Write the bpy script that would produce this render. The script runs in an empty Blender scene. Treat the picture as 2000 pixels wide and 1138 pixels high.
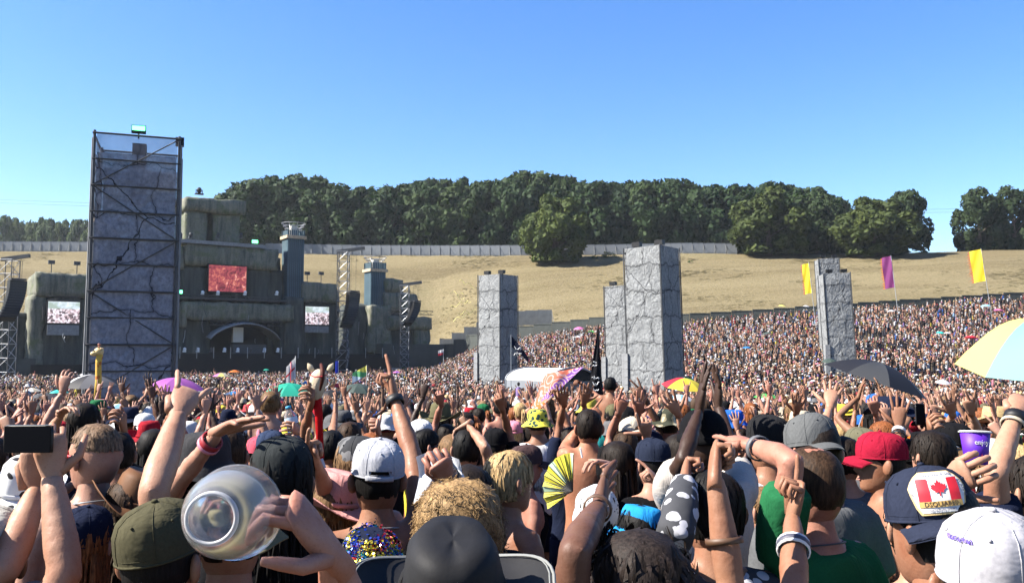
import bpy, math, random
import numpy as np
from mathutils import Vector, Matrix, noise as mnoise
PI = math.pi
sc = bpy.context.scene
col = sc.collection
R = math.radians
rng = np.random.default_rng(7)
random.seed(7)

# ------------------------------------------------------------------ camera
F = 1732.0                       # focal length in photograph pixels (2000 px wide)
EYE = np.array([0.0, 0.0, 2.0])
PITCH = math.atan(131.0 / F)
cd = bpy.data.cameras.new("camera"); cam = bpy.data.objects.new("camera", cd); col.objects.link(cam)
cd.sensor_width = 36.0; cd.lens = 36.0 * F / 2000.0
cd.clip_start = 0.05; cd.clip_end = 3000
cam.location = EYE; cam.rotation_euler = (PI / 2 + PITCH, 0, 0)
sc.camera = cam
# ------------------------------------------------------------------ sky and sun
SUN_EL = R(42); SUN_AZ = math.atan2(-1.0, -0.12)          # azimuth from +Y towards +X
SUNV = Vector((math.sin(SUN_AZ) * math.cos(SUN_EL), math.cos(SUN_AZ) * math.cos(SUN_EL), math.sin(SUN_EL)))
w = bpy.data.worlds.new("World"); sc.world = w; w.use_nodes = True
wn = w.node_tree.nodes; wl = w.node_tree.links
sky = wn.new("ShaderNodeTexSky"); sky.sky_type = 'NISHITA'; sky.sun_disc = False
sky.sun_elevation = SUN_EL; sky.sun_rotation = SUN_AZ
sky.altitude = 100; sky.air_density = 1.0; sky.dust_density = 0.6; sky.ozone_density = 2.5
bg = wn["Background"]; bg.inputs[1].default_value = 0.07
hs = wn.new("ShaderNodeHueSaturation"); hs.inputs["Saturation"].default_value = 1.3; hs.inputs["Hue"].default_value = 0.511
wl.new(sky.outputs[0], hs.inputs["Color"]); wl.new(hs.outputs[0], bg.inputs[0])
sl = bpy.data.lights.new("sun", 'SUN'); so = bpy.data.objects.new("sun", sl); col.objects.link(so)
sl.energy = 5.0; sl.angle = R(0.5); sl.color = (1.0, 0.94, 0.85)
so.rotation_euler = (-SUNV).to_track_quat('-Z', 'Y').to_euler()
sc.view_settings.view_transform = 'Standard'; sc.view_settings.look = 'None'
sc.view_settings.exposure = 1.95; sc.view_settings.gamma = 1.0; sc.view_settings.use_curve_mapping = False
sc.cycles.max_bounces = 5; sc.cycles.diffuse_bounces = 1; sc.cycles.transparent_max_bounces = 12
sc.cycles.transmission_bounces = 5; sc.cycles.glossy_bounces = 2

# ------------------------------------------------------------------ helpers
def P(px, py, Y):
    """point at forward distance Y seen at photograph pixel (px, py)"""
    cx = (px - 1000.0) / F; cy = (569.0 - py) / F
    r = np.array([cx, math.cos(PITCH) - cy * math.sin(PITCH), math.sin(PITCH) + cy * math.cos(PITCH)])
    return EYE + r * (Y / r[1])
def ray(px, py):
    r = P(px, py, 1.0) - EYE
    return r / np.linalg.norm(r)
def tag(o, label=None, cat=None, group=None, kind=None):
    if label: o["label"] = label
    if cat: o["category"] = cat
    if group: o["group"] = group
    if kind: o["kind"] = kind
    return o
def empty(name, loc=(0, 0, 0), rz=0.0, label=None, cat=None, group=None, rot=None):
    o = bpy.data.objects.new(name, None); col.objects.link(o)
    o.location = loc; o.rotation_euler = rot if rot else (0, 0, rz); o.empty_display_size = 0.2
    return tag(o, label, cat, group)
def link(name, me, parent=None, loc=None, color=None):
    o = bpy.data.objects.new(name, me); col.objects.link(o)
    if parent: o.parent = parent
    if loc is not None: o.location = loc
    if color: o.color = (*color, 1) if len(color) == 3 else color
    return o
def nrm(v):
    v = np.asarray(v, float); n = np.linalg.norm(v)
    return v / n if n > 1e-9 else v
def rotz(a): c, s = math.cos(a), math.sin(a); return np.array([[c, -s, 0], [s, c, 0], [0, 0, 1.0]])
def rotx(a): c, s = math.cos(a), math.sin(a); return np.array([[1.0, 0, 0], [0, c, -s], [0, s, c]])
def roty(a): c, s = math.cos(a), math.sin(a); return np.array([[c, 0, s], [0, 1.0, 0], [-s, 0, c]])
BOXF = [(0, 3, 2, 1), (4, 5, 6, 7), (0, 1, 5, 4), (1, 2, 6, 5), (2, 3, 7, 6), (3, 0, 4, 7)]
class MB:
    """collects shapes into one mesh"""
    def __init__(s): s.v = []; s.f = []; s.m = []; s.n = 0
    def add(s, V, Fc, m=0):
        V = np.asarray(V, float); s.v.append(V)
        for f in Fc: s.f.append([i + s.n for i in f])
        s.m += [m] * len(Fc); s.n += len(V); return s
    def box(s, c, d, m=0, rot=None):
        x, y, z = d[0] / 2, d[1] / 2, d[2] / 2
        V = np.array([(-x, -y, -z), (x, -y, -z), (x, y, -z), (-x, y, -z), (-x, -y, z), (x, -y, z), (x, y, z), (-x, y, z)], float)
        if rot is not None: V = V @ np.asarray(rot).T
        return s.add(V + np.asarray(c, float), BOXF, m)
    def box2(s, a, b, m=0):
        a = np.asarray(a, float); b = np.asarray(b, float)
        return s.box((a + b) / 2, np.abs(b - a), m)
    def bar(s, a, b, wd, m=0): return s.tube([a, b], [wd, wd], 4, m)
    def tube(s, pts, rad, n=8, m=0, cap=True, flat=None, up=None):
        V, Fc = tube(pts, rad, n, cap, flat, up); return s.add(V, Fc, m)
    def ball(s, c, r, m=0, nu=10, nv=7, rot=None):
        V, Fc = ball(r, nu, nv)
        if rot is not None: V = V @ np.asarray(rot).T
        return s.add(V + np.asarray(c, float), Fc, m)
    def mesh(s, name="mesh", mats=(), smooth=False):
        me = bpy.data.meshes.new(name)
        me.from_pydata(np.concatenate(s.v) if s.v else [], [], s.f)
        for k in mats: me.materials.append(M[k] if isinstance(k, str) else k)
        if any(s.m): me.polygons.foreach_set("material_index", s.m)
        if smooth: me.polygons.foreach_set("use_smooth", [True] * len(me.polygons))
        me.update(); return me
    def build(s, name, mat, parent=None, smooth=False, color=None, loc=None):
        mats = mat if isinstance(mat, (list, tuple)) else [mat]
        return link(name, s.mesh(name, mats, smooth), parent, loc, color)
def frame_path(pts, up=None):
    pts = np.asarray(pts, float); n = len(pts); T = np.zeros_like(pts)
    T[0] = pts[1] - pts[0]; T[-1] = pts[-1] - pts[-2]
    if n > 2: T[1:-1] = pts[2:] - pts[:-2]
    T /= np.maximum(np.linalg.norm(T, axis=1, keepdims=True), 1e-9)
    ref = np.array(up, float) if up is not None else (np.array([0, 0, 1.0]) if abs(T[0][2]) < 0.9 else np.array([1.0, 0, 0]))
    A = np.zeros_like(pts); B = np.zeros_like(pts); a = ref - T[0] * ref.dot(T[0]); a = nrm(a)
    for i in range(n):
        a = nrm(a - T[i] * a.dot(T[i])); A[i] = a; B[i] = np.cross(T[i], a)
    return T, A, B
def tube(pts, rad, n=8, cap=True, flat=None, up=None):
    """loft of circles; flat = (ra, rb) factors per point across and along the reference"""
    pts = np.asarray(pts, float); k = len(pts); T, A, B = frame_path(pts, up)
    rad = np.broadcast_to(np.asarray(rad, float), (k,))
    th = np.arange(n) * 2 * PI / n; c, s_ = np.cos(th), np.sin(th)
    fa = np.ones(k) if flat is None else np.asarray([q[0] for q in flat]); fb = np.ones(k) if flat is None else np.asarray([q[1] for q in flat])
    V = pts[:, None, :] + rad[:, None, None] * (fa[:, None, None] * c[None, :, None] * A[:, None, :] + fb[:, None, None] * s_[None, :, None] * B[:, None, :])
    V = V.reshape(-1, 3); Fc = []
    for i in range(k - 1):
        for j in range(n):
            j2 = (j + 1) % n
            Fc.append((i * n + j, i * n + j2, (i + 1) * n + j2, (i + 1) * n + j))
    if cap:
        V = np.vstack([V, pts[0] - T[0] * rad[0] * .25, pts[-1] + T[-1] * rad[-1] * .25]); a = k * n; b = a + 1
        for j in range(n):
            j2 = (j + 1) % n; Fc.append((a, j2, j)); Fc.append((b, (k - 1) * n + j, (k - 1) * n + j2))
    return V, Fc
def ball(r, nu=10, nv=7):
    r = np.broadcast_to(np.asarray(r, float), (3,))
    V = [(0, 0, 1)]
    for i in range(1, nv):
        p = PI * i / nv
        for j in range(nu): V.append((math.sin(p) * math.cos(2 * PI * j / nu), math.sin(p) * math.sin(2 * PI * j / nu), math.cos(p)))
    V.append((0, 0, -1)); L = len(V) - 1; Fc = []
    for j in range(nu): Fc.append((0, 1 + j, 1 + (j + 1) % nu))
    for i in range(nv - 2):
        for j in range(nu):
            a = 1 + i * nu + j; b = 1 + i * nu + (j + 1) % nu; Fc.append((a, a + nu, b + nu, b))
    for j in range(nu): Fc.append((L, 1 + (nv - 2) * nu + (j + 1) % nu, 1 + (nv - 2) * nu + j))
    return np.array(V) * r, Fc
def grid_faces(nr, nc, wrap=False):
    Fc = []
    for i in range(nr - 1):
        for j in range(nc if wrap else nc - 1):
            j2 = (j + 1) % nc; Fc.append((i * nc + j, i * nc + j2, (i + 1) * nc + j2, (i + 1) * nc + j))
    return Fc
def fbm(p, o=3): return mnoise.fractal(Vector(p), 1.0, 2.0, o)
def rock_box(sx, sy, sz, seg=0.8, rnd=0.35, amp=0.12, freq=0.6, seed=0.0, taper=0.0):
    """subdivided rounded box with uneven stone faces, centred on x and y, z from 0"""
    nx, ny, nz = (max(2, int(round(q / seg))) for q in (sx, sy, sz))
    idx = {}; V = []; Fc = []
    def vid(i, j, k):
        key = (i, j, k)
        if key not in idx:
            p = np.array([(i / nx - .5) * sx, (j / ny - .5) * sy, (k / nz - .5) * sz])
            h = np.array([sx, sy, sz]) / 2 - rnd; q = np.clip(p, -h, h); d = p - q; L = np.linalg.norm(d)
            if L > 1e-6: p = q + d / L * min(L, rnd)
            nn = nrm(p / np.array([sx, sy, sz]))
            a = fbm((p[0] * freq + seed * 7.1, p[1] * freq + seed * 3.3, p[2] * freq + seed)) * amp + fbm((p[0] * freq * 3 + seed, p[1] * freq * 3, p[2] * freq * 3), 2) * amp * .4
            p = p + nn * a
            if taper: f = 1 - taper * (p[2] / sz + .5); p[0] *= f; p[1] *= f
            idx[key] = len(V); V.append(p + np.array([0, 0, sz / 2]))
        return idx[key]
    for i in range(nx):
        for j in range(ny):
            Fc.append((vid(i, j, 0), vid(i, j + 1, 0), vid(i + 1, j + 1, 0), vid(i + 1, j, 0)))
            Fc.append((vid(i, j, nz), vid(i + 1, j, nz), vid(i + 1, j + 1, nz), vid(i, j + 1, nz)))
    for i in range(nx):
        for k in range(nz):
            Fc.append((vid(i, 0, k), vid(i + 1, 0, k), vid(i + 1, 0, k + 1), vid(i, 0, k + 1)))
            Fc.append((vid(i, ny, k), vid(i, ny, k + 1), vid(i + 1, ny, k + 1), vid(i + 1, ny, k)))
    for j in range(ny):
        for k in range(nz):
            Fc.append((vid(0, j, k), vid(0, j, k + 1), vid(0, j + 1, k + 1), vid(0, j + 1, k)))
            Fc.append((vid(nx, j, k), vid(nx, j + 1, k), vid(nx, j + 1, k + 1), vid(nx, j, k + 1)))
    return np.array(V), Fc
def interp(x, xs, ys): return np.interp(x, xs, ys)

# ------------------------------------------------------------------ materials
M = {}
class NT:
    def __init__(s, name, rough=0.8, spec=0.3, color=(.5, .5, .5)):
        m = bpy.data.materials.new(name); m.use_nodes = True; s.m = m; s.n = m.node_tree.nodes; s.l = m.node_tree.links
        s.b = s.n["Principled BSDF"]; s.b.inputs["Roughness"].default_value = rough
        s.b.inputs["Specular IOR Level"].default_value = spec; s.b.inputs["Base Color"].default_value = (*color, 1)
        s.out = s.n["Material Output"]; M[name] = m; s._co = None
    def node(s, t, **k):
        q = s.n.new(t)
        for a, b in k.items(): setattr(q, a, b)
        return q
    def co(s, which="Object", scale=(1, 1, 1), rot=(0, 0, 0)):
        tc = s.node("ShaderNodeTexCoord"); mp = s.node("ShaderNodeMapping")
        mp.inputs["Scale"].default_value = scale; mp.inputs["Rotation"].default_value = rot
        s.l.new(tc.outputs[which], mp.inputs[0]); return mp.outputs[0]
    def noise(s, scale, detail=4, rough=.55, vec=None, dist=0.0):
        q = s.node("ShaderNodeTexNoise"); q.inputs["Scale"].default_value = scale; q.inputs["Detail"].default_value = detail
        q.inputs["Roughness"].default_value = rough; q.inputs["Distortion"].default_value = dist
        if vec is not None: s.l.new(vec, q.inputs["Vector"])
        return q.outputs[0]
    def vor(s, scale, feature='F1', vec=None, rand=1.0, out=0):
        q = s.node("ShaderNodeTexVoronoi", feature=feature); q.inputs["Scale"].default_value = scale; q.inputs["Randomness"].default_value = rand
        if vec is not None: s.l.new(vec, q.inputs["Vector"])
        return q.outputs[out]
    def ramp(s, fac, stops, interp='LINEAR'):
        q = s.node("ShaderNodeValToRGB"); q.color_ramp.interpolation = interp; e = q.color_ramp.elements
        while len(e) < len(stops): e.new(0.5)
        for i, (p, c) in enumerate(stops): e[i].position = p; e[i].color = (*c, 1) if len(c) == 3 else c
        s.l.new(fac, q.inputs[0]); return q.outputs[0]
    def mix(s, fac, a, b, mode='MIX'):
        q = s.node("ShaderNodeMix", data_type='RGBA', blend_type=mode)
        for i, v in ((0, fac), (6, a), (7, b)):
            if hasattr(v, "is_linked"): s.l.new(v, q.inputs[i])
            elif isinstance(v, (int, float)): q.inputs[i].default_value = v
            else: q.inputs[i].default_value = (*v, 1) if len(v) == 3 else v
        return q.outputs[2]
    def math(s, op, a, b=0.0, c=None):
        q = s.node("ShaderNodeMath", operation=op)
        for i, v in enumerate((a, b) if c is None else (a, b, c)):
            if hasattr(v, "is_linked"): s.l.new(v, q.inputs[i])
            else: q.inputs[i].default_value = v
        return q.outputs[0]
    def col(s, c): s.l.new(c, s.b.inputs["Base Color"]); return s
    def bump(s, h, strength=.3, dist=.02):
        q = s.node("ShaderNodeBump"); q.inputs["Strength"].default_value = strength; q.inputs["Distance"].default_value = dist
        s.l.new(h, q.inputs["Height"]); s.l.new(q.outputs[0], s.b.inputs["Normal"]); return s
    def objcol(s): return s.node("ShaderNodeObjectInfo").outputs["Color"]
    def objrand(s): return s.node("ShaderNodeObjectInfo").outputs["Random"]
    def sep(s, v):
        q = s.node("ShaderNodeSeparateXYZ"); s.l.new(v, q.inputs[0]); return q.outputs

def plain(name, c, rough=.7, spec=.3, metal=0.0, var=.15, scale=3.0):
    t = NT(name, rough, spec, c); t.b.inputs["Metallic"].default_value = metal
    if var:
        n = t.noise(scale, 4, vec=t.co()); a = tuple(q * (1 - var) for q in c); b = tuple(min(1, q * (1 + var)) for q in c)
        t.col(t.ramp(n, [(.3, a), (.7, b)]))
    return t
plain("steel", (.26, .27, .28), .45, .5, .6)
plain("dark_steel", (.045, .047, .05), .55, .4, .3)
plain("black_plastic", (.008, .008, .009), .45, .25, 0, .1)
plain("white_fabric", (.5, .5, .5), .85, .2, 0, .06)
plain("grey_box", (.17, .175, .18), .7, .3, 0, .2)
plain("wood_trim", (.38, .29, .19), .75, .2, 0, .25)
plain("tent_roof", (.42, .41, .37), .6, .3, 0, .06, .8)
plain("tent_wall", (.14, .15, .165), .8, .2, 0, .15, .6)
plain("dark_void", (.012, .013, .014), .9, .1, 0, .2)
t = NT("stone", .92, .2)          # painted rock of the stage set
co = t.co("Object"); st = t.co("Object", (1.3, 1.3, .12)); big = t.noise(.35, 4, .6, co); str_ = t.noise(1.2, 5, .6, st); fine = t.noise(4, 5, .6, co)
c1 = t.ramp(big, [(.3, (.045, .053, .044)), (.5, (.1, .11, .088)), (.7, (.16, .162, .128))])
c2 = t.mix(t.ramp(str_, [(.42, (0, 0, 0)), (.62, (1, 1, 1))]), c1, (.19, .18, .135))
c3 = t.mix(t.ramp(str_, [(.3, (1, 1, 1)), (.43, (0, 0, 0))]), c2, (.032, .038, .03))
c4 = t.mix(t.ramp(t.noise(.7, 3, .5, co), [(.52, (0, 0, 0)), (.68, (1, 1, 1))]), c3, (.085, .105, .05))
t.col(t.mix(.35, c4, t.ramp(fine, [(.3, (.03, .032, .027)), (.7, (.15, .148, .12))]))); t.bump(fine, .6, .12)
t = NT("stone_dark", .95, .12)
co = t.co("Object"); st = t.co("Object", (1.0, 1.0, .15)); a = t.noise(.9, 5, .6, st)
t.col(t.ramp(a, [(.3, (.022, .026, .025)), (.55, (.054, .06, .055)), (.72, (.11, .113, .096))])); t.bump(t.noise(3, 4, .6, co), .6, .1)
t = NT("blue_timber", .8, .25)
st = t.co("Object", (3, 3, .25)); a = t.noise(1.5, 5, .6, st)
t.col(t.mix(t.objrand(), t.ramp(a, [(.3, (.024, .05, .068)), (.6, (.05, .092, .118)), (.8, (.11, .15, .17))]), t.ramp(a, [(.3, (.03, .055, .068)), (.7, (.085, .125, .145))])))
t = NT("dry_grass", 1.0, .05)
co = t.co("Object"); sl_ = t.co("Object", (.3, .8, 1.0))
big = t.noise(.055, 4, .6, sl_); mid = t.noise(.45, 5, .65, sl_); fin = t.noise(1.7, 5, .7, co)
c = t.ramp(big, [(.36, (.031, .0255, .011)), (.5, (.055, .046, .021)), (.62, (.088, .075, .039))])
c = t.mix(t.ramp(mid, [(.46, (0, 0, 0)), (.66, (.75, .75, .75))]), c, (.07, .056, .028))
c = t.mix(t.ramp(t.noise(1.0, 4, .6, t.co('Object', (.012, .16, .1))), [(.42, (0, 0, 0)), (.62, (.6, .6, .6))]), c, (.105, .09, .05)); c = t.mix(t.ramp(t.noise(.03, 3, .5, co), [(.6, (0, 0, 0)), (.75, (.45, .45, .45))]), c, (.065, .066, .028))
t.col(t.mix(.2, c, t.ramp(fin, [(.3, (.16, .12, .06)), (.7, (.55, .45, .28))]))); t.bump(t.noise(2.5, 5, .7, co), .8, .35)
t = NT("grass_tuft", 1.0, .05)
t.col(t.ramp(t.noise(.3, 3, .5, t.co()), [(.3, (.045, .037, .017)), (.55, (.075, .063, .031)), (.75, (.11, .093, .052))]))
t = NT("trodden_ground", 1.0, .1)
t.col(t.ramp(t.noise(.8, 5, .6, t.co()), [(.3, (.035, .03, .022)), (.6, (.09, .07, .045)), (.8, (.13, .11, .07))]))
t = NT("foliage", .75, .2)
a = t.noise(.45, 4, .6, t.co()); r = t.objrand()
c = t.mix(r, t.ramp(a, [(.3, (.042, .056, .019)), (.55, (.07, .088, .027)), (.75, (.108, .122, .04))]), t.ramp(a, [(.3, (.028, .047, .021)), (.55, (.052, .075, .03)), (.75, (.085, .103, .035))]))
c = t.mix(1.0, c, t.objcol(), 'MULTIPLY'); t.col(c)
tr = t.node("ShaderNodeBsdfTranslucent"); t.l.new(c, tr.inputs[0]); mx = t.node("ShaderNodeMixShader"); mx.inputs[0].default_value = .22
t.l.new(t.b.outputs[0], mx.inputs[1]); t.l.new(tr.outputs[0], mx.inputs[2]); t.l.new(mx.outputs[0], t.out.inputs[0])
plain("bark", (.09, .075, .06), .95, .1, 0, .3)
plain("fence_panel", (.13, .142, .155), .6, .3, .2, .15, .4)
plain("hoarding", (.05, .056, .052), .8, .2, 0, .2, .5)
plain("mesh_fence", (.16, .165, .16), .8, .2, .1, .2, .8)
def stone_print(name, alpha_lo, alpha_hi, tint=(1, 1, 1), transl=.3, scale=.5):
    """stone wall printed on scaffold mesh: grey blocks, dark joints; object space, metres"""
    t = NT(name, .85, .15)
    co = t.co("Object", (1, 1, .8)); n1 = t.noise(1.1, 2, .5, co)
    wv = t.node("ShaderNodeVectorMath", operation='ADD'); sc_ = t.node("ShaderNodeVectorMath", operation='SCALE'); sc_.inputs["Scale"].default_value = .75
    nz = t.node("ShaderNodeTexNoise"); nz.inputs["Scale"].default_value = 1.3; nz.inputs["Detail"].default_value = 3; t.l.new(co, nz.inputs["Vector"])
    t.l.new(nz.outputs["Color"], sc_.inputs[0]); t.l.new(co, wv.inputs[0]); t.l.new(sc_.outputs[0], wv.inputs[1])
    X, Y_, Z = t.sep(wv.outputs[0]); cb = t.node("ShaderNodeCombineXYZ"); t.l.new(t.math('ADD', X, Y_), cb.inputs[0]); t.l.new(Z, cb.inputs[1])
    def joints(m):
        q = t.node("ShaderNodeTexBrick"); q.offset = .37; q.inputs["Scale"].default_value = 1.0; q.inputs["Brick Width"].default_value = 1.9; q.inputs["Row Height"].default_value = 1.45; q.inputs["Mortar Size"].default_value = m; q.inputs["Mortar Smooth"].default_value = .6
        t.l.new(cb.outputs[0], q.inputs["Vector"]); return q.outputs["Fac"]
    vd = t.vor(.24, 'DISTANCE_TO_EDGE', wv.outputs[0], 1.0); crack = t.math('MAXIMUM', joints(.02), t.math('LESS_THAN', vd, .0045)); halo = t.ramp(joints(.11), [(0, (0, 0, 0)), (1, (1, 1, 1))])
    fine = t.noise(7, 6, .7, co); mid = t.noise(1.7, 4, .6, co)
    g = t.ramp(fine, [(.3, (.12, .12, .125)), (.5, (.23, .23, .237)), (.7, (.33, .33, .338))])
    g = t.mix(t.ramp(mid, [(.35, (.4, .4, .4)), (.6, (0, 0, 0))]), g, (.12, .12, .128))
    g = t.mix(t.math('MULTIPLY', t.sep(halo)[0], .4), g, (.075, .075, .08)); g = t.mix(crack, g, (.02, .02, .024))
    g = t.mix(1.0, g, tint, 'MULTIPLY'); t.col(g)
    tl = t.node("ShaderNodeBsdfTranslucent"); t.l.new(g, tl.inputs[0]); m1 = t.node("ShaderNodeMixShader"); m1.inputs[0].default_value = transl
    t.l.new(t.b.outputs[0], m1.inputs[1]); t.l.new(tl.outputs[0], m1.inputs[2])
    tp = t.node("ShaderNodeBsdfTransparent"); m2 = t.node("ShaderNodeMixShader")
    al = t.ramp(t.noise(.9, 3, .5, co), [(.3, (alpha_lo,) * 3), (.7, (alpha_hi,) * 3)]); t.l.new(al, m2.inputs[0])
    t.l.new(m1.outputs[0], m2.inputs[1]); t.l.new(tp.outputs[0], m2.inputs[2]); t.l.new(m2.outputs[0], t.out.inputs[0])
    fold = t.noise(1.6, 3, .5, t.co("Object", (1.2, 1.2, .9), (.5, .7, 0)), 1.5); t.bump(fold, .55, .25)
stone_print("stone_cloth", .0, .03, (.76, .79, .78), .03)
stone_print("stone_cloth_sheer", .04, .16, (.78, .84, 1.0), .1)  # blue tint paints the left tower's shaded side into the cloth colour
stone_print("stone_cloth_top", .35, .5, (.6, .6, .66), .2)
# people: colours come from each part's own object colour
t = NT("skin", .56, .22)
oc = t.objcol(); co = t.co(); n = t.noise(9, 5, .65, co); n2 = t.noise(220, 3, .6, co); n3 = t.noise(45, 4, .6, co)
c = t.mix(t.ramp(n, [(.3, (0, 0, 0)), (.72, (.85, .85, .85))]), t.mix(1.0, oc, (1.12, 1.12, 1.12), 'MULTIPLY'), t.mix(1.0, oc, (.86, .6, .5), 'MULTIPLY'))
c = t.mix(t.ramp(n2, [(.56, (0, 0, 0)), (.75, (.45, .45, .45))]), c, t.mix(1.0, oc, (.55, .38, .3), 'MULTIPLY')); t.col(c); t.bump(n3, .3, .006)
t.l.new(t.ramp(n3, [(.3, (.42,) * 3), (.7, (.68,) * 3)]), t.b.inputs["Roughness"])
t.b.inputs["Subsurface Weight"].default_value = 0.0
t = NT("sequin", .22, .6); t.b.inputs["Metallic"].default_value = .6; t.col(t.objcol())
t = NT("eye", .2, .5, (.05, .04, .035)); t = NT("lip", .5, .3, (.36, .14, .11))
t = NT("cloth", .92, .06)
oc = t.objcol(); co = t.co(); n = t.noise(5, 4, .6, co); wv_ = t.noise(160, 3, .6, co)
c = t.mix(t.ramp(n, [(.35, (0, 0, 0)), (.7, (.6, .6, .6))]), oc, t.mix(1.0, oc, (.66, .65, .64), 'MULTIPLY')); t.col(t.mix(t.ramp(wv_, [(.4, (0, 0, 0)), (.7, (.5, .5, .5))]), c, t.mix(1.0, c, (.7, .7, .7), 'MULTIPLY'))); t.bump(t.noise(7, 4, .55, t.co("Object", (1, 1, .6), (.6, .3, 0)), 1.2), .6, .03)
t = NT("hair", .62, .12)
oc = t.objcol(); n = t.noise(130, 3, .65, t.co("Object", (1, 1, .14))); t.col(t.mix(t.ramp(n, [(.35, (0, 0, 0)), (.7, (1, 1, 1))]), t.mix(1.0, oc, (.35, .33, .31), 'MULTIPLY'), t.mix(1.0, oc, (1.35, 1.3, 1.25), 'MULTIPLY'))); t.bump(n, .4, .006)
t = NT("canopy", .6, .3)
oc = t.objcol(); t.col(oc); tl = t.node("ShaderNodeBsdfTranslucent"); t.l.new(oc, tl.inputs[0]); m1 = t.node("ShaderNodeMixShader"); m1.inputs[0].default_value = .3
t.l.new(t.b.outputs[0], m1.inputs[1]); t.l.new(tl.outputs[0], m1.inputs[2]); t.l.new(m1.outputs[0], t.out.inputs[0])
t = NT("paint", .55, .35); t.col(t.objcol())
t = NT("crowd_colours", .75, .2); q = t.node("ShaderNodeAttribute", attribute_name="tone"); t.col(q.outputs["Color"])
def spots(name, base, dark, scale, thr, feature='F1', vecs=(1, 1, 1), lay=None):
    t = NT(name, .85, .2); co = t.co("Object", vecs); wv = t.node("ShaderNodeVectorMath", operation='ADD'); nz = t.node("ShaderNodeTexNoise"); nz.inputs["Scale"].default_value = scale * .8
    s_ = t.node("ShaderNodeVectorMath", operation='SCALE'); s_.inputs["Scale"].default_value = .6 / scale
    t.l.new(co, nz.inputs["Vector"]); t.l.new(nz.outputs["Color"], s_.inputs[0]); t.l.new(co, wv.inputs[0]); t.l.new(s_.outputs[0], wv.inputs[1])
    d = t.vor(scale, feature, wv.outputs[0], 1.0)
    t.col(t.ramp(d, [(thr - .01, dark), (thr + .01, base)])); t.bump(t.noise(7, 3, .5, co), .4, .02)
spots("cow_print", (.5, .5, .49), (.012, .012, .014), 17, .3)
spots("leopard", (.025, .025, .03), (.4, .42, .43), 55, .3, 'DISTANCE_TO_EDGE')
spots("mono_camo", (.035, .036, .04), (.34, .34, .36), 24, .42)
spots("bandana_print", (.45, .45, .46), (.03, .03, .05), 38, .2)
spots("yellow_swirl", (.42, .37, .04), (.01, .035, .03), 26, .44)
t = NT("green_camo", .9, .1); t.col(t.ramp(t.noise(11, 2, .4, t.co()), [(.38, (.03, .032, .022)), (.48, (.16, .14, .09)), (.56, (.33, .3, .21)), (.64, (.06, .065, .04))], 'CONSTANT'))
t = NT("grey_camo", .9, .1); t.col(t.ramp(t.noise(12, 2, .4, t.co()), [(.4, (.025, .026, .028)), (.5, (.1, .1, .102)), (.6, (.055, .056, .058))], 'CONSTANT'))
t = NT("plaid", .9, .1); x, y, z = t.sep(t.co("Object", (1, 1, 1), (.2, .0, .0)))
def bandf(v, k, wd): return t.math('LESS_THAN', t.math('FRACT', t.math('MULTIPLY', v, k)), wd)
va = t.math('ADD', x, y); c = t.mix(bandf(va, 19, .32), (.02, .022, .045), (.2, .2, .24)); c = t.mix(t.math('MULTIPLY', bandf(z, 19, .32), .6), c, (.36, .36, .4)); c = t.mix(t.math('MULTIPLY', bandf(va, 19, .07), .9), c, (.4, .4, .42)); c = t.mix(t.math('MULTIPLY', bandf(z, 19, .07), .9), c, (.42, .42, .45)); t.col(c)
t = NT("straw", .8, .2); t.col(t.ramp(t.noise(40, 3, .6, t.co("Object", (1, 1, 3))), [(.3, (.2, .135, .06)), (.7, (.38, .285, .15))]))
t = NT("leather", .62, .1); oc = t.objcol(); t.col(t.mix(t.ramp(t.noise(9, 4, .6, t.co()), [(.4, (0, 0, 0)), (.7, (.5, .5, .5))]), oc, t.mix(1, oc, (1.6, 1.55, 1.5), 'MULTIPLY'))); t.bump(t.noise(60, 3, .6, t.co()), .15, .004)
t = NT("clear_plastic", .16, .5, (.93, .95, .97)); t.b.inputs["Transmission Weight"].default_value = .93; t.b.inputs["IOR"].default_value = 1.18
t = NT("led_green", .5, .3, (.1, .6, .2)); t.b.inputs["Emission Color"].default_value = (.12, 1, .35, 1); t.b.inputs["Emission Strength"].default_value = 1.6
t = NT("glass_lamp", .15, .5, (.6, .63, .66))
# pictures on the two kinds of LED wall
t = NT("screen_crowd", .5, .3); co = t.co("Object"); z = t.sep(co)[2]
dots = t.ramp(t.vor(3.4, 'F1', co, 1, 1), [(.25, (.1, .07, .07)), (.5, (.55, .38, .36)), (.75, (.75, .66, .66))])
skyc = t.ramp(t.noise(.6, 3, .5, co), [(.4, (.32, .38, .3)), (.6, (.7, .74, .8))])
c = t.mix(t.math('GREATER_THAN', z, .55), dots, skyc); t.col(c); t.l.new(c, t.b.inputs["Emission Color"]); t.b.inputs["Emission Strength"].default_value = .3
t = NT("screen_red", .5, .3); co = t.co("Object")
c = t.ramp(t.noise(1.1, 4, .6, co, 1.2), [(.3, (.05, .008, .01)), (.5, (.28, .04, .05)), (.62, (.5, .14, .08)), (.75, (.8, .5, .45))]); t.col(c)
t.l.new(c, t.b.inputs["Emission Color"]); t.b.inputs["Emission Strength"].default_value = .3
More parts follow.
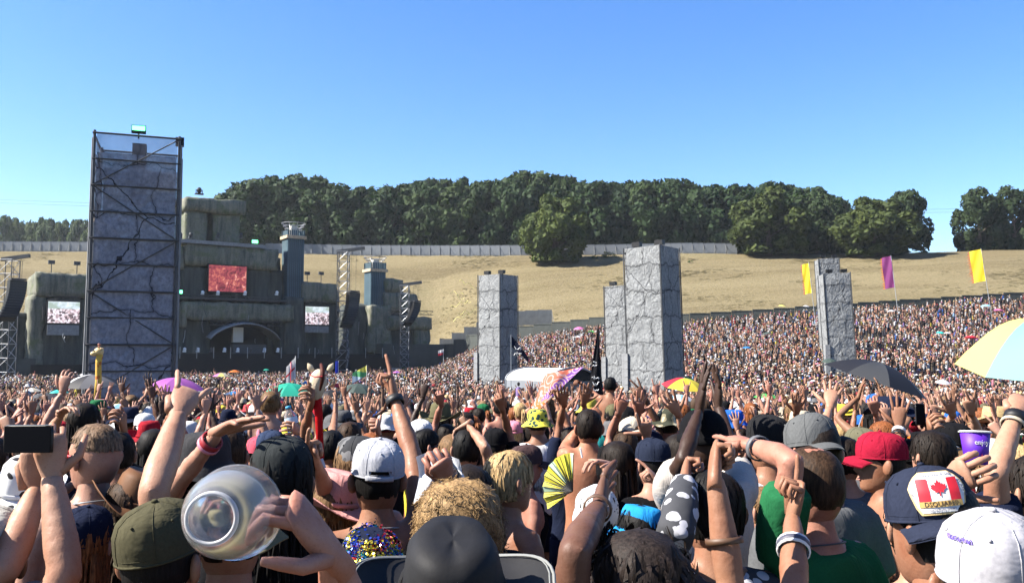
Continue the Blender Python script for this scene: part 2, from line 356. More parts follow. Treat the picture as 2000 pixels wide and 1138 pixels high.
# ------------------------------------------------------------------ terrain: a natural bowl, dry hill behind
PERSON = 1.72
UK = [-400, 0, 440, 700, 850, 930, 1010, 1190, 1340, 1600, 2000, 2400]
Y_CROWD = [150, 150, 160, 172, 180, 172, 163, 156, 152, 150, 150, 150]      # forward distance of the crowd's far edge
PY_CROWD = [727, 727, 724, 722, 712, 676, 655, 631, 624, 602, 573, 560]      # where heads at that edge are seen
Y_TOP = [270, 270, 266, 262, 258, 255, 252, 248, 244, 238, 232, 228]         # top of the hill
PY_TOP = [489, 489, 492, 497, 498, 498, 498, 497, 494, 497, 487, 484]
def ground(x, Y):
    x = np.asarray(x, float); Y = np.asarray(Y, float); x, Y = np.broadcast_arrays(x, Y)
    Ys = np.maximum(Y, 6.0); u = np.clip(1000 + F * x / Ys, -400, 2400)
    gap = np.interp(Y, [-20, 0, 2, 5, 10, 30, 48, 80, 150], [.28, .28, .3, .40, .62, 1.5, 2.1, 2.4, 2.3])
    z0 = EYE[2] - gap - PERSON
    yc = np.interp(u, UK, Y_CROWD); zc = EYE[2] + (700 - np.interp(u, UK, PY_CROWD)) / F * yc - PERSON
    yt = np.interp(u, UK, Y_TOP); zt = EYE[2] + (700 - np.interp(u, UK, PY_TOP)) / F * yt
    flat = np.interp(yc, [0, 1], [0, 1]) * 0 + (EYE[2] - 2.3 - PERSON)
    a = np.clip((Y - 72) / (yc - 72), 0, 1) ** 1.6
    z = z0 + (zc - flat) * a
    h = np.clip((Y - yc - 3) / (yt - yc - 3), 0, 1)
    z = np.where(Y > yc + 3, zc + (zt - zc) * (h * .8 + .2 * h * h * (3 - 2 * h)), z)
    z = np.where(Y > yt, zt + (Y - yt) * .035, z)
    return z
ys = np.concatenate([np.arange(-14, 20, 1.5), np.arange(20, 70, 3), np.arange(70, 290, 2.5), np.arange(290, 700, 20), [900, 1400, 2200]])
us = np.linspace(-1.25, 1.25, 181)
V = []
for y in ys:
    ww = max(abs(y), 0) * 1.0 + 16
    x = us * ww; z = ground(x, np.full_like(x, y))
    if y > 160: z = z + np.array([mnoise.noise(Vector((q * .06, y * .06, 0))) * .35 + mnoise.noise(Vector((q * .25, y * .25, 3))) * .05 for q in x]) * min(1, (y - 160) / 30)
    V.append(np.stack([x, np.full_like(x, y), z], 1))
V = np.concatenate(V); nc = len(us)
me = bpy.data.meshes.new("terrain"); me.from_pydata(V, [], grid_faces(len(ys), nc)); me.materials.append(M["trodden_ground"]); me.materials.append(M["dry_grass"])
cen_y = np.repeat(ys[:-1], nc - 1); cen_x = np.tile((us[:-1] + us[1:]) / 2, len(ys) - 1) * (np.abs(cen_y) + 16)
uu = np.clip(1000 + F * cen_x / np.maximum(cen_y, 6), -400, 2400)
me.polygons.foreach_set("material_index", (cen_y > np.interp(uu, UK, Y_CROWD) - 1).astype(np.int32)); me.polygons.foreach_set("use_smooth", [True] * len(me.polygons)); me.update()
tag(link("terrain", me), kind="structure")
def gz(x, y): return float(ground(x, y))
def onground(px, Y): x = (px - 1000) / F * Y * math.cos(PITCH) * 1.003; return np.array([x, Y, gz(x, Y)])
# dry grass tufts on the hill
n = 8000
u = rng.uniform(-60, 2060, n); yc = np.interp(u, UK, Y_CROWD) + 6; yt = np.interp(u, UK, Y_TOP) + 3
y = yc + (yt - yc) * rng.random(n) ** .9; x = (u - 1000) / F * y
patch = np.array([mnoise.noise(Vector((a * .05, b * .12, 9))) for a, b in zip(x, y)]); k = patch > -.25; x, y = x[k], y[k]; n = len(x)
z = ground(x, y); h = rng.uniform(.06, .16, n); wd = rng.uniform(.6, 2.0, n); lean = rng.uniform(-.25, .25, n)
V = np.zeros((n, 4, 3)); V[:, :, 0] = x[:, None]; V[:, :, 1] = y[:, None]; V[:, :, 2] = z[:, None] - .05
V[:, 0, 0] -= wd / 2; V[:, 1, 0] += wd / 2; V[:, 2, 0] += wd * .4 + lean; V[:, 3, 0] += -wd * .4 + lean; V[:, 2, 2] += h; V[:, 3, 2] += h * rng.uniform(.6, 1, n); V[:, 2:, 1] += (h * rng.uniform(2.0, 4.0, n))[:, None]
me = bpy.data.meshes.new("grass_tufts"); me.from_pydata(V.reshape(-1, 3), [], [(4 * i, 4 * i + 1, 4 * i + 2, 4 * i + 3) for i in range(n)]); me.materials.append(M["grass_tuft"])
tag(link("dry_grass", me), "dry straw coloured grass covering the hillside", "grass", kind="stuff")

# ------------------------------------------------------------------ trees
def crown_mesh(seed, rx, ry, rz, nl, leaf, low=.12):
    r = np.random.default_rng(seed); lob = []
    for i in range(44):
        a = r.uniform(0, 2 * PI); v = r.uniform(-.75, 1); q = math.sqrt(max(0, 1 - v * v)); k = r.uniform(.62, .92)
        wd = 1.0 if v > -.2 else 1.0 + v * .15
        lob.append((rx * q * math.cos(a) * k * wd, ry * q * math.sin(a) * k * wd, rz * v * k, r.uniform(.22, .42)))
    lob = np.array(lob); i = r.integers(0, len(lob), nl); c = lob[i]
    d = r.normal(size=(nl, 3)); d[:, 2] += .35; d += c[:, :3] / np.array([rx, ry, rz]) * .9; d /= np.linalg.norm(d, axis=1)[:, None]
    rad = c[:, 3:4] * np.array([[rx, ry, rz * .75]]) * (r.uniform(.55, 1.08, (nl, 1)))
    p = c[:, :3] + d * rad; s = leaf * r.uniform(.5, 1.3, nl)
    nn = d + r.normal(size=(nl, 3)) * .55; nn /= np.linalg.norm(nn, axis=1)[:, None]
    t1 = np.cross(nn, r.normal(size=(nl, 3))); t1 /= np.linalg.norm(t1, axis=1)[:, None]; t2 = np.cross(nn, t1)
    V = np.stack([p - t1 * s[:, None], p - t2 * s[:, None] * .6, p + t1 * s[:, None] + nn * s[:, None] * .2, p + t2 * s[:, None] * .6], 1).reshape(-1, 3)
    V[:, 2] += rz * (1 - low) ; V[:, 2] = np.maximum(V[:, 2], .1)
    me = bpy.data.meshes.new("crown"); me.from_pydata(V, [], [(4 * j, 4 * j + 1, 4 * j + 2, 4 * j + 3) for j in range(nl)]); me.materials.append(M["foliage"]); return me
def trunk_mesh(seed, h, r0):
    b = MB(); r = random.Random(seed)
    b.tube([(0, 0, -.3), (.1, 0, h * .3), (0, .1, h * .6), (.1, .1, h * .85)], [r0 * 1.4, r0, r0 * .6, r0 * .2], 8)
    for i in range(7):
        a = r.uniform(0, 6.3); z = h * r.uniform(.25, .6); L = h * r.uniform(.25, .4)
        b.tube([(0, 0, z), (math.cos(a) * L * .5, math.sin(a) * L * .5, z + L * .45), (math.cos(a) * L, math.sin(a) * L, z + L * .7)], [r0 * .4, r0 * .25, r0 * .06], 5)
    return b.mesh("trunk", ["bark"])
CROWNS = [crown_mesh(s, 6.2 + .5 * (s % 3), 6, 8.4 + .4 * (s % 2), 8500, .56, .5) for s in range(5)]
TRUNKS = [trunk_mesh(s, 14, .45) for s in range(2)]
def tree(px, Y, top_py, width_px, label, group=None, mesh=None, tint=(1, 1, 1), base=None, i=0):
    g = onground(px, Y); top = P(px, top_py, Y)[2]; h = top - g[2]; wm = width_px / F * Y
    o = empty("broadleaf_tree", g, random.uniform(0, 6.28), label, "tree", group)
    m = mesh or CROWNS[i % 5]; d = m.vertices; zs = 12.6; c = link("crown", m, o, color=tint); c.scale = (wm / 13.2, wm / 13.2, h / zs)
    t = link("trunk", TRUNKS[i % 2], o); t.scale = (wm / 13, wm / 13, h / 17); return o
prof = [(440, 383), (480, 362), (560, 358), (620, 357), (680, 372), (720, 375), (800, 371), (860, 361), (940, 358), (1020, 352), (1090, 354), (1130, 362), (1200, 362), (1280, 366), (1350, 368), (1430, 368), (1460, 372), (1520, 372), (1580, 376), (1640, 394)]
tp = np.array(prof); k = 0
fr = ["first", "second", "third", "fourth", "fifth", "sixth", "seventh", "eighth", "ninth", "tenth", "eleventh", "twelfth", "thirteenth", "fourteenth", "fifteenth", "sixteenth", "seventeenth", "eighteenth", "nineteenth", "twentieth", "twenty-first", "twenty-second", "twenty-third", "twenty-fourth"]
for row, (Y, n, dy) in enumerate(((275, 24, 6), (287, 24, 1), (300, 24, 0))):
    for j in range(n):
        px = 462 + (1620 - 462) * (j + .5 * (row % 2)) / (n - .5) + random.uniform(-8, 8)
        if px > 1640: continue
        ty = np.interp(px, tp[:, 0], tp[:, 1]) + dy + random.uniform(-2, 5)
        tree(px, Y, ty, random.uniform(118, 150), "%s dark green tree from the left in the %s row of the hilltop wood" % (fr[j], ("front", "middle", "back")[row]), "trees of the hilltop wood", tint=random.choice([(.3, .47, .33), (.27, .43, .31), (.35, .49, .31), (.24, .4, .3)]), i=k); k += 1
BIG = [crown_mesh(31 + s, 6.4, 6, 8.2, 15000, .5, .5) for s in range(2)]
tree(1084, 236, 384, 132, "single yellowish green tree standing forward of the hilltop fence", mesh=BIG[0], tint=(.75, .8, .4), i=1)
tree(1505, 236, 377, 150, "wide olive tinted tree at the right end of the wood", mesh=BIG[1], tint=(.6, .64, .38), i=2)
tree(1600, 244, 380, 110, "dark tree just right of the wide olive tinted one", i=3, tint=(.3, .42, .35))
tree(1710, 229, 388, 155, "broad rounded tree standing alone behind the purple banner", mesh=BIG[0], tint=(.6, .64, .38), i=0)
tree(1775, 240, 384, 95, "darker tree with ragged right side behind the broad rounded tree", i=1, tint=(.3, .42, .35))
tree(1920, 238, 372, 95, "tall dark tree left of the pair at the right edge", i=2, tint=(.27, .38, .32))
tree(1988, 240, 368, 110, "tall dark tree cut by the right edge of the picture", i=3, tint=(.27, .38, .32))
for j in range(15):
    px = 0 + j * 14 + random.uniform(-4, 4); Y = 420 + (j % 2) * 25
    top = np.interp(px, [0, 60, 120, 185], [433, 436, 440, 442]) + random.uniform(-3, 4)
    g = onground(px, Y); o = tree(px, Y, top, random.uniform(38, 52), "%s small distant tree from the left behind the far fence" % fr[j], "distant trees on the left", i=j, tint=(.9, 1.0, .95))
# ------------------------------------------------------------------ bushes
def bush_mesh(seed, n=420):
    return crown_mesh(seed, 1.0, 1.0, .8, n, .12, .3)
BUSH = [bush_mesh(50), bush_mesh(51)]
def bush(px, py, Y, wpx, label, hz=.8, z=None):
    g = onground(px, Y) if z is None else np.array([*P(px, py, Y)[:2], z]); s = wpx / F * Y / 2
    o = empty("bush", g, random.uniform(0, 6), label, "bush"); c = link("foliage", BUSH[random.randint(0, 1)], o, color=(1.2, 1.3, .95)); c.scale = (s, s, s * hz)
    b = MB(); b.tube([(0, 0, -.1), (0, 0, .5 * s)], [.05, .02], 5); b.build("stem", "bark", o)
bush(1578, 590, 158, 34, "low green bush beside the left yellow banner"); bush(1758, 578, 158, 36, "low green bush under the purple banner")
bush(1190, 500, 240, 26, "small dark bush right of the single yellowish tree"); bush(1163, 500, 240, 14, "tiny dark bush at the foot of the single yellowish tree")
bush(1700, 494, 226, 26, "dark bush under the broad rounded tree"); bush(1350, 520, 225, 10, "tiny grey green bush alone on the dry hill right of the towers")
# ------------------------------------------------------------------ fence along the hilltop
fo = empty("steel_fence", onground(700, 262), 0, "long grey solid panel fence along the top of the dry hill", "fence")
pm = None
fpts = []
x = -165.0
upx = np.linspace(-40, 1452, 4000); Yf = np.interp(upx, UK, Y_TOP) + 1; fx = (upx - 1000) / F * Yf; cur = 0; seq = [0]
for i in range(1, len(upx)):
    if math.hypot(fx[i] - fx[seq[-1]], Yf[i] - Yf[seq[-1]]) > 3.0: seq.append(i)
pm = MB().box((0, 0, 1.55), (2.96, .06, 3.1)); pm.box((0, -.04, 3.05), (2.96, .05, .08)); pm.box((0, -.04, .4), (2.96, .05, .08)); pme = pm.mesh("panel", ["fence_panel"])
pb = MB(); pb.tube([(0, -.05, 0), (0, -.05, 2.6)], .06, 5); pb.tube([(.35, -1.3, .0), (0, -.1, 2.3)], .05, 5); pbm = pb.mesh("post", ["mesh_fence"])
inv = Matrix.Translation(fo.location).inverted()
for a, b in zip(seq[:-1], seq[1:]):
    ax, ay, bx, by = fx[a], Yf[a], fx[b], Yf[b]; mx_, my = (ax + bx) / 2, (ay + by) / 2
    p = link("panel", pme, fo); p.location = inv @ Vector((mx_, my, gz(mx_, my) - .05)); p.rotation_euler.z = math.atan2(by - ay, bx - ax)
    q = link("post", pbm, fo); q.location = inv @ Vector((ax, ay - .06, gz(ax, ay) - .05)); q.rotation_euler.z = p.rotation_euler.z
# dark hoarding along the top edge of the crowd
fo = empty("crowd_hoarding", onground(1200, 160), 0, "dark green hoarding fence behind the top of the hillside crowd", "fence")
inv = Matrix.Translation(fo.location).inverted()
upx = np.linspace(862, 2080, 4000); Yf = np.interp(upx, UK, Y_CROWD) + 3.5; fx = (upx - 1000) / F * Yf; seq = [0]
for i in range(1, len(upx)):
    if math.hypot(fx[i] - fx[seq[-1]], Yf[i] - Yf[seq[-1]]) > 3.6: seq.append(i)
pm = MB().box((0, 0, 1.25), (3.57, .08, 2.5)); pm.box((0, -.06, 2.42), (3.57, .06, .1)); pme2 = pm.mesh("panel", ["hoarding"])
for a, b in zip(seq[:-1], seq[1:]):
    mx_, my = (fx[a] + fx[b]) / 2, (Yf[a] + Yf[b]) / 2; p = link("panel", pme2, fo); p.location = inv @ Vector((mx_, my, gz(mx_, my) - .1))
    p.rotation_euler.z = math.atan2(Yf[b] - Yf[a], fx[b] - fx[a]); p.scale.z = np.interp(upx[a], [862, 900, 1000, 1200, 1500, 2000], [1.9, 1.8, 1.35, 1.25, 1.0, .9])
# light mesh fence beyond the stage's right end
fo = empty("mesh_fence", onground(890, 190), 0, "pale mesh panel fence between the stage and the dry hill", "fence"); inv = Matrix.Translation(fo.location).inverted()
pm = MB().box((0, 0, 1.5), (2.9, .04, 3.0)); pme3 = pm.mesh("panel", ["mesh_fence"])
for j in range(10):
    a = onground(848 + j * 24, 191 - j * 1.5); p = link("panel", pme3, fo); p.location = inv @ Vector(a); q = link("post", pbm, fo); q.location = inv @ Vector(a + np.array([1.45, -.05, 0]))
# power lines beyond the field
for k, dz in enumerate((0, 1.1)):
    a = P(-60, 394, 300); b_ = P(2060, 410, 300); pts = [a + (b_ - a) * s + np.array([0, 0, dz - 4 * s * (1 - s) * 3]) for s in np.linspace(0, 1, 24)]
    tag(MB().tube(pts, .035, 4).build("power_cable", "dark_steel"), "%s thin overhead power cable crossing the sky above the wood" % ("lower", "upper")[k], "cable")
# ------------------------------------------------------------------ the stage set: stacked boulders, timber towers, screens
TH = R(35); ST = np.array([math.cos(TH), math.sin(TH), 0]); SN = np.array([math.sin(TH), -math.cos(TH), 0])
O0 = P(415, 700, 155); O0[2] = gz(O0[0], O0[1])
def SP(px, py, off=0.0):
    r = ray(px, py); k = ((O0 - EYE).dot(SN) + off) / r.dot(SN); p = EYE + r * k - O0
    return p.dot(ST), p[2]
stage = empty("festival_stage", O0, TH, "huge festival stage built like stacked mossy boulders, left of centre", "stage")
def slab(name, pl, pr, pt, pbm_, off, depth, seed, mat="stone", seg=.9, amp=.28, rnd=.5, taper=0.0, parent=None):
    """rock block: left and right pixel, top and bottom pixel (at its left end), front offset, depth"""
    s0, z1 = SP(pl, pt, off); _, z0 = SP(pl, pbm_, off); s1, _ = SP(pr, pt, off)
    V, Fc = rock_box(s1 - s0, depth, z1 - z0, seg, min(rnd, (z1 - z0) * .3), amp, .45, seed, taper)
    b = MB(); b.add(V, Fc); return b.build(name, mat, parent or stage, True, loc=((s0 + s1) / 2, -off + depth / 2, z0))
def sbox(name, pl, pr, pt, pbm_, off, depth, mat, parent=None):
    s0, z1 = SP(pl, pt, off); _, z0 = SP(pl, pbm_, off); s1, _ = SP(pr, pt, off)
    b = MB(); b.box2((0, 0, 0), (s1 - s0, depth, z1 - z0)); return b.build(name, mat, parent or stage, loc=(s0, -off, z0))
GB = 742
slab("lintel", 361, 483, 380, 410, 0, 7, 1, amp=.35)
slab("pillar", 362, 407, 409, 478, -.8, 6, 2, amp=.2)
slab("pillar", 418, 472, 409, 478, -.8, 6, 3, amp=.2)
slab("lintel", 362, 545, 473, 518, 1.0, 9, 4, amp=.5)
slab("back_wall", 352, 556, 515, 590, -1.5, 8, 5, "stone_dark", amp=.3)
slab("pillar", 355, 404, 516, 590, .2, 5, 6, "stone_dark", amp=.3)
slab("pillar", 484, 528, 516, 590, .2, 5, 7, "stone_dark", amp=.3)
slab("lintel", 357, 578, 587, 624, 2.5, 9, 8, amp=.45)
slab("overhang", 357, 368, 588, 640, 2.9, 4, 9, amp=.3)
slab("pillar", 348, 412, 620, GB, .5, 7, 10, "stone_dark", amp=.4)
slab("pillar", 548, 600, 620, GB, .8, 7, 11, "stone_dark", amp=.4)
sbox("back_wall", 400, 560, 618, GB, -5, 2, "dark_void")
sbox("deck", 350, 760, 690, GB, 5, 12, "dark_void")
sbox("deck", 350, 560, 578, 581, 2.2, 5, "dark_steel"); sbox("deck", 352, 520, 466, 473, 1.4, 6, "grey_box")
slab("side_wall", 592, 664, 549, 590, .5, 8, 12, amp=.45); slab("back_wall", 592, 664, 586, GB, -.5, 8, 13, "stone_dark", amp=.3)
slab("buttress", 528, 562, 500, 700, -2.5, 5, 14, "stone_dark", amp=.3, taper=.5)
slab("pier", 560, 596, 578, GB, 1.6, 5, 15, "stone_dark", amp=.25)
slab("mound", 680, 762, 592, GB, -1.5, 9, 16, "stone_dark", amp=.6, taper=.35); slab("mound", 722, 770, 594, 690, -.5, 7, 17, "stone", amp=.5, taper=.15)
slab("pillar", 756, 780, 566, 600, -2, 4, 18, amp=.2); slab("lintel", 752, 790, 543, 570, -1.4, 5, 19, amp=.3)
slab("lintel", 752, 819, 570, 606, -1, 7, 20, amp=.4); slab("back_wall", 756, 812, 603, 690, -2, 6, 21, "stone_dark", amp=.3)
slab("lintel", 758, 846, 616, 643, -.2, 7, 22, amp=.35); slab("pillar", 812, 842, 640, 690, -.9, 5, 23, amp=.3)
sbox("deck", 748, 868, 671, GB, 2.2, 6, "hoarding")
slab("side_wall", 70, 345, 530, 578, 1.0, 10, 24, amp=.45); slab("back_wall", 72, 345, 574, GB, 0, 9, 25, "stone_dark", amp=.35); slab("pillar", 58, 90, 574, GB, .4, 7, 26, "stone", amp=.35)
slab("back_wall", -90, 60, 606, GB, -3, 6, 27, "stone_dark", amp=.3)
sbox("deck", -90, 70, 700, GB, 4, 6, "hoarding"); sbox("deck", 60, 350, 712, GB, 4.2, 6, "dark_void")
slab("lintel", 215, 362, 470, 520, .5, 8, 28, amp=.4); slab("back_wall", 215, 362, 515, 590, -1, 8, 29, "stone_dark", amp=.3)
# DJ canopy: swept shell roof on the deck
s0, z0 = SP(412, 656, 4); s1, _ = SP(548, 656, 4); _, z1 = SP(470, 636, 4); nu, nv = 17, 6; V = []
for j in range(nv):
    for i in range(nu):
        a = i / (nu - 1); sweep = math.sin(a * PI) ** .7
        V.append((s0 + (s1 - s0) * a, -4 + j * 1.0 - .8 * sweep * (1 - j / (nv - 1)), z0 + (z1 - z0 + .8) * sweep - .35 * abs(j - 2.5) * .4))
n0 = len(V); V += [(x, y, z - .18) for x, y, z in V]; Fc = grid_faces(nv, nu); Fc += [tuple(reversed([q + n0 for q in f])) for f in grid_faces(nv, nu)]
Fc += [(i, i + n0, i + 1 + n0, i + 1) for i in range(nu - 1)]
MB().add(V, Fc).build("canopy", "grey_box", stage, True)
b = MB(); sa, za = SP(466, 668, 2.5); b.box2((sa - .9, -2.2, za), (sa + .9, -1.4, za + 2.6)); b.build("statue_block", "tent_roof", stage)
sa, za = SP(500, 690, 2); sbox("dj_booth", 455, 520, 672, 691, 2.5, 1.5, "dark_steel")
for px in range(360, 560, 26):                                   # light fixtures along the decks
    s_, z_ = SP(px, 688, 4.6); b = MB(); b.box((0, 0, .2), (.5, .4, .3)); b.ball((0, -.2, .55), (.28, .28, .3)); b.build("stage_light", "glass_lamp" if (px // 26) % 3 else "dark_steel", stage, loc=(s_, -4.6, z_))
for px in (352, 372, 425, 470): 
    s_, z_ = SP(px, 466, 1.2); b = MB(); b.box((0, 0, .25), (.6, .4, .4)); b.ball((0, -.2, .7), (.32, .3, .35)); b.build("stage_light", "dark_steel", stage, loc=(s_, -1.2, z_))
for px in (425, 478, 540, 395):
    s_, z_ = SP(px, 577, 2.4); b = MB(); b.box((0, 0, .2), (.5, .4, .3)); b.ball((0, -.25, .55), (.3, .25, .3)); b.build("stage_light", "glass_lamp", stage, loc=(s_, -2.4, z_))
for px in range(352, 770, 33):                                   # railing along the stage front
    s_, z_ = SP(px, 692, 5.2); MB().box((0, 0, .6), (.1, .1, 1.9)).build("rail_post", "steel", stage, loc=(s_, -5.0, z_ - .3))
for px, py, off in ((498, 475, 0), (350, 573, 3)):
    s_, z_ = SP(px, py, off); b = MB(); b.box((0, 0, .3), (1.0, .25, .55)); o = b.build("green_light", "led_green", stage, loc=(s_, -off, z_)); b = MB(); b.box((0, .18, .3), (1.1, .1, .65)); b.build("housing", "black_plastic", o)
s_, z_ = SP(389, 380, -2); b = MB(); b.box((0, 0, .1), (1.4, .8, .2)); b.ball((0, 0, .75), (.45, .45, .55)); b.tube([(-.55, 0, .1), (-.55, 0, .9)], .07, 5); b.tube([(.55, 0, .1), (.55, 0, .9)], .07, 5); b.build("stage_light", "black_plastic", stage, loc=(s_, 2, z_))
for px, py in ((100, 530), (150, 532), (600, 549), (627, 549)):
    s_, z_ = SP(px, py, -2); b = MB(); b.box((0, 0, 1.5), (.95, .4, .6)); b.tube([(0, 0, -.6), (0, 0, 1.4)], .07, 5); b.build("flood_light", "dark_steel", stage, loc=(s_, 2, z_))
rs = random.Random(4)
for k in range(26):                                              # hanging cables and small rigging on the stage front
    px = rs.choice([rs.uniform(350, 560), rs.uniform(592, 665), rs.uniform(40, 180), rs.uniform(690, 840)]); py = rs.uniform(590, 690); s_, z_ = SP(px, py, 3.2); L_ = rs.uniform(.8, 3.0)
    MB().tube([(0, 0, 0), (rs.uniform(-.2, .2), -.05, -L_ * .5), (rs.uniform(-.3, .3), 0, -L_)], .05, 4).build("cable_drop", rs.choice(["dark_steel", "grey_box", "steel"]), stage, loc=(s_, -3.2, z_))
def truss_bar(pl, pr, py, off, name="truss_beam"):
    s0, z0 = SP(pl, py, off); s1, _ = SP(pr, py, off); b = MB(); L_ = s1 - s0; n_ = max(3, int(L_ / .8))
    for dz in (0, .7): b.tube([(0, 0, dz), (L_, 0, dz)], .07, 5)
    for i in range(n_): b.tube([(L_ * i / n_, 0, 0 if i % 2 else .7), (L_ * (i + 1) / n_, 0, .7 if i % 2 else 0)], .045, 4)
    b.build(name, "dark_steel", stage, loc=(s0, -off, z0))
truss_bar(352, 545, 582, 3.4); truss_bar(595, 645, 596, 1.6); truss_bar(92, 158, 586, 2.2); truss_bar(410, 552, 634, 3.6); truss_bar(758, 846, 612, .9)
def screen(pl, pr, pt, pb_, off, mat, label, extra=0):
    s0, z1 = SP(pl, pt, off); s1, _ = SP(pr, pt, off); _, z0 = SP(pl, pb_, off); wd, hg = s1 - s0, z1 - z0
    root = empty("video_screen", tuple(O0 + ST * (s0 + s1) / 2 + SN * off + np.array([0, 0, z0])), TH, label, "screen")
    MB().box((0, 0, 0), (wd, .05, hg)).build("picture", mat, root, loc=(0, -.15, hg / 2))
    b = MB(); e = .18; b.box((0, .1, hg / 2), (wd + 2 * e, .4, hg + 2 * e)); b.box((0, -.12, -e / 2), (wd + 2 * e, .12, e)); b.box((0, -.12, hg + e / 2), (wd + 2 * e, .12, e))
    for s in (-1, 1): b.box((s * (wd + e) / 2, -.12, hg / 2), (e, .12, hg + 2 * e))
    b.build("frame", "black_plastic", root)
    if extra: MB().box((0, 0, -extra / 2 - .3), (wd, .3, extra)).build("apron", "grey_box", root)
screen(408, 481, 517, 568, 1.2, "screen_red", "red glowing video screen in the middle of the boulder stage")
screen(596, 642, 598, 633, .8, "screen_crowd", "video screen showing the crowd, on the stage wing right of centre", 1.2)
screen(94, 156, 588, 630, 1.5, "screen_crowd", "video screen showing the crowd, on the stage's left wing", 1.6)
def timber_tower(pl, pc, pr, ptop, pcorn, pbot, off, label, ring=True):
    """square tower of upright blue boards: left face pl-pc, front face pc-pr"""
    s0, z1 = SP(pc, pcorn, off); s1, _ = SP(pr, pcorn, off); _, zt = SP(pc, ptop, off); _, z0 = SP(pc, pbot, off); wd = s1 - s0; dp = wd * .95
    root = empty("timber_tower", tuple(O0 + ST * (s0 + s1) / 2 + SN * (off - dp / 2) + np.array([0, 0, z0])), TH, label, "tower")
    H = z1 - z0; MB().box((0, 0, H / 2), (wd * .9, dp * .9, H)).build("core", "dark_void", root)
    nb = 8; bw = wd / nb
    for face in range(4):
        for j in range(nb):
            h = H - .0; q = MB().box((0, 0, h / 2), (bw * .72, .12, h - .02 * (j % 3))); o = q.build("board", "blue_timber", root)
            a = (j + .5) * bw - wd / 2
            o.location = ((a, -dp / 2, 0), (a, dp / 2, 0), (-wd / 2, a * dp / wd, 0), (wd / 2, a * dp / wd, 0))[face]; o.rotation_euler.z = 0 if face < 2 else PI / 2
    b = MB(); e = .35
    for s in (-1, 1): b.box((0, s * (dp / 2 + .18), H + .2), (wd + 2 * e, .36, .55)); b.box((s * (wd / 2 + .18), 0, H + .2), (.36, dp - .02, .55))
    b.build("cornice", "wood_trim", root)
    MB().box((0, 0, H + .1), (wd * .96, dp * .96, .3)).build("roof_deck", "dark_void", root)
    hh = zt - z1
    for j in range(9):
        for face in range(4):
            a = j / 8 * wd - wd / 2; q = MB().box((0, 0, hh / 2), (wd / 12, .1, hh)).build("battlement", "blue_timber", root)
            q.location = ((a, -dp / 2, H + .48), (a, dp / 2, H + .48), (-wd / 2 + .08, a * .9, H + .48), (wd / 2 - .08, a * .9, H + .48))[face]; q.rotation_euler.z = 0 if face < 2 else PI / 2
    if ring:
        MB().box((0, 0, H + 1.4), (1.2, 1.0, 2.0)).build("beacon_base", "tent_roof", root)
        for k in range(3):
            rr = wd * (.52 + .1 * k); pts = [(rr * math.cos(a), rr * math.sin(a), H + 1.8 + k * .55) for a in np.linspace(0, 2 * PI, 25)]
            MB().tube(pts, .06, 4).build("wire_ring", "steel", root)
        for j in range(8):
            a = j * PI / 4; MB().tube([(.5 * math.cos(a), .5 * math.sin(a), H + 1.3), (wd * .74 * math.cos(a), wd * .74 * math.sin(a), H + 3)], .05, 4).build("wire_strut", "steel", root)
timber_tower(546, 563, 594, 453, 464, 582, -.5, "tall blue timber tower rising right of the red video screen")
timber_tower(711, 725, 753, 516, 529, 600, -2, "shorter blue timber tower near the stage's right end")
timber_tower(174, 190, 230, 418, 430, 560, -2, "blue timber tower half hidden by the left scaffold tower", False)
def truss_tower(px, ptop, w_, Y, label, boom):
    g = onground(px, Y); H = P(px, ptop, Y)[2] - g[2]; root = empty("truss_tower", g, 0, label, "truss tower"); h = w_ / 2
    for sx in (-h, h):
        for sy in (-h, h): MB().tube([(sx, sy, 0), (sx, sy, H)], .085, 5).build("chord", "dark_steel", root)
    nz = int(H / (w_ * .9)); dz = H / nz
    bm = MB()
    for k in range(4):
        c = [(-h, -h), (h, -h), (h, h), (-h, h), (-h, -h)]; a, b = c[k], c[k + 1]; bm.tube([(a[0], a[1], 0), (b[0], b[1], dz)], .05, 4); bm.tube([(a[0], a[1], dz), (b[0], b[1], dz)], .05, 4)
    bme = bm.mesh("bracing", ["steel"]) 
    for k in range(nz): q = link("bracing", bme, root); q.location.z = k * dz
    b = MB(); b.box((boom * .32, 0, H + .4), (abs(boom) + 1, .45, .55), rot=roty(-.13)); b.build("boom", "dark_steel", root)
    return g, H
def line_array(px, py0, py1, px1, Y, n, label, wd=2.3, drop=None):
    """curved hang of loudspeaker boxes, top at (px, py0), bottom at (px1, py1)"""
    a = P(px, py0, Y); c = P(px1, py1, Y - 2); root = empty("line_array", a, TH + .3, label, "loudspeaker"); im = Matrix.LocRotScale(Vector(a), root.rotation_euler.to_quaternion(), None).inverted()
    hgt = (a[2] - c[2]) / n; me = MB(); me.box((0, 0, 0), (wd, 1.0, hgt * .97)); me.box((0, -.52, 0), (wd * .9, .06, hgt * .8)); me = me.mesh("speaker_box", ["black_plastic"])
    for k in range(n):
        s = (k + .5) / n; bend = s ** 2; p = a + (c - a) * np.array([bend, bend, s]); o = link("speaker_box", me, root); o.location = im @ Vector(p); o.rotation_euler.x = -.75 * s ** 1.5
    b = MB(); b.box((0, 0, .2), (wd * .9, 1.1, .25)); b.tube([(-.6, 0, .3), (-.6, 0, 5 if drop is None else drop)], .03, 4); b.tube([(.6, 0, .3), (.6, 0, 5 if drop is None else drop)], .03, 4); b.build("rigging_bar", "dark_steel", root)
truss_tower(669, 492, 1.9, 163, "tall dark truss tower holding a loudspeaker hang at the stage's right", 4.2)
line_array(690, 571, 637, 676, 162, 14, "long curved black loudspeaker hang beside the tall right truss tower", 2.5, 7)
truss_tower(790, 558, 1.6, 170, "shorter truss tower in front of the stage's right end", 3.4)
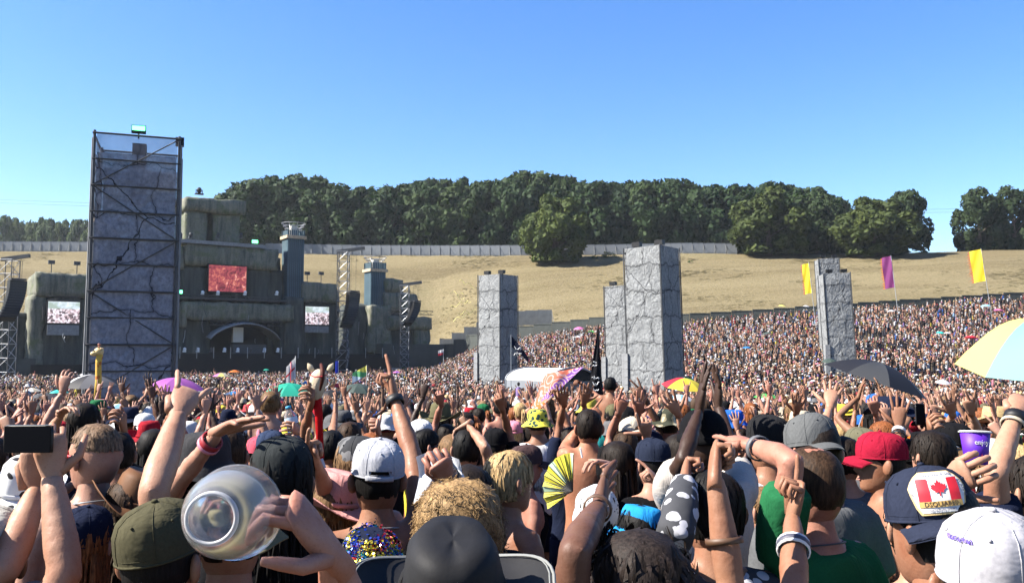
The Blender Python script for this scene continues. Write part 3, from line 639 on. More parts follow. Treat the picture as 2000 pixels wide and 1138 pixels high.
line_array(812, 590, 634, 795, 170, 12, "smaller curved black loudspeaker hang at the stage's right end", 1.9, 3)
truss_tower(12, 508, 2.2, 132, "dark truss tower at the left edge of the picture", 3.2)
line_array(34, 548, 624, 12, 131, 14, "long curved black loudspeaker hang at the left edge", 2.4, 3)
for px, py, wpx in ((70, 722, 26), (100, 722, 22), (130, 722, 30)): bush(px, py, 124, wpx, "leafy bush in front of the stage's left wing, %s" % {70: "leftmost of three", 100: "middle one", 130: "nearest the left tower"}[px], 1.1)
for px, w_ in ((790, 26), (812, 30), (838, 26)): bush(px, 700, 163, w_, "leafy bush below the stage's right end, %s of three" % {790: "leftmost", 812: "middle", 838: "rightmost"}[px], 1.1)
o = MB().box((0, 0, .9), (2.2, 2, 1.9)).build("concrete_block", "grey_box", None, loc=onground(770, 163)); tag(o, "pale grey concrete block beside the bushes below the stage", "block")
# ------------------------------------------------------------------ delay towers: scaffold wrapped in printed mesh
def delay_tower(px, Y, ptop, wd, yaw, label, mat="stone_cloth", top="stone_cloth_top", tilt=0.0, seed=0, lamp=True, toph=1.0, stack=True, sheer=False):
    g = onground(px, Y); H = P(px, ptop, Y)[2] - g[2]
    root = empty("scaffold_tower", g, 0, label, "scaffold tower", rot=(0, tilt, yaw)); h = wd / 2
    r = random.Random(seed)
    for sx in (-h, h):
        for sy in (-h, h):
            MB().tube([(sx * 1.05, sy * 1.05, 0), (sx * 1.05, sy * 1.05, H + .1)], .05, 6).build("standard_tube", "dark_steel", root)
            if sheer: MB().tube([(sx * 1.13, sy * .95, 0), (sx * 1.1, sy * .95, H - .15)], .035, 6).build("standard_tube", "grey_box", root)
    lv = 6; cs = [(-h, -h), (h, -h), (h, h), (-h, h)]
    bm = MB()
    for k in range(4): a, b = cs[k], cs[(k + 1) % 4]; bm.tube([(a[0], a[1], 0), (b[0], b[1], 0)], .038, 5); bm.tube([(a[0], a[1], -.95), (b[0], b[1], -.95)], .03, 5)
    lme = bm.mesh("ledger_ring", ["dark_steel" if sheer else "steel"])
    for k in range(1, lv + 1): q = link("ledger_ring", lme, root); q.location.z = H * k / lv; q.scale = (1.08, 1.08, 1) if sheer else (1, 1, 1)
    for k in range(lv):
        for f in range(4):
            a, b = (cs[f], cs[(f + 1) % 4]) if (k + f) % 2 else (cs[(f + 1) % 4], cs[f]); z0, z1 = H * k / lv, H * (k + 1) / lv
            s = 1.07 if sheer else .93; MB().tube([(a[0] * s, a[1] * s, z0), (b[0] * s, b[1] * s, z1)], .024 if sheer else .036, 5).build("brace", "dark_steel" if sheer else "steel", root)  # sheer tower's braces take darker steel, shade put into their colour
    for f in range(4):                                       # cloth, pulled between the ledgers, slightly slack
        nx, nz = 14, 44; V = []
        for k in range(nz + 1):
            for i in range(nx + 1):
                a = (i / nx - .5) * wd * .985; z = k / nz * (H - toph) + .05; sl = math.sin(PI * (k / nz * lv % 1.0)); e = math.sin(PI * i / nx)
                d = .055 * sl * e * (1 + fbm((a, z * .5, seed + f)) * .8) + .05 * fbm((a * .8 + z * .9, z * .7 - a, seed * 3 + f)) * e
                V.append((a, -h - .05 - d, z))
        V = np.array(V) @ rotz(f * PI / 2).T; MB().add(V, grid_faces(nz + 1, nx + 1)).build("cloth_panel", mat, root, True)
        if toph > .05:
            V = np.array([(x, -h - .05, z) for z in (H - toph + .02, H - toph * .5, H - .02) for x in (-h, 0, h)]) @ rotz(f * PI / 2).T; MB().add(V, grid_faces(3, 3)).build("top_panel", top, root)
    MB().box((0, 0, H - toph - .6), (wd * .9, wd * .9, .12)).build("platform", "dark_steel", root)
    if sheer:
        MB().box((0, 0, H * .9), (wd * .18, wd * .18, H * .2)).build("mast", "dark_steel", root)
    else:
        for sx, sy in ((-.25, -.3), (.35, -.2)):
            b = MB(); b.box((0, 0, .2), (.62, .4, .34)); b.box((0, .1, -.05), (.12, .12, .4)); b.build("flood_light", "black_plastic", root, loc=(sx * wd, sy * wd, H + .12))
    if stack:                                                # grey loudspeaker boxes up one corner
        o = empty("speaker_stack", g + rotz(yaw) @ np.array([-h - .28, -h + .1, 0]), yaw, "grey column of stacked loudspeaker boxes at the foot of the " + stack, "loudspeaker"); hb = H * .37 / 8; m_ = MB().box((0, 0, hb / 2), (.46, .6, hb * .96)).mesh("speaker_box", ["grey_box"])
        for k in range(8): q = link("speaker_box", m_, o); q.location.z = k * hb
    return root, H
lt, LH = delay_tower(262, 33.5, 283, 2.75, R(20), "tall see-through scaffold tower wrapped in stone print with blue shade painted in, at the left", "stone_cloth_sheer", "stone_cloth_top", seed=1, toph=.75, stack=None, sheer=True)
b = MB(); b.box((0, -1.0, LH + .35), (.5, .22, .28)); o = b.build("strobe_light", "black_plastic", lt); MB().box((0, -1.13, LH + .37), (.44, .05, .16)).build("lit_panel", "led_green", o); MB().tube([(0, -1, LH), (0, -1, LH + .25)], .03, 5).build("bracket", "black_plastic", o)
b = MB(); b.box((1.45, -1.2, LH - .05), (.3, .3, .3)); b.build("camera_box", "black_plastic", lt)
delay_tower(1282, 62, 486, 2.75, R(-38), "largest grey stone-print scaffold tower, right of centre", tilt=R(-1.6), seed=2, toph=.02, stack="largest stone-print tower")
delay_tower(1222, 84, 560, 2.6, R(-36), "slimmer stone-print scaffold tower half hidden behind the largest one", tilt=R(-1.2), seed=3, toph=.02, stack="half hidden stone-print tower")
delay_tower(973, 88, 539, 2.7, R(-39), "stone-print scaffold tower beside the white tent in the centre", tilt=R(-.2), seed=4, toph=.02, stack="tower beside the white tent")
delay_tower(1640, 92, 536, 2.55, R(-8), "narrow stone-print scaffold tower on the hillside crowd at the right", tilt=R(-2.2), seed=5, toph=.02, stack="narrow hillside tower")
delay_tower(1625, 112, 507, 2.4, R(-8), "farthest stone-print scaffold tower showing only its top behind the narrow one", tilt=R(-2.0), seed=6, toph=.02, stack=None)
# ------------------------------------------------------------------ front-of-house tent
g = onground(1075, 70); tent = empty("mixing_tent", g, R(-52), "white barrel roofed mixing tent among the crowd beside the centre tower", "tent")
rr, LN = 1.75, 5.4; base = 2.35; V = []; nn = 15
for j in range(9):
    for i in range(nn): a = PI * i / (nn - 1); V.append((-LN / 2 + LN * j / 8, -rr * math.cos(a) * 1.35, base + .95 * math.sin(a)))
MB().add(V, grid_faces(9, nn)).build("roof", "tent_roof", tent, True)
for s in (-1, 1):
    V = [(s * (LN / 2 - .01), -rr * math.cos(PI * i / 14) * 1.33, base + .93 * math.sin(PI * i / 14)) for i in range(15)]; MB().add(V, [tuple(range(15))]).build("arch_shade", "dark_void", tent)  # flat near-black sheet paints the shade inside the open arch
    pts = [(s * LN / 2, -rr * math.cos(PI * i / 14) * 1.36, base + .97 * math.sin(PI * i / 14)) for i in range(15)]; MB().tube(pts, .07, 6).build("arch_tube", "steel", tent)
for s in (-1, 1): MB().box((0, s * rr * 1.33, base / 2 - .2), (LN, .06, base + .4)).build("side_wall", "tent_wall", tent)
for s in (-1, 1):
    for q in (-1, 1): MB().tube([(s * LN / 2, q * rr * 1.35, -.2), (s * LN / 2, q * rr * 1.35, base)], .07, 6).build("leg", "steel", tent)
MB().box((0, 0, base / 2 - .2), (LN * .97, rr * 2.55, base + .3)).build("inner_wall", "tent_wall", tent)
# ------------------------------------------------------------------ tall banners on the hillside
def banner(px, Y, pt, pb_, wpx, c, label, lean):
    g = onground(px, Y); zt = P(px, pt, Y)[2] - g[2]; zb = P(px, pb_, Y)[2] - g[2]; wd = wpx / F * Y * .85
    root = empty("tall_banner", g, 0, label, "banner", rot=(0, R(lean), R(-42))); MB().tube([(0, 0, 0), (0, 0, zt + .1)], .045, 6).build("pole", "steel", root)
    V = [(-wd * i / 6, .12 * math.sin(i * 1.1 + k * .5), zb + (zt - zb) * k / 14 - .1 * i / 6) for k in range(15) for i in range(7)]
    MB().add(V, grid_faces(15, 7)).build("flag_cloth", "canopy", root, True, c)
    for k in range(13):
        z = zb + (zt - zb) * (k + .6) / 13; b = MB(); L = wd * random.uniform(.35, .6)
        V = [(-wd, .0, z), (-wd, .03, z - (zt - zb) / 16), (-wd - L * .6, .1, z - .25 * L - .05), (-wd - L, .16, z - L * .55)]; b.add(V, [(0, 1, 2), (0, 2, 3)]); b.build("tassel", "canopy", root, False, (.36, .1, .025))
banner(1594, 138, 512, 571, 17, (.55, .43, .015), "yellow tall banner with orange tassels beside the narrow hillside tower", -5)
banner(1757, 138, 498, 560, 22, (.13, .015, .1), "purple tall banner with orange tassels on the hillside", -5)
banner(1939, 136, 484, 547, 26, (.55, .43, .015), "larger yellow tall banner with orange tassels at the far right", -6)
# yellow paper streamers drifting in front of the hill
for k, (px, py) in enumerate(((905, 575), (880, 600), (920, 592), (895, 612), (925, 560), (885, 625))):
    a = P(px, py, 120); pts = [a + np.array([.22 * i * (1 if k % 2 else -.8), .1 * math.sin(i), .14 * i * (.6 if k % 3 else .25) + .22 * math.sin(i * 1.1 + k)]) for i in range(12)]
    o = MB().tube(pts, .035, 4).build("paper_streamer", "paint", color=(.5, .45, .15)); tag(o, "%s of the pale yellow paper streamers floating before the dry hill" % ["uppermost right", "third from top", "middle right", "second lowest", "topmost", "lowest"][k], "streamer")
# ------------------------------------------------------------------ people: heads, hair, hats, hands, bodies
HZ = np.array([.118, .112, .098, .07, .03, -.01, -.045, -.075, -.1, -.118, -.126])
HW = np.array([.002, .03, .05, .067, .076, .075, .070, .062, .050, .034, .006])
HF = np.array([.002, .03, .055, .078, .09, .091, .090, .089, .085, .074, .03])
HB = np.array([.002, .036, .062, .088, .1, .098, .088, .068, .045, .02, .004])
def hsurf(a, z, grow=0.0):
    """point of the head at angle a (0 = right, 90 deg = face) and height z; grow pushes it outwards"""
    zz = np.clip(z, HZ[-1], HZ[0]); w_ = np.interp(zz, HZ[::-1], HW[::-1]); f = np.interp(zz, HZ[::-1], HF[::-1]); b = np.interp(zz, HZ[::-1], HB[::-1])
    c, s = np.cos(a), np.sin(a); x = (w_ + grow) * np.sign(c) * np.abs(c) ** .92; y = np.where(s > 0, f + grow, b + grow) * np.sign(s) * np.abs(s) ** .92
    return np.stack([x, y - .005, np.broadcast_to(z, np.shape(x))], -1)
def head_mesh(nc=32):
    zs = np.interp(np.linspace(0, 1, 23), np.linspace(0, 1, len(HZ)), HZ); V = []
    for z in zs:
        a = np.arange(nc) * 2 * PI / nc + PI / nc * 0; p = hsurf(a, z)
        x, y = p[:, 0], p[:, 1]; front = y > .03
        nose = np.exp(-(x / .0125) ** 2) * np.interp(z, [-.05, -.038, -.028, .0, .02], [0, .016, .026, .012, 0]); sock = np.exp(-((np.abs(x) - .031) / .016) ** 2) * np.exp(-((z - .006) / .014) ** 2) * .009
        lip = np.exp(-(x / .02) ** 2) * np.exp(-((z + .066) / .008) ** 2) * .005; chin = np.exp(-(x / .02) ** 2) * np.exp(-((z + .102) / .014) ** 2) * .006; brow = np.exp(-((z - .026) / .009) ** 2) * .004
        p[:, 1] = y + np.where(front, nose - sock + lip + chin + brow, 0); V.append(p)
    b = MB(); b.add(np.concatenate(V), grid_faces(len(zs), nc, True))
    for s in (-1, 1):
        b.ball((s * .083, -.016, -.006), (.012, .023, .034), 0, 10, 7, rotz(s * .7) @ rotx(.15)); b.ball((s * .031, .077, .006), (.0125, .011, .0085), 1, 8, 6)
    b.ball((0, .0875, -.066), (.023, .006, .005), 2, 8, 5); return b
HEADB = head_mesh()
HEADV = np.concatenate(HEADB.v)
def style(a, front, side, back):
    """hairline height by angle"""
    s = np.sin(a); return np.where(s > .55, side + (front - side) * np.clip((s - .55) / .35, 0, 1), np.where(s < -.3, back, side + (back - side) * np.clip((.2 - s) / .5, 0, 1)))
def hair_mesh(kind, seed=0, detail=1.0):
    r = np.random.default_rng(seed); b = MB(); nc, nr = 40, 12
    front, side, back, th = {'short': (.07, .018, -.055, .009), 'buzz': (.058, .02, -.05, .003), 'fade': (.058, .06, .03, .004), 'long': (.07, -.02, -.1, .016), 'pony': (.07, .0, -.06, .01), 'bun': (.07, .0, -.06, .01), 'curly': (.06, -.03, -.09, .034), 'afro': (.06, -.04, -.1, .07), 'fringe': (.04, -.03, -.09, .02)}[kind]
    a = np.arange(nc) * 2 * PI / nc; hl = style(a, front, side, back); V = []
    lump = {'curly': .016, 'afro': .02, 'fringe': .007}.get(kind, .004)
    for i in range(nr):
        t = i / (nr - 1); z = .118 + (hl - .118) * t; g = th * (1 if i < nr - 1 else .1); p = hsurf(a, z, g); p[:, 2] += th * (1 - t) * .9
        nz = np.array([mnoise.noise(Vector((q[0] * 38 + seed, q[1] * 38, q[2] * 38))) for q in p]); d = p / np.linalg.norm(p, axis=1)[:, None]; V.append(p + d * (nz * lump)[:, None])
    top = np.array([[0, -.005, .118 + th * .95]]); V = np.concatenate(V + [top]); Fc = grid_faces(nr, nc, True) + [(len(V) - 1, (j + 1) % nc, j) for j in range(nc)]
    b.add(V, Fc)
    ns = int({'buzz': 0, 'fade': 160, 'short': 420, 'long': 420, 'pony': 420, 'bun': 420, 'curly': 1900, 'afro': 1300, 'fringe': 700}[kind] * detail)
    for _ in range(ns):
        a0 = r.uniform(0, 2 * PI); t0 = r.uniform(0, .95) ** .7; h0 = float(style(np.array(a0), front, side, back))
        if kind in ('curly', 'afro'):
            z = .118 + (h0 - .118) * t0; p = hsurf(np.array(a0), z, th * r.uniform(.75, 1.05)); p[2] += th * (1 - t0) * .9; n_ = nrm(p); u1 = nrm(np.cross(n_, r.normal(size=3))); u2 = np.cross(n_, u1); rad = r.uniform(.003, .006); ph = r.uniform(0, 6.28); L = r.uniform(.012, .03)
            pts = [p + n_ * (L * q * .35) + u1 * (rad * math.cos(ph + q * 5) + (q - .5) * L) + u2 * rad * math.sin(ph + q * 5) for q in np.linspace(0, 1.3, 6)]
            b.tube(pts, r.uniform(.0006, .0011), 3, cap=False)
        else:
            pts = []; da = r.normal() * .18; L = r.uniform(.25, .5); lift = th * r.uniform(.8, 1.5) + (.004 if kind == 'fringe' else 0)
            for q in np.linspace(0, 1, 5):
                tt = min(1.03, t0 + L * q); z = .118 + (h0 - .118) * tt; p = hsurf(np.array(a0 + da * q), z, lift); p[2] += th * (1 - tt) * .9 + .002; pts.append(p)
            if kind == 'fringe': pts = [p + nrm(p) * (.012 * math.sin(i * 1.3 + a0 * 9)) for i, p in enumerate(pts)]
            w_ = r.uniform(.0025, .006); T = np.array(pts); sd = np.cross(np.gradient(T, axis=0), T); sd /= np.maximum(np.linalg.norm(sd, axis=1), 1e-9)[:, None]; ww = w_ * np.array([.3, 1, 1, .8, .15])[:, None]
            b.add(np.concatenate([T - sd * ww, T + sd * ww]), [(i, i + 1, i + 6, i + 5) for i in range(4)])
    if kind == 'long':
        for k in range(int(150 * detail) + 26):
            a0 = r.uniform(PI * .98, 2 * PI * 1.01); p = hsurf(np.array(a0), r.uniform(-.08, .0), .014); L = r.uniform(.2, .34); x = r.normal() * .012
            pts = [p, p + np.array([x * .3, -.012, -L * .35]), p + np.array([x, -.022 + r.normal() * .01, -L * .7]), p + np.array([x * 1.6, -.012 + r.normal() * .012, -L])]
            b.tube(pts, [.010, .011, .008, .002] if k < 26 or detail < .6 else [.004, .005, .004, .001], 5 if k < 26 else 4, cap=False)
    if kind in ('pony', 'bun'):
        c = np.array([0, -.105, .03 if kind == 'pony' else .06])
        if kind == 'bun': b.ball(c, (.042, .038, .04), 0, 12, 8)
        else:
            for k in range(int(60 * detail) + 10):
                o = r.normal(size=3) * .014; L = r.uniform(.18, .28); pts = [c + o * .4, c + o + np.array([0, -.045, -.01]), c + o * 1.5 + np.array([0, -.06, -L * .5]), c + o * 1.8 + np.array([0, -.045, -L])]
                b.tube(pts, [.009, .011, .009, .002] if k < 10 else [.003, .004, .003, .001], 4, cap=False)
    return b
def lathe_hat(rings, nc=40):
    """rings: functions a -> (radius grow, z) around the head outline at the hat line"""
    a = np.arange(nc) * 2 * PI / nc; V = []
    for f in rings:
        g, z, k = f(a); p = hsurf(a, np.full(nc, .03), 0.012); d = p.copy(); d[:, 2] = 0; L = np.linalg.norm(d[:, :2], axis=1)[:, None]; d = d / L
        q = p * np.reshape(k, (-1, 1)) + d * np.reshape(g, (-1, 1)); q[:, 2] = z; V.append(q)
    return V
def one(v): return lambda a: (np.full_like(a, v[0]), np.full_like(a, v[1]), np.full_like(a, v[2]))
def hat_parts(kind, seed=0):
    """list of (name, MB, material key or None for own colour); first is the hat itself"""
    nc = 48; out = []; b = MB()
    if kind in ('cap', 'capplain', 'capback'):
        zr = [(.0, .03, 1.0), (.001, .055, 1.0), (.0, .085, .97), (-.001, .11, .88), (0, .127, .68), (0, .137, .4), (0, .14, .12)]
        V = lathe_hat([one(v) for v in zr], nc); a = np.arange(nc) * 2 * PI / nc
        for i, p in enumerate(V):
            p += nrm(np.array([0, 0, 1])) * 0; d = p / np.linalg.norm(p, axis=1)[:, None]; seam = np.exp(-((np.abs(((a + PI / 6) % (PI / 3)) - PI / 6)) / .05) ** 2); nz = np.array([mnoise.noise(Vector((q[0] * 14 + seed, q[1] * 14, q[2] * 14))) for q in p])
            p += d * (seam * -.0022 + nz * .004)[:, None]
        nr = len(V); VV = np.concatenate(V + [np.array([[0, -.005, .141]])]); Fc = []
        hole = kind == 'cap'
        for f in grid_faces(nr, nc, True):
            c = VV[list(f)].mean(0)
            if hole and c[1] < 0 and (c[0] / .036) ** 2 + ((c[2] - .03) / .04) ** 2 < 1: continue
            Fc.append(f)
        Fc += [(len(VV) - 1, (nr - 1) * nc + j, (nr - 1) * nc + (j + 1) % nc) for j in range(nc)]
        b.add(VV, Fc); b.tube(list(V[0]) + [V[0][0]], .0032, 5, cap=False); out.append(('cap', b, None)); sm_ = MB()
        for j in range(6): jj = int(round(j * nc / 6)); sm_.tube([V[i][jj] * 1.006 for i in range(len(V))], .0013, 4, cap=False)
        for j in range(6): jj = int(round((j + .5) * nc / 6)); sm_.ball(V[3][jj] * 1.004, (.0035, .0035, .0035), 0, 6, 4)
        sm_.tube([q * 1.004 + np.array([0, 0, .012]) for q in V[0]] + [V[0][0] * 1.004 + np.array([0, 0, .012])], .0008, 4, cap=False); out.append(('seams', sm_, None))
        br = MB(); V = []; n1, n2 = 17, 6
        for j in range(n2):
            for i in range(n1):
                th = PI * (.14 + .72 * i / (n1 - 1)); p = hsurf(np.array(th), .03, .011); e = j / (n2 - 1); d = .078 * math.sin(th) ** .6 * e; V.append((p[0] * (1 - .06 * e), p[1] + d, .034 - .02 * (p[0] / .08) ** 2 - .022 * e * e))
        V = np.array(V); V2 = V - np.array([0, 0, .004]); n0 = len(V); Fc = [tuple(reversed(f)) for f in grid_faces(n2, n1)] + [tuple(q + n0 for q in f) for f in grid_faces(n2, n1)] + [((n2 - 1) * n1 + i, (n2 - 1) * n1 + i + 1, (n2 - 1) * n1 + i + 1 + n0, (n2 - 1) * n1 + i + n0) for i in range(n1 - 1)]
        br.add(np.vstack([V, V2]), Fc); out.append(('brim', br, None)); out.append(('button', MB().ball((0, -.005, .143), (.008, .008, .005), 0, 8, 5), None))
        if hole:
            st = MB(); pts = [(.036 * math.cos(q), -.108 + .010 * (1 - math.sin(q)) * 0 - .006 + .03 * math.sin(q) * .35, .03 + .042 * math.sin(q)) for q in np.linspace(0, PI, 13)]; pts = [np.array([x, float(hsurf(np.array(math.atan2(-1, x / .1)), .05, .014)[1]) + max(0, z - .04) * .25, z]) for x, y, z in pts]; st.tube(pts, .0035, 5)
            pts = [hsurf(np.array(1.5 * PI + q), .03, .013) for q in np.linspace(-.5, .5, 9)]; st.tube(pts, .006, 6, flat=[(1.6, .5)] * 9); out.append(('strap', st, None))
    elif kind in ('bucket', 'boonie', 'cowboy', 'sun', 'fedora'):
        top, bw, dz, wave = {'bucket': (.125, .05, -.05, .006), 'boonie': (.125, .085, -.035, .012), 'cowboy': (.165, .105, .0, .0), 'sun': (.13, .12, -.035, .015), 'fedora': (.15, .06, -.008, .002)}[kind]
        a = np.arange(nc) * 2 * PI / nc
        def crown(z, k, g=0.0): return lambda a: (np.full_like(a, g), np.full_like(a, z) if kind not in ('cowboy', 'fedora') else z - (.004 * (z > .13) * np.exp(-(np.cos(a) / .35) ** 2)), np.full_like(a, k))
        def brim(e):
            def f(a):
                wv = wave * np.sin(a * 5 + seed) * e + wave * .6 * np.sin(a * 3 + 1) * e; up = (.058 * np.abs(np.cos(a)) ** 2.2 * e ** 2 - .02 * np.abs(np.sin(a)) * e) if kind == 'cowboy' else 0
                g = bw * e * (1 - .2 * np.abs(np.cos(a)) * (kind == 'cowboy') * e); return (g, .035 + dz * e + wv + up, np.ones_like(a))
            return f
        rings = [brim(1.0), brim(.75), brim(.5), brim(.25), brim(0.02), crown(.05, 1.0), crown(.085, .97), crown(top * .85, .92), crown(top, .8), crown(top + .006 - (.008 if kind in ('cowboy', 'fedora') else 0), .5), crown(top + .004 - (.008 if kind in ('cowboy', 'fedora') else 0), .15)]
        V = lathe_hat(rings, nc); nr = len(V)
        if kind in ('cowboy', 'fedora'):
            for i in (7, 8, 9, 10): V[i][:, 0] *= (.94, .8, .72, .7)[i - 7]
        for i in range(5, nr - 2): p = V[i]; nz = np.array([mnoise.noise(Vector((q[0] * 16 + seed * 3, q[1] * 16, q[2] * 16))) for q in p]); p += (p / np.linalg.norm(p, axis=1)[:, None]) * (nz * .006)[:, None]
        VV = np.concatenate(V + [np.array([[0, -.005, V[-1][:, 2].mean()]])]); b.add(VV, grid_faces(nr, nc, True) + [(len(VV) - 1, (nr - 1) * nc + j, (nr - 1) * nc + (j + 1) % nc) for j in range(nc)])
        b.tube(list(V[0]) + [V[0][0]], .0028, 5, cap=False); out.append(({'cowboy': 'cowboy_hat', 'bucket': 'bucket_hat', 'boonie': 'boonie_hat', 'sun': 'sun_hat', 'fedora': 'fedora'}[kind], b, None))
        if kind in ('cowboy', 'fedora', 'sun'): pts = [q * np.array([1.035, 1.035, 1]) for q in V[5]]; out.append(('hat_band', MB().tube(pts + [pts[0]], .008, 6, cap=False, flat=[(1.2, .35)] * (nc + 1)), None))
    elif kind == 'beanie':
        a = np.arange(nc) * 2 * PI / nc; V = []
        V = lathe_hat([one(v) for v in [(.004, .02, 1.0), (.01, .025, 1.0), (.01, .048, 1.0), (.003, .05, 1.0)] + [(.003, .05 + .1 * math.sin(q), math.cos(q) ** .8) for q in (.2, .45, .7, .95, 1.2, 1.4)]], nc)
        VV = np.concatenate(V + [np.array([[0, -.005, .152]])]); nr = len(V); b.add(VV, grid_faces(nr, nc, True) + [(len(VV) - 1, (nr - 1) * nc + j, (nr - 1) * nc + (j + 1) % nc) for j in range(nc)]); out.append(('beanie', b, None))
    elif kind == 'scarf':
        a = np.arange(nc) * 2 * PI / nc; hl = style(a, .05, -.06, -.11); V = []
        for i in range(10): t = i / 9; z = .118 + (hl - .118) * t; p = hsurf(a, z, .022 + .012 * t); p[:, 2] += .02 * (1 - t); p += (np.array([mnoise.noise(Vector((q[0] * 20, q[1] * 20, q[2] * 20))) for q in p]) * .008)[:, None] * p / .1; V.append(p)
        for k in (1, 2): p = V[9].copy(); bk = (np.sin(a) < .1); p[:, 2] -= np.where(bk, .06 * k, .01 * k); p[:, :2] *= 1 + .05 * k; V.append(p)
        VV = np.concatenate(V + [np.array([[0, -.005, .14]])]); b.add(VV, grid_faces(len(V), nc, True) + [(len(VV) - 1, (j + 1) % nc, j) for j in range(nc)]); out.append(('head_scarf', b, None))
    return out
# hands: (spread, curl at knuckle, middle, tip) for index..little, then the thumb (out, across)
HP = {'open': ([(-13, 4, 8, 6), (-3, 2, 6, 5), (7, 4, 8, 6), (19, 8, 10, 8)], (48, 10)), 'flat': ([(-4, 3, 5, 4), (-1, 2, 4, 3), (2, 3, 5, 4), (6, 5, 6, 5)], (28, 12)),
      'relax': ([(-6, 22, 28, 15), (-1, 28, 34, 18), (4, 32, 36, 20), (10, 36, 38, 20)], (38, 25)), 'point': ([(-4, 2, 5, 4), (0, 80, 90, 50), (3, 84, 92, 50), (6, 86, 92, 50)], (20, 60)),
      'peace': ([(-14, 2, 5, 4), (10, 2, 5, 4), (4, 84, 92, 50), (7, 86, 92, 50)], (12, 70)), 'two': ([(-4, 2, 5, 4), (2, 2, 5, 4), (4, 70, 85, 50), (7, 75, 88, 50)], (25, 55)),
      'horns': ([(-14, 2, 6, 4), (0, 82, 92, 50), (3, 84, 92, 50), (18, 4, 8, 6)], (15, 65)), 'fist': ([(-3, 78, 92, 55), (0, 80, 94, 55), (3, 82, 94, 55), (6, 84, 94, 55)], (15, 65)),
      'grip': ([(-3, 48, 60, 35), (0, 50, 62, 35), (3, 52, 62, 35), (6, 54, 62, 35)], (55, 45)), 'thumb': ([(-3, 78, 92, 55), (0, 80, 94, 55), (3, 82, 94, 55), (6, 84, 94, 55)], (80, -8)), 'lshape': ([(-6, 2, 5, 4), (0, 75, 85, 45), (3, 80, 90, 50), (6, 84, 90, 50)], (75, 0))}
def hand_add(b, W, d, pn, side, pose, s=1.0, m=0, n=7, seed=0):
    """hand at wrist W pointing along d with palm normal pn; side +1 right hand, -1 left"""
    X = nrm(d); Z = nrm(np.asarray(pn, float) - X * np.dot(pn, X)); Yv = np.cross(Z, X) * side      # Yv points to the thumb
    def L(x, y, z): return W + (X * x + Yv * y + Z * z) * s
    r = random.Random(seed)
    xs = [-.035, 0, .025, .055, .085, .1]; hw = [.0225, .0235, .031, .0375, .0385, .032]; ht = [.019, .018, .0175, .0155, .0118, .008]
    V = []; k = 12
    for x, a, c in zip(xs, hw, ht):
        for j in range(k): th = 2 * PI * j / k; V.append(L(x, a * math.cos(th) + .002, c * math.sin(th)))
    V += [L(-.036, 0, 0), L(.104, 0, 0)]; Fc = grid_faces(len(xs), k, True); e = len(xs) * k
    Fc += [(e, (j + 1) % k, j) for j in range(k)] + [(e + 1, e - k + j, e - k + (j + 1) % k) for j in range(k)]
    if side > 0: Fc = [tuple(reversed(f)) for f in Fc]
    b.add(V, Fc, m); fing, th_ = HP[pose]; bases = [(.092, .030), (.098, .010), (.094, -.011), (.085, -.030)]; lens = [(.041, .026, .02), (.046, .029, .021), (.043, .027, .021), (.033, .021, .018)]
    for (sp, c1, c2, c3), (bx, by), ln in zip(fing, bases, lens):
        sp = -sp + r.uniform(-2, 2); c1 += r.uniform(-4, 6); c2 += r.uniform(-4, 6); p = np.array([bx - .008, by, 0.0]); pts = [p]; dirh = np.array([math.cos(R(sp)), math.sin(R(sp)), 0]); cur = 0
        for c_, l_ in zip((c1, c2, c3), ln): cur += c_; pts.append(pts[-1] + (dirh * math.cos(R(cur)) + np.array([0, 0, 1.0]) * math.sin(R(cur))) * l_)
        rd = [.0086, .0081, .0072, .0052]; q = [L(*a) for a in pts]; q2 = [q[0], (q[0] + q[1]) / 2, q[1], (q[1] + q[2]) / 2, q[2], (q[2] + q[3]) / 2, q[3]]; rr = [rd[0] * 1.08, rd[0] * .92, rd[1] * 1.1, rd[1] * .9, rd[2] * 1.08, rd[2] * .94, rd[3]]
        b.tube(q2, [a * s for a in rr], n, m)
    o, ac = th_; p = np.array([.018, .03, .004]); d1 = np.array([math.cos(R(o)), math.sin(R(o)), .25 * math.sin(R(ac))]); d2 = np.array([math.cos(R(o - ac * .7)), math.sin(R(o - ac * .7)), .75 * math.sin(R(ac))])
    pts = [p - d1 * .015, p + nrm(d1) * .042, p + nrm(d1) * .042 + nrm(d2) * .032, p + nrm(d1) * .042 + nrm(d2) * .032 + nrm(d2) * .024]; b.tube([L(*a) for a in pts], [.0145 * s, .0112 * s, .0094 * s, .006 * s], n, m)
SEC = [(.86, .165, .118, 0), (.96, .158, .11, 0), (1.07, .143, .1, .0), (1.18, .155, .108, .004), (1.29, .172, .116, .004), (1.37, .172, .108, 0), (1.425, .145, .088, -.004), (1.46, .095, .07, -.008), (1.485, .065, .06, -.008), (1.53, .056, .057, .0), (1.575, .055, .058, .006)]
def torso(b, grow=0.0, zmin=.8, zmax=1.6, wide=1.0, n=14, m=0, bulge=0.0):
    pts = []; V = []; rows = [q for q in SEC if zmin <= q[0] <= zmax]
    for z, w_, d, y in rows:
        for j in range(n): a = 2 * PI * j / n; V.append(((w_ * wide + grow) * math.cos(a), (d * (1 + bulge) + grow) * math.sin(a) + y, z))
    k = len(rows); V += [(0, 0, rows[0][0]), (0, rows[-1][3], rows[-1][0])]; Fc = grid_faces(k, n, True) + [(k * n, (j + 1) % n, j) for j in range(n)] + [(k * n + 1, (k - 1) * n + j, (k - 1) * n + (j + 1) % n) for j in range(n)]
    b.add(V, Fc, m)
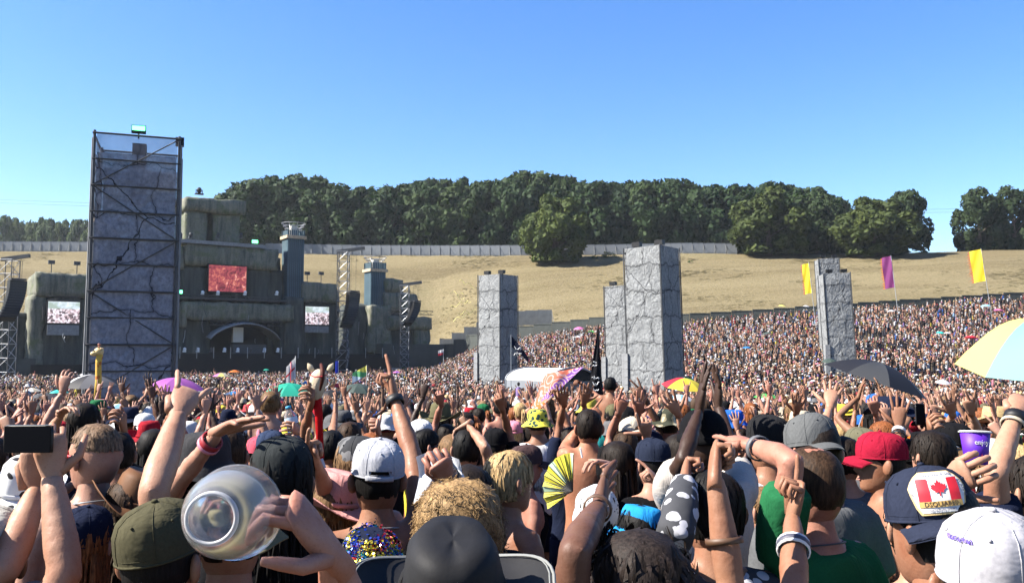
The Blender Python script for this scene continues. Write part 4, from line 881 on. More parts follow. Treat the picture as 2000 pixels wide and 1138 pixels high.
def arm_pts(S, E, Wr, s=1.0, k=1.0):
    S, E, Wr = (np.asarray(q, float) for q in (S, E, Wr))
    pts = [S, S + (E - S) * .3, S + (E - S) * .7, E, E + (Wr - E) * .28, E + (Wr - E) * .7, Wr]
    return pts, [q * s * k for q in (.053, .048, .040, .0355, .0385, .0305, .024)]
PEND = []                                   # rough volumes waiting for the voxel pass
def fuse(b, voxel, smooth=4):
    me = b.mesh("rough"); o = bpy.data.objects.new("rough", me); col.objects.link(o)
    m1 = o.modifiers.new("r", 'REMESH'); m1.mode = 'VOXEL'; m1.voxel_size = voxel; m1.use_smooth_shade = True
    m2 = o.modifiers.new("s", 'SMOOTH'); m2.factor = .5; m2.iterations = smooth
    PEND.append(o); return o
def baked(objs):
    dg = bpy.context.evaluated_depsgraph_get(); dg.update(); res = []
    for o in objs: res.append(bpy.data.meshes.new_from_object(o.evaluated_get(dg)))
    for o in objs: m_ = o.data; bpy.data.objects.remove(o); bpy.data.meshes.remove(m_)
    return res
def mesh_arrays(me):
    V = np.empty(len(me.vertices) * 3); me.vertices.foreach_get("co", V); return V.reshape(-1, 3), [tuple(p.vertices) for p in me.polygons]
SH = np.array([.178, -.005, 1.405])
def shoulder(side, up):
    """shoulder joint; rises when the arm is raised"""
    return np.array([side * (SH[0] - .02 * up), SH[1], SH[2] + .045 * up])
class Body:
    """rough volumes of one person in local metres (facing +Y, 1.75 m tall); finish() after the voxel pass"""
    def __init__(s, arms, top='tee', wide=1.0, voxel=.018, arm_k=1.0, head=(0, 0, 0), detail=8):
        s.top = top; s.arms = arms; s.head = head; s.detail = detail; s.voxel = voxel
        b = MB(); torso(b, 0, .8, 1.6, wide)
        for side in (1, -1):
            a = arms[side]; S = shoulder(side, a['up']); p, r = arm_pts(S, a['E'], a['W'], 1.0, arm_k); p[0] = p[0] * np.array([.9, 1, 1]); b.tube(p, r, 10); b.tube([np.array([side * .06, -.01, 1.44]), S + np.array([-side * .01, 0, .012])], [.05, .055], 8)
        s.rb = fuse(b, voxel); s.rs = None
        if top != 'bare':
            c = MB(); g = .013 if top != 'tight' else .008
            if top in ('tee', 'long', 'shirt'):
                torso(c, g + .006, .8, 1.47, wide)
                for side in (1, -1):
                    a = arms[side]; S = shoulder(side, a['up']); p, r = arm_pts(S, a['E'], a['W'], 1.0, arm_k); p[0] = p[0] * np.array([.9, 1, 1]); f = 3 if top == 'tee' else 7
                    q = p[:f]; rr = [x + .017 + .006 * i for i, x in enumerate(r[:f])] if top == 'tee' else [x + .016 for x in r]
                    if top == 'long': q = q[:-1] + [q[-1] + (q[-2] - q[-1]) * .12]
                    c.tube(q, rr, 10); c.tube([np.array([side * .06, -.01, 1.435]), S], [.058, .064], 8)
            elif top == 'tank':
                torso(c, g, .8, 1.30, wide)
                for side in (1, -1): c.tube([(side * .08, -.1, 1.24), (side * .088, -.085, 1.37), (side * .088, -.02, 1.468), (side * .085, .07, 1.40), (side * .08, .11, 1.25)], [.036, .03, .026, .03, .036], 8)
            elif top == 'strap':
                torso(c, g, 1.15, 1.30, wide)
                for side in (1, -1): c.tube([(side * .06, -.112, 1.28), (side * .075, -.09, 1.37), (side * .085, -.02, 1.462), (side * .08, .09, 1.38), (side * .07, .118, 1.28)], .013, 6)
            s.rs = fuse(c, max(voxel * 1.15, .017), 3)
    def finish(s, bm_, sm, s_id=0):
        V, Fc = mesh_arrays(bm_); b = MB(); b.add(V, Fc, 0)
        H = (HEADV @ (rotz(s.head[0]) @ rotx(s.head[1]) @ roty(s.head[2])).T) + np.array([0, .012, 1.632]); nn = 0
        for f, m in zip(HEADB.f, HEADB.m): pass
        b.v.append(H); b.f += [[i + b.n for i in f] for f in HEADB.f]; b.m += HEADB.m; b.n += len(H)
        for side in (1, -1):
            a = s.arms[side]; hand_add(b, np.asarray(a['W'], float), a['hd'], a['pn'], side, a['pose'], a.get('hs', 1.0), 0, s.detail, s_id + side)
        for side in (1, -1):
            b.tube([(side * .085, 0, .92), (side * .09, .005, .7), (side * .092, .0, .48), (side * .092, -.015, .3), (side * .09, -.01, .09)], [.088, .078, .056, .054, .037], 10); b.tube([(side * .092, -.04, .05), (side * .098, .08, .045), (side * .102, .17, .03)], [.042, .04, .028], 8)
        s.body = b.mesh("body", ["skin", "eye", "lip"], True); s.shirt = None
        if sm is not None: sm.name = "shirt"; s.shirt = sm
        return s
def shorts_mesh(long=False):
    b = MB(); torso(b, .014, .84, 1.0, 1.0); 
    for side in (1, -1): b.tube([(side * .085, 0, .93), (side * .092, 0, .75), (side * .096, 0, .55)] + ([(side * .096, -.01, .3), (side * .094, -.01, .08)] if long else []), [.1, .098, .09] + ([.075, .06] if long else []), 10)
    return b.mesh("shorts", ["cloth"], True)
SHORTS = [shorts_mesh(), shorts_mesh(True)]
def shoes_mesh():
    b = MB()
    for side in (1, -1): b.tube([(side * .092, -.06, .045), (side * .098, .06, .05), (side * .103, .185, .03)], [.046, .048, .032], 8)
    return b.mesh("shoes", ["cloth"], True)
SHOES = shoes_mesh()
DOWN = {1: dict(up=0, E=(.23, -.03, 1.13), W=(.235, .09, .9), hd=(0, .2, -1), pn=(-1, 0, 0), pose='relax'), -1: dict(up=0, E=(-.23, -.03, 1.13), W=(-.235, .09, .9), hd=(0, .2, -1), pn=(1, 0, 0), pose='relax')}
def HC(head): return rotz(head[0]) @ rotx(head[1]) @ roty(head[2])
SKINS = {'pale': (0.269, 0.1579, 0.114), 'pink': (0.2515, 0.1257, 0.0906), 'tan': (0.1871, 0.0965, 0.0585), 'olive': (0.1579, 0.0877, 0.0526), 'brown': (0.0819, 0.0409, 0.0246), 'dark': (0.0292, 0.0158, 0.0105), 'peach': (0.2632, 0.155, 0.1053)}
HAIRS = {'black': (.005, .0046, .0045), 'dark': (.011, .0075, .0055), 'brown': (.033, .0185, .01), 'light': (0.128, 0.076, 0.036), 'blond': (0.336, 0.232, 0.112), 'ginger': (0.176, 0.06, 0.02), 'grey': (0.2, 0.192, 0.184)}
COLS = {'black': (.005, .005, .006), 'white': (0.4752, 0.4752, 0.4818), 'navy': (.007, .01, .024), 'grey': (0.0858, 0.0858, 0.0891), 'red': (0.2376, 0.0119, 0.0198), 'green': (0.0119, 0.0858, 0.033), 'blue': (0.0198, 0.0924, 0.33), 'sky': (0.2112, 0.3432, 0.495), 'yellow': (0.4488, 0.363, 0.0396), 'orange': (0.4092, 0.099, 0.0132), 'pink': (0.4488, 0.165, 0.2178), 'purple': (0.132, 0.0462, 0.2508), 'teal': (0.0132, 0.1452, 0.1584), 'olive': (0.085, 0.078, 0.042), 'beige': (0.33, 0.2772, 0.2046), 'brown': (0.07, 0.035, 0.018), 'lilac': (0.264, 0.1716, 0.396)}
# ------------------------------------------------------------------ far crowd: thousands of people, one mass
def lod_person(kind, r, near):
    """small person, returns V (local), faces, part id per face: 0 skin 1 hair 2 top 3 legs 4 hat"""
    b = MB(); nb = 6 if near else 3; Z = lambda *q: np.array(q, float)
    b.tube([(0, 0, .02), (0, 0, .92)], [.1, .17], nb if near else 3, 3, cap=False)
    b.tube([(0, 0, .9), (0, 0, 1.15), (0, 0, 1.36), (0, -.005, 1.46)] if near else [(0, 0, .9), (0, 0, 1.35), (0, -.005, 1.47)], [.155, .15, .18, .07] if near else [.15, .18, .06], nb + 2, 2, flat=[(1, .68)] * (4 if near else 3), up=(1, 0, 0), cap=False)
    if near: b.tube([(0, 0, 1.42), (0, .01, 1.56)], [.06, .055], 6, 0, cap=False)
    b.ball((0, .012, 1.63), (.077, .095, .12), 0, 8 if near else 5, 5 if near else 3)
    if kind['hat'] == 0: V, Fc = ball((.088, .108, .128), 8 if near else 5, 5 if near else 3); V = V + Z(0, -.012, 1.642); Fc = [f for f in Fc if V[list(f)].mean(0)[2] > 1.60 + (V[list(f)].mean(0)[1] > .02) * .055 - (V[list(f)].mean(0)[1] < -.03) * .08]; b.add(V, Fc, 1)
    elif kind['hat'] == 1: V, Fc = ball((.092, .112, .12), *((8, 6) if near else (6, 4))); V = V + Z(0, 0, 1.66); b.add(V, [f for f in Fc if V[list(f)].mean(0)[2] > 1.66], 4); b.add([(-.07, .09, 1.665), (.07, .09, 1.665), (.05, .19, 1.65), (-.05, .19, 1.65)], [(0, 1, 2, 3)], 4)
    else: b.tube([(0, 0, 1.655), (0, 0, 1.67), (0, 0, 1.675), (0, 0, 1.77)], [.19, .18, .105, .085], 9 if near else 6, 4)
    if kind['hat'] and near: b.ball((0, -.03, 1.6), (.075, .075, .08), 1, 6, 4)
    for side, st in ((1, kind['r']), (-1, kind['l'])):
        S = Z(side * .17, 0, 1.4)
        if st == 0: E, W_ = Z(side * .23, -.02, 1.12), Z(side * .22, .12, .92)
        elif st == 1: E, W_ = Z(side * .3, .12, 1.58) + r.normal(size=3) * .05, Z(side * .24, .2, 1.86) + r.normal(size=3) * .07
        elif st == 2: E, W_ = Z(side * .24, .25, 1.45) + r.normal(size=3) * .04, Z(side * .2, .42, 1.68) + r.normal(size=3) * .08
        else: E, W_ = Z(side * .38, 0, 1.45), Z(side * .1, .02, 1.72)
        b.tube([S, E, W_] if near or st else [S, (S + W_) / 2 + (E - (S + W_) / 2) * .5], [.056, .042, .028] if near or st else [.056, .036], 5 if near else 3, 0, cap=False); d = nrm(W_ - E)
        b.tube([S, S + (E - S) * .55], [.075, .064], 5 if near else 3, 2, cap=False) if kind['slv'] and (near or st) else None
        if near:
            sd = nrm(np.cross(d, Z(.3, 1, .2))); b.tube([W_, W_ + d * .05, W_ + d * .1], [.026, .042, .036], 6, 0, flat=[(1, .5)] * 3)
            for q in (-1.5, -.5, .5, 1.5): b.tube([W_ + d * .09 + sd * q * .016, W_ + d * .18 + sd * q * .03], [.01, .007], 3, 0, cap=False)
        elif st: b.tube([W_, W_ + d * .16], [.04, .03], 3, 0, cap=False)
    return np.concatenate(b.v), b.f, np.array(b.m)
KINDS = [dict(hat=0, r=0, l=0, slv=1), dict(hat=0, r=0, l=0, slv=0), dict(hat=1, r=0, l=0, slv=1), dict(hat=2, r=0, l=0, slv=1), dict(hat=0, r=1, l=1, slv=1), dict(hat=0, r=1, l=0, slv=0), dict(hat=0, r=0, l=1, slv=1), dict(hat=1, r=1, l=0, slv=1), dict(hat=1, r=2, l=2, slv=0), dict(hat=0, r=2, l=0, slv=1), dict(hat=2, r=0, l=1, slv=0), dict(hat=0, r=1, l=1, slv=0), dict(hat=0, r=3, l=0, slv=0), dict(hat=1, r=0, l=0, slv=0), dict(hat=2, r=0, l=0, slv=0), dict(hat=0, r=0, l=2, slv=0)]
KP = np.array([3, 4, 4, 2, .8, 1.0, .7, .6, .5, .7, .4, .6, .6, 3, 1.4, .5]); KPN = KP.copy(); KPN[4:13] *= 2.0; KPN[15] *= 2
def pal(names, d): return np.array([d[k] for k in names])
SKP = pal(['pale', 'pink', 'tan', 'olive', 'peach', 'pale', 'pink', 'tan', 'brown', 'peach', 'pink', 'tan', 'dark'], SKINS); HRP = pal(['black', 'dark', 'brown', 'dark', 'light', 'blond', 'brown', 'black', 'light', 'dark'], HAIRS)
TPP = pal(['white', 'black'] * 7 + ['navy', 'grey', 'beige', 'beige', 'white', 'grey', 'white', 'olive', 'white', 'red', 'sky', 'pink', 'pink', 'yellow', 'lilac', 'blue'], COLS); HTP = pal(['white', 'black', 'beige', 'navy', 'white', 'grey', 'red', 'white', 'olive', 'black', 'white', 'beige', 'black', 'white', 'beige', 'pink', 'white'], COLS)
TOWERS = [(onground(262, 33.5), 2.3), (onground(1282, 62), 2.4), (onground(1222, 84), 2.2), (onground(973, 88), 2.2), (onground(1640, 92), 2.0), (onground(1625, 112), 1.8), (onground(1075, 70), 3.6)]
def crowd_points(y0, y1, dens, seed, jit=.28):
    """jittered rows; dens(u, y) people per square metre"""
    r = np.random.default_rng(seed); pts = []; y = y0
    while y < y1:
        u = np.linspace(-120, 2120, 60); dn = np.mean(dens(u, y)); st = 1 / math.sqrt(dn); hw = .66 * y + 2; x = np.arange(-hw, hw, st) + r.uniform(0, st)
        x = x + r.normal(size=len(x)) * jit * st; yy = y + r.normal(size=len(x)) * jit * st * 1.2; u = 1000 + F * x / yy
        k = (u > -70) & (u < 2070) & (yy < np.interp(u, UK, Y_CROWD)) & (((x - O0[0]) * SN[0] + (yy - O0[1]) * SN[1]) > 7.5)
        for c, rad in TOWERS: k &= (x - c[0]) ** 2 + (yy - c[1]) ** 2 > rad ** 2
        pts.append(np.stack([x[k], yy[k]], 1)); y += st
    return np.concatenate(pts)
def crowd_mass(pts, near, seed, AV, AF, AC, base):
    r = np.random.default_rng(seed); kp = KPN if near else KP; kk = r.choice(len(KINDS), len(pts), p=kp / kp.sum()); var = [[lod_person(KINDS[k], r, near) for _ in range(3 if near else 2)] for k in range(len(KINDS))]
    for k in range(len(KINDS)):
        for vi, (V, Fc, pid) in enumerate(var[k]):
            sel = np.where((kk == k) & (np.arange(len(pts)) % len(var[k]) == vi))[0]; n = len(sel)
            if not n: continue
            x, y = pts[sel].T; z = ground(x, y); s = r.normal(1.0, .04, n); z = z + np.where(r.random(n) < (0 if near else .012), .6, 0); a = r.normal(.25, .35, n)
            sx = s * r.normal(1.05, .07, n); c, sn = np.cos(a), np.sin(a)
            X = V[None, :, 0] * sx[:, None]; Yv = V[None, :, 1] * sx[:, None]
            W_ = np.stack([x[:, None] + X * c[:, None] - Yv * sn[:, None], y[:, None] + X * sn[:, None] + Yv * c[:, None], z[:, None] + V[None, :, 2] * s[:, None]], -1)
            q3 = np.array([f if len(f) == 4 else list(f) + [-1] for f in Fc]); AV.append(W_.reshape(-1, 3)); nf = len(q3)
            idx = q3[None] + (np.arange(n) * len(V))[:, None, None] + base[0]; idx = np.where(q3[None] < 0, -1, idx); AF.append(idx.reshape(-1, 4)); base[0] += n * len(V)
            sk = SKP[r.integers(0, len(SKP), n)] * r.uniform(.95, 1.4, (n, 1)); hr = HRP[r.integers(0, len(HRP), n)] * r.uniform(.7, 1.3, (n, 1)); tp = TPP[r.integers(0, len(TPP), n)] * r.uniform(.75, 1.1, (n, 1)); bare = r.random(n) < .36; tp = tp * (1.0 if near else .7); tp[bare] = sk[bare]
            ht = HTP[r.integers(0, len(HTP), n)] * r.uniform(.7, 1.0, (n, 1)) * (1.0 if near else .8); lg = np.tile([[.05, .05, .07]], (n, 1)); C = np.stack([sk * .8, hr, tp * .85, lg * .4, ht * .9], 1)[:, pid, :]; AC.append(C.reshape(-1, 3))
def crowd_object(groups):
    AV, AF, AC, base = [], [], [], [0]
    for i, (pts, near) in enumerate(groups): crowd_mass(pts, near, 90 + i, AV, AF, AC, base)
    V = np.concatenate(AV); Fq = np.concatenate(AF); C = np.concatenate(AC); cnt = np.where(Fq[:, 3] < 0, 3, 4); me = bpy.data.meshes.new("crowd")
    me.vertices.add(len(V)); me.vertices.foreach_set("co", V.ravel()); lv = Fq.ravel(); lv = lv[lv >= 0]; me.loops.add(len(lv)); me.loops.foreach_set("vertex_index", lv.astype(np.int32))
    me.polygons.add(len(Fq)); st = np.concatenate([[0], np.cumsum(cnt)[:-1]]); me.polygons.foreach_set("loop_start", st.astype(np.int32)); me.polygons.foreach_set("loop_total", cnt.astype(np.int32)); me.polygons.foreach_set("use_smooth", np.ones(len(Fq), bool))
    at = me.attributes.new("tone", 'FLOAT_COLOR', 'FACE'); at.data.foreach_set("color", np.concatenate([C, np.ones((len(C), 1))], 1).ravel()); me.update(calc_edges=True); me.materials.append(M["crowd_colours"])
    tag(link("crowd", me), "dense crowd of festival goers filling the bowl and the hillside", "crowd", kind="stuff"); print("crowd faces", len(Fq), sum(len(g[0]) for g in groups))
def dens_mid(u, y): return np.full_like(np.asarray(u, float), 1.65)
def dens_far(u, y): return np.interp(y, [36, 60, 100, 150], [1.4, 1.1, 1.25, 1.25]) * np.ones_like(np.asarray(u, float))
MIDY = 15.0
far = crowd_points(36, 182, dens_far, 5); keep = np.ones(len(far), bool); uu = 1000 + F * far[:, 0] / far[:, 1]
nzc = np.array([mnoise.noise(Vector((a * .09, b * .09, 4))) + .5 * mnoise.noise(Vector((a * .3, b * .3, 8))) for a, b in far]); keep &= ~((nzc < -.42) & (np.random.default_rng(8).random(len(far)) < .75))
rr_ = np.random.default_rng(3).random(len(far)); keep &= ~((uu < 850) & (far[:, 1] > 75) & (rr_ > .4))
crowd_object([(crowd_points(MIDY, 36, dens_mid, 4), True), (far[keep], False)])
# ------------------------------------------------------------------ people one can tell apart
MATC = {}
def solve(r, S, L, far=False):
    """point on the ray from the camera at distance L from S (nearest approach when out of reach)"""
    o = S - EYE; b = r.dot(o); disc = b * b - (o.dot(o) - L * L)
    if disc <= 0: p = EYE + r * b; return S + nrm(p - S) * L if np.linalg.norm(p - S) > L * 1.3 else p
    q = math.sqrt(disc); return EYE + r * (b + q if far else b - q)
HEROES = []; HAIRC = {}; HATC = {}
def hair_obj(kind, color, parent, head, fine):
    key = (kind, 1.0 if fine else .25)
    if key not in HAIRC: HAIRC[key] = hair_mesh(kind, len(HAIRC), key[1]).mesh("hair", ["hair"], True)
    o = link("hair", HAIRC[key], parent, (0, .012, 1.632), color); o.rotation_euler = Matrix(HC(head).tolist()).to_euler(); return o
def hat_obj(kind, color, mat, yaw, parent, head, tilt=(0, 0)):
    seed = 1 if mat else 0; key = (kind, mat)
    if key not in HATC: HATC[key] = [(n, b.mesh(n, [mat or "cloth"], True)) for n, b, _ in hat_parts(kind, len(HATC))]
    root = None
    for n, me in HATC[key]:
        o = link(n, me, root or parent, None, color)
        if root is None:
            root = o; o.location = (0, .012, 1.632); o.rotation_euler = Matrix((HC(head) @ rotz(yaw) @ rotx(tilt[0]) @ roty(tilt[1])).tolist()).to_euler()
    return root
def ring(a, b, t, r, wd, color, parent, name="bracelet", th=.004):
    a = np.asarray(a); b = np.asarray(b); p = a + (b - a) * t; d = nrm(b - a); V, Fc = tube([p - d * wd / 2, p - d * wd / 2 * .99, p + d * wd / 2 * .99, p + d * wd / 2], [r, r + th, r + th, r], 16, cap=False)
    return MB().add(V, Fc).build(name, "paint", parent, True, color)
def person(label, px, ytop, Y, yaw=18, skin='pale', hair=('short', 'dark'), hat=None, top=('tee', 'black'), R_=None, L_=None, wide=1.0, head=(0, 0, 0), lift=0.0, arm_k=1.0, extra=(), legs='navy', voxel=None, hat2=None):
    top_loc = 1.75 + (.028 if hat and hat[0] != 'cowboy' else .03 if hat else {'curly': .036, 'afro': .07, 'fringe': .02}.get(hair[0] if hair else '', .012))
    t = P(px, ytop, Y); g = gz(t[0], Y) + lift; s = (t[2] - g) / top_loc; loc = np.array([t[0], Y, g]); yw = R(yaw); M_ = rotz(yw)
    fwd = lambda q: loc + M_ @ (np.asarray(q, float) * s); inv = lambda p: (M_.T @ (p - loc)) / s; arms = {}
    for side, spec in ((1, R_), (-1, L_)):
        if spec is None:
            a = dict(DOWN[side]); arms[side] = a; continue
        (e, wpt, tip, pose, palm) = spec[:5]; ef = 'e' in (spec[5] if len(spec) > 5 else ''); wf = 'w' in (spec[5] if len(spec) > 5 else '')
        S = fwd(shoulder(side, 1)); E = P(*e) if len(e) == 3 else solve(ray(*e), S, .30 * s, ef); W_ = P(*wpt) if len(wpt) == 3 else solve(ray(*wpt), E, .262 * s, wf); T_ = P(*tip) if len(tip) == 3 else max((solve(ray(*tip), W_, .17 * s, q) for q in (False, True)), key=lambda q: (q - W_).dot(W_ - E))
        if np.linalg.norm(E - S) > .36 * s: E = S + nrm(E - S) * .36 * s
        d = T_ - W_; toc = nrm(EYE - W_); rt = np.array([1.0, 0, 0]); pn = {'c': toc, 'a': -toc, 'l': -rt, 'r': rt, 'd': np.array([0, 0, -1.0]), 'u': np.array([0, 0, 1.0])}[palm] if isinstance(palm, str) else np.array(palm)
        arms[side] = dict(up=1.0, E=inv(E), W=inv(W_), hd=M_.T @ d, pn=M_.T @ pn, pose=pose)
    vx = voxel or (.0145 if Y < 2.9 else .0185 if Y < 4.4 else .025)
    bd = Body(arms, top[0], wide, vx, arm_k, tuple(R(q) for q in head), 9 if Y < 3.6 else 6)
    HEROES.append(dict(label=label, loc=loc, yaw=yw, s=s, bd=bd, skin=skin, hair=hair, hat=hat, top=top, arms=arms, head=tuple(R(q) for q in head), extra=extra, legs=legs, fine=Y < 4.2, fwd=fwd, arm_k=arm_k))
    return HEROES[-1]
pe = person
pe("person at the left edge holding up a phone with both arms", -90, 985, 2.0, 5, 'peach', ('short', 'brown'), None, ('tee', 'grey'), ((128, 1125, 2.02), (101, 930, 2.1), (94, 845, 2.1), 'grip', 'a'), ((12, 1108, 2.02), (72, 955, 2.16), (74, 870, 2.16), 'fist', 'a'), arm_k=1.12)
pe("person in a black and white cow print cowboy hat behind the phone holder", 42, 902, 3.6, 20, 'pink', ('long', 'brown'), ('cowboy', 'white', 'cow_print', 0, (.3, .1)), ('tank', 'black'))
pe("person in a pale grey cap cut by the left edge", -28, 985, 2.1, 20, 'tan', ('short', 'dark'), ('capplain', (0.34, 0.3332, 0.2992), None, 0), ('tee', 'grey'))
pe("person in a dark teal shirt at the left edge behind the phone", -20, 850, 4.4, 10, 'tan', ('short', 'brown'), None, ('tee', (0.01, 0.06, 0.05)))
pe("shaven headed man with red framed sunglasses and bare pale shoulders", 188, 822, 3.35, 40, 'pale', ('fade', (.14, .09, .055)), None, ('tank', (0.03, 0.05, 0.085)), head=(22, 0, 0), extra=('shades_red', 'necklace'))
pe("person in a navy cap with long reddish brown hair, left foreground", 166, 985, 2.85, 5, 'pink', ('long', 'ginger'), ('capplain', 'navy', None, 0, (.1, .1)), ('tee', 'black'))
pe("person in a brown leather cowboy hat with a curled brim", 258, 925, 3.3, 20, 'tan', ('long', 'brown'), ('cowboy', (0.09, 0.042, 0.02), 'leather', 12, (.12, .25)), ('tank', 'brown'))
pe("person in an olive green cap seen from behind, left foreground", 318, 972, 1.95, -8, 'tan', ('short', 'black'), ('capplain', (.05, .046, .026), None, 0, (.12, -.1)), ('tee', 'black'), wide=1.05)
pe("person in a khaki bucket hat raising a bare arm with a horned hand sign", 452, 928, 2.2, 5, 'peach', ('short', 'dark'), ('bucket', (0.1496, 0.1292, 0.068), None, 0), ('bare', 'black'), None, ((300, 958), (350, 808), (384, 730), 'horns', 'a', 'w'), arm_k=1.12)
pe("person in black whose thin arm with pink bracelets points to the right", 398, 836, 3.1, 0, 'pale', ('short', 'black'), ('bucket', (0.03, 0.03, 0.032), None, 0), ('tee', 'black'), None, ((352, 938), (430, 840), (500, 808), 'open', 'd', 'f'), extra=(('br', -1, .78, .033, .02, 'red'), ('br', -1, .72, .034, .012, 'pink')), arm_k=.92)
pe("man with short dark brown hair in front of the pink cap", 443, 833, 4.1, 15, 'tan', ('short', 'brown'), None, ('tee', 'black'))
pe("person in a pinkish red cap with a white front", 508, 850, 6.0, 40, 'pale', ('short', 'brown'), ('cap', (0.3536, 0.0612, 0.0884), None, 0), ('tee', 'grey'))
pe("person in a plain black cap with black hair, left of the white trucker cap", 552, 848, 2.75, 10, 'tan', ('long', 'black'), ('capplain', (0.02, 0.023, 0.024), None, 0), ('tee', 'black'))
pe("bare shouldered person hidden behind the black cap holding up a two-finger sign", 562, 880, 3.5, 10, 'peach', ('short', 'dark'), None, ('bare', 'black'), ((640, 968), (613, 897), (600, 838), 'peace', 'c'), None)
pe("man in a light grey trucker cap and black vest raising his tanned right arm", 738, 853, 3.05, 12, 'tan', ('short', 'black'), ('cap', (0.2992, 0.306, 0.3332), None, 0, (.1, .05)), ('tank', 'black'), ((806, 890), (770, 778), (757, 697), 'two', 'l', 'ew'), None, extra=('necklace', ('br', 1, .95, .032, .03, 'black')), arm_k=1.05)
pe("person in a grey camouflage cap just beyond the white trucker cap", 700, 848, 3.6, 20, 'pale', ('long', 'light'), ('capplain', 'grey', 'grey_camo', 0), ('bare', 'black'))
pe("person in a pink cowboy hat in front of the sequin beanie", 650, 928, 3.3, 25, 'pink', ('long', 'light'), ('cowboy', (0.4216, 0.204, 0.1904), None, 20, (.1, .1)), ('strap', 'black'))
pe("man with short brown hair beyond the grey camouflage cap", 683, 822, 6.0, 12, 'pink', ('short', 'brown'), None, ('bare', 'white'))
pe("person in a multicoloured sequin beanie with a brown ponytail, bottom centre left", 727, 1034, 2.4, 20, 'tan', ('pony', 'brown'), ('beanie', 'navy', None, 0), ('tee', 'navy'), extra=('sequins',))
pe("person in a large black leather cowboy hat at the bottom centre", 884, 1046, 1.5, 5, 'tan', ('long', 'black'), ('cowboy', (0.011, 0.011, 0.012), 'leather', 0, (.3, .0)), ('tee', 'black'), extra=('hatpiping',))
pe("person with a mop of curly blond hair in the middle foreground", 897, 937, 2.2, 10, 'pale', ('curly', (0.2244, 0.1462, 0.068)), None, ('tee', 'black'), wide=1.05)
pe("woman with a blond ponytail and white hair tie facing right", 992, 877, 3.5, -55, 'tan', ('pony', 'blond'), None, ('strap', 'black'), extra=('tie_white',))
pe("bearded man in a black cap facing right beyond the ponytail woman", 1026, 866, 5.2, -70, 'pink', ('short', 'grey'), ('capplain', (0.05, 0.03, 0.03), None, 0), ('tank', 'black'), extra=('beard',))
pe("man in a yellow and green swirl bucket hat and white t-shirt raising an arm", 1050, 795, 8.0, 10, 'tan', ('short', 'dark'), ('bucket', 'yellow', 'yellow_swirl', 0), ('tee', 'white'), ((1112, 838), (1093, 780), (1082, 752), 'grip', 'l', 'e'), None)
pe("shirtless tanned man with short dark hair pointing up with a bent arm", 1150, 797, 6.0, 5, (0.2448, 0.1156, 0.068), ('short', 'dark'), None, ('bare', 'black'), None, ((1108, 868), (1150, 822), (1188, 782), 'point', 'a', 'e'), arm_k=1.3, wide=1.08)
pe("person with dark brown shoulder length hair holding a cigarette", 1207, 862, 4.7, 15, 'pale', ('long', 'dark'), None, ('tee', 'black'), None, ((1190, 968), (1185, 906), (1135, 893), 'relax', 'd'))
pe("person in a navy cap pointing left with a watch on the wrist", 1276, 853, 4.6, 20, 'pale', ('short', 'black'), ('capplain', (0.012, 0.016, 0.03), None, 0), ('tee', 'black'), ((1350, 1000), (1290, 945), (1236, 884), 'point', 'd'), None, extra=(('br', 1, .9, .034, .025, 'black'),))
pe("person in a black and white leopard print head scarf", 1166, 945, 3.9, 20, 'tan', ('long', 'black'), ('scarf', 'white', 'leopard', 0), ('strap', 'black'))
pe("dark skinned person with wavy black hair and an orange top raising a hand", 1252, 1034, 1.75, 10, (0.085, 0.045, 0.03), ('fringe', (0.018, 0.013, 0.011)), None, ('tank', (0.408, 0.1088, 0.0408)), None, ((1122, 1075), (1170, 988), (1188, 915), 'flat', 'r', 'w'), extra=(('br', -1, .93, .031, .012, 'brown'),))
pe("person in a bright blue bucket hat in front of the black haired head", 1250, 981, 3.5, 30, 'pale', ('long', 'black'), ('bucket', (0.0136, 0.1768, 0.4216), None, 0, (.0, .15)), ('tee', 'black'))
pe("man in a camouflage boonie hat and orange t-shirt", 1303, 795, 7.2, 10, 'pink', ('short', 'dark'), ('boonie', 'olive', 'green_camo', 0, (0, .15)), ('tee', 'orange'))
pe("person in a beige cap left of the camouflage boonie hat", 1238, 812, 6.5, 40, 'pale', ('short', 'brown'), ('capplain', (0.374, 0.3264, 0.2584), None, 160, (.2, 0)), ('tee', 'navy'))
pe("dark skinned person in a black beanie between two raised arms", 1374, 800, 3.6, 5, 'dark', ('short', 'black'), ('beanie', 'black', None, 0), ('tee', (0.374, 0.34, 0.306)), ((1432, 890), (1404, 792), (1402, 706), 'flat', 'l', 'ew'), ((1336, 895), (1366, 800), (1378, 712), 'flat', 'r', 'w'), arm_k=.95)
pe("person low at the bottom raising two tanned arms, one finger pointing up", 1492, 1168, 1.9, 5, 'tan', ('short', 'dark'), None, ('tee', (0.0136, 0.1088, 0.0476)), ((1552, 1150), (1548, 1008), (1578, 878), 'point', 'l', 'w'), ((1428, 1148), (1396, 930), (1398, 830), 'fist', 'r', 'w'), extra=(('wb', 1, .55, .038, .03, 'white'), ('br', -1, .42, .046, .016, 'brown')), arm_k=1.05)
pe("person in a grey and white camouflage long sleeved top raising a fist", 1392, 915, 2.55, 10, 'tan', ('short', 'black'), None, ('long', 'mono_camo'), None, ((1322, 1030), (1338, 940), (1345, 885), 'fist', 'r', 'w'))
pe("person in a shiny blue hat beyond the raised arms", 1433, 797, 9.0, 20, 'pale', ('short', 'brown'), ('bucket', (0.0136, 0.0816, 0.4216), None, 0), ('tank', 'navy'))
pe("person in a round black cap and a plaid shirt", 1500, 806, 4.2, 15, 'tan', ('short', 'black'), ('capplain', (.012, .012, .013), None, 0), ('shirt', 'plaid'))
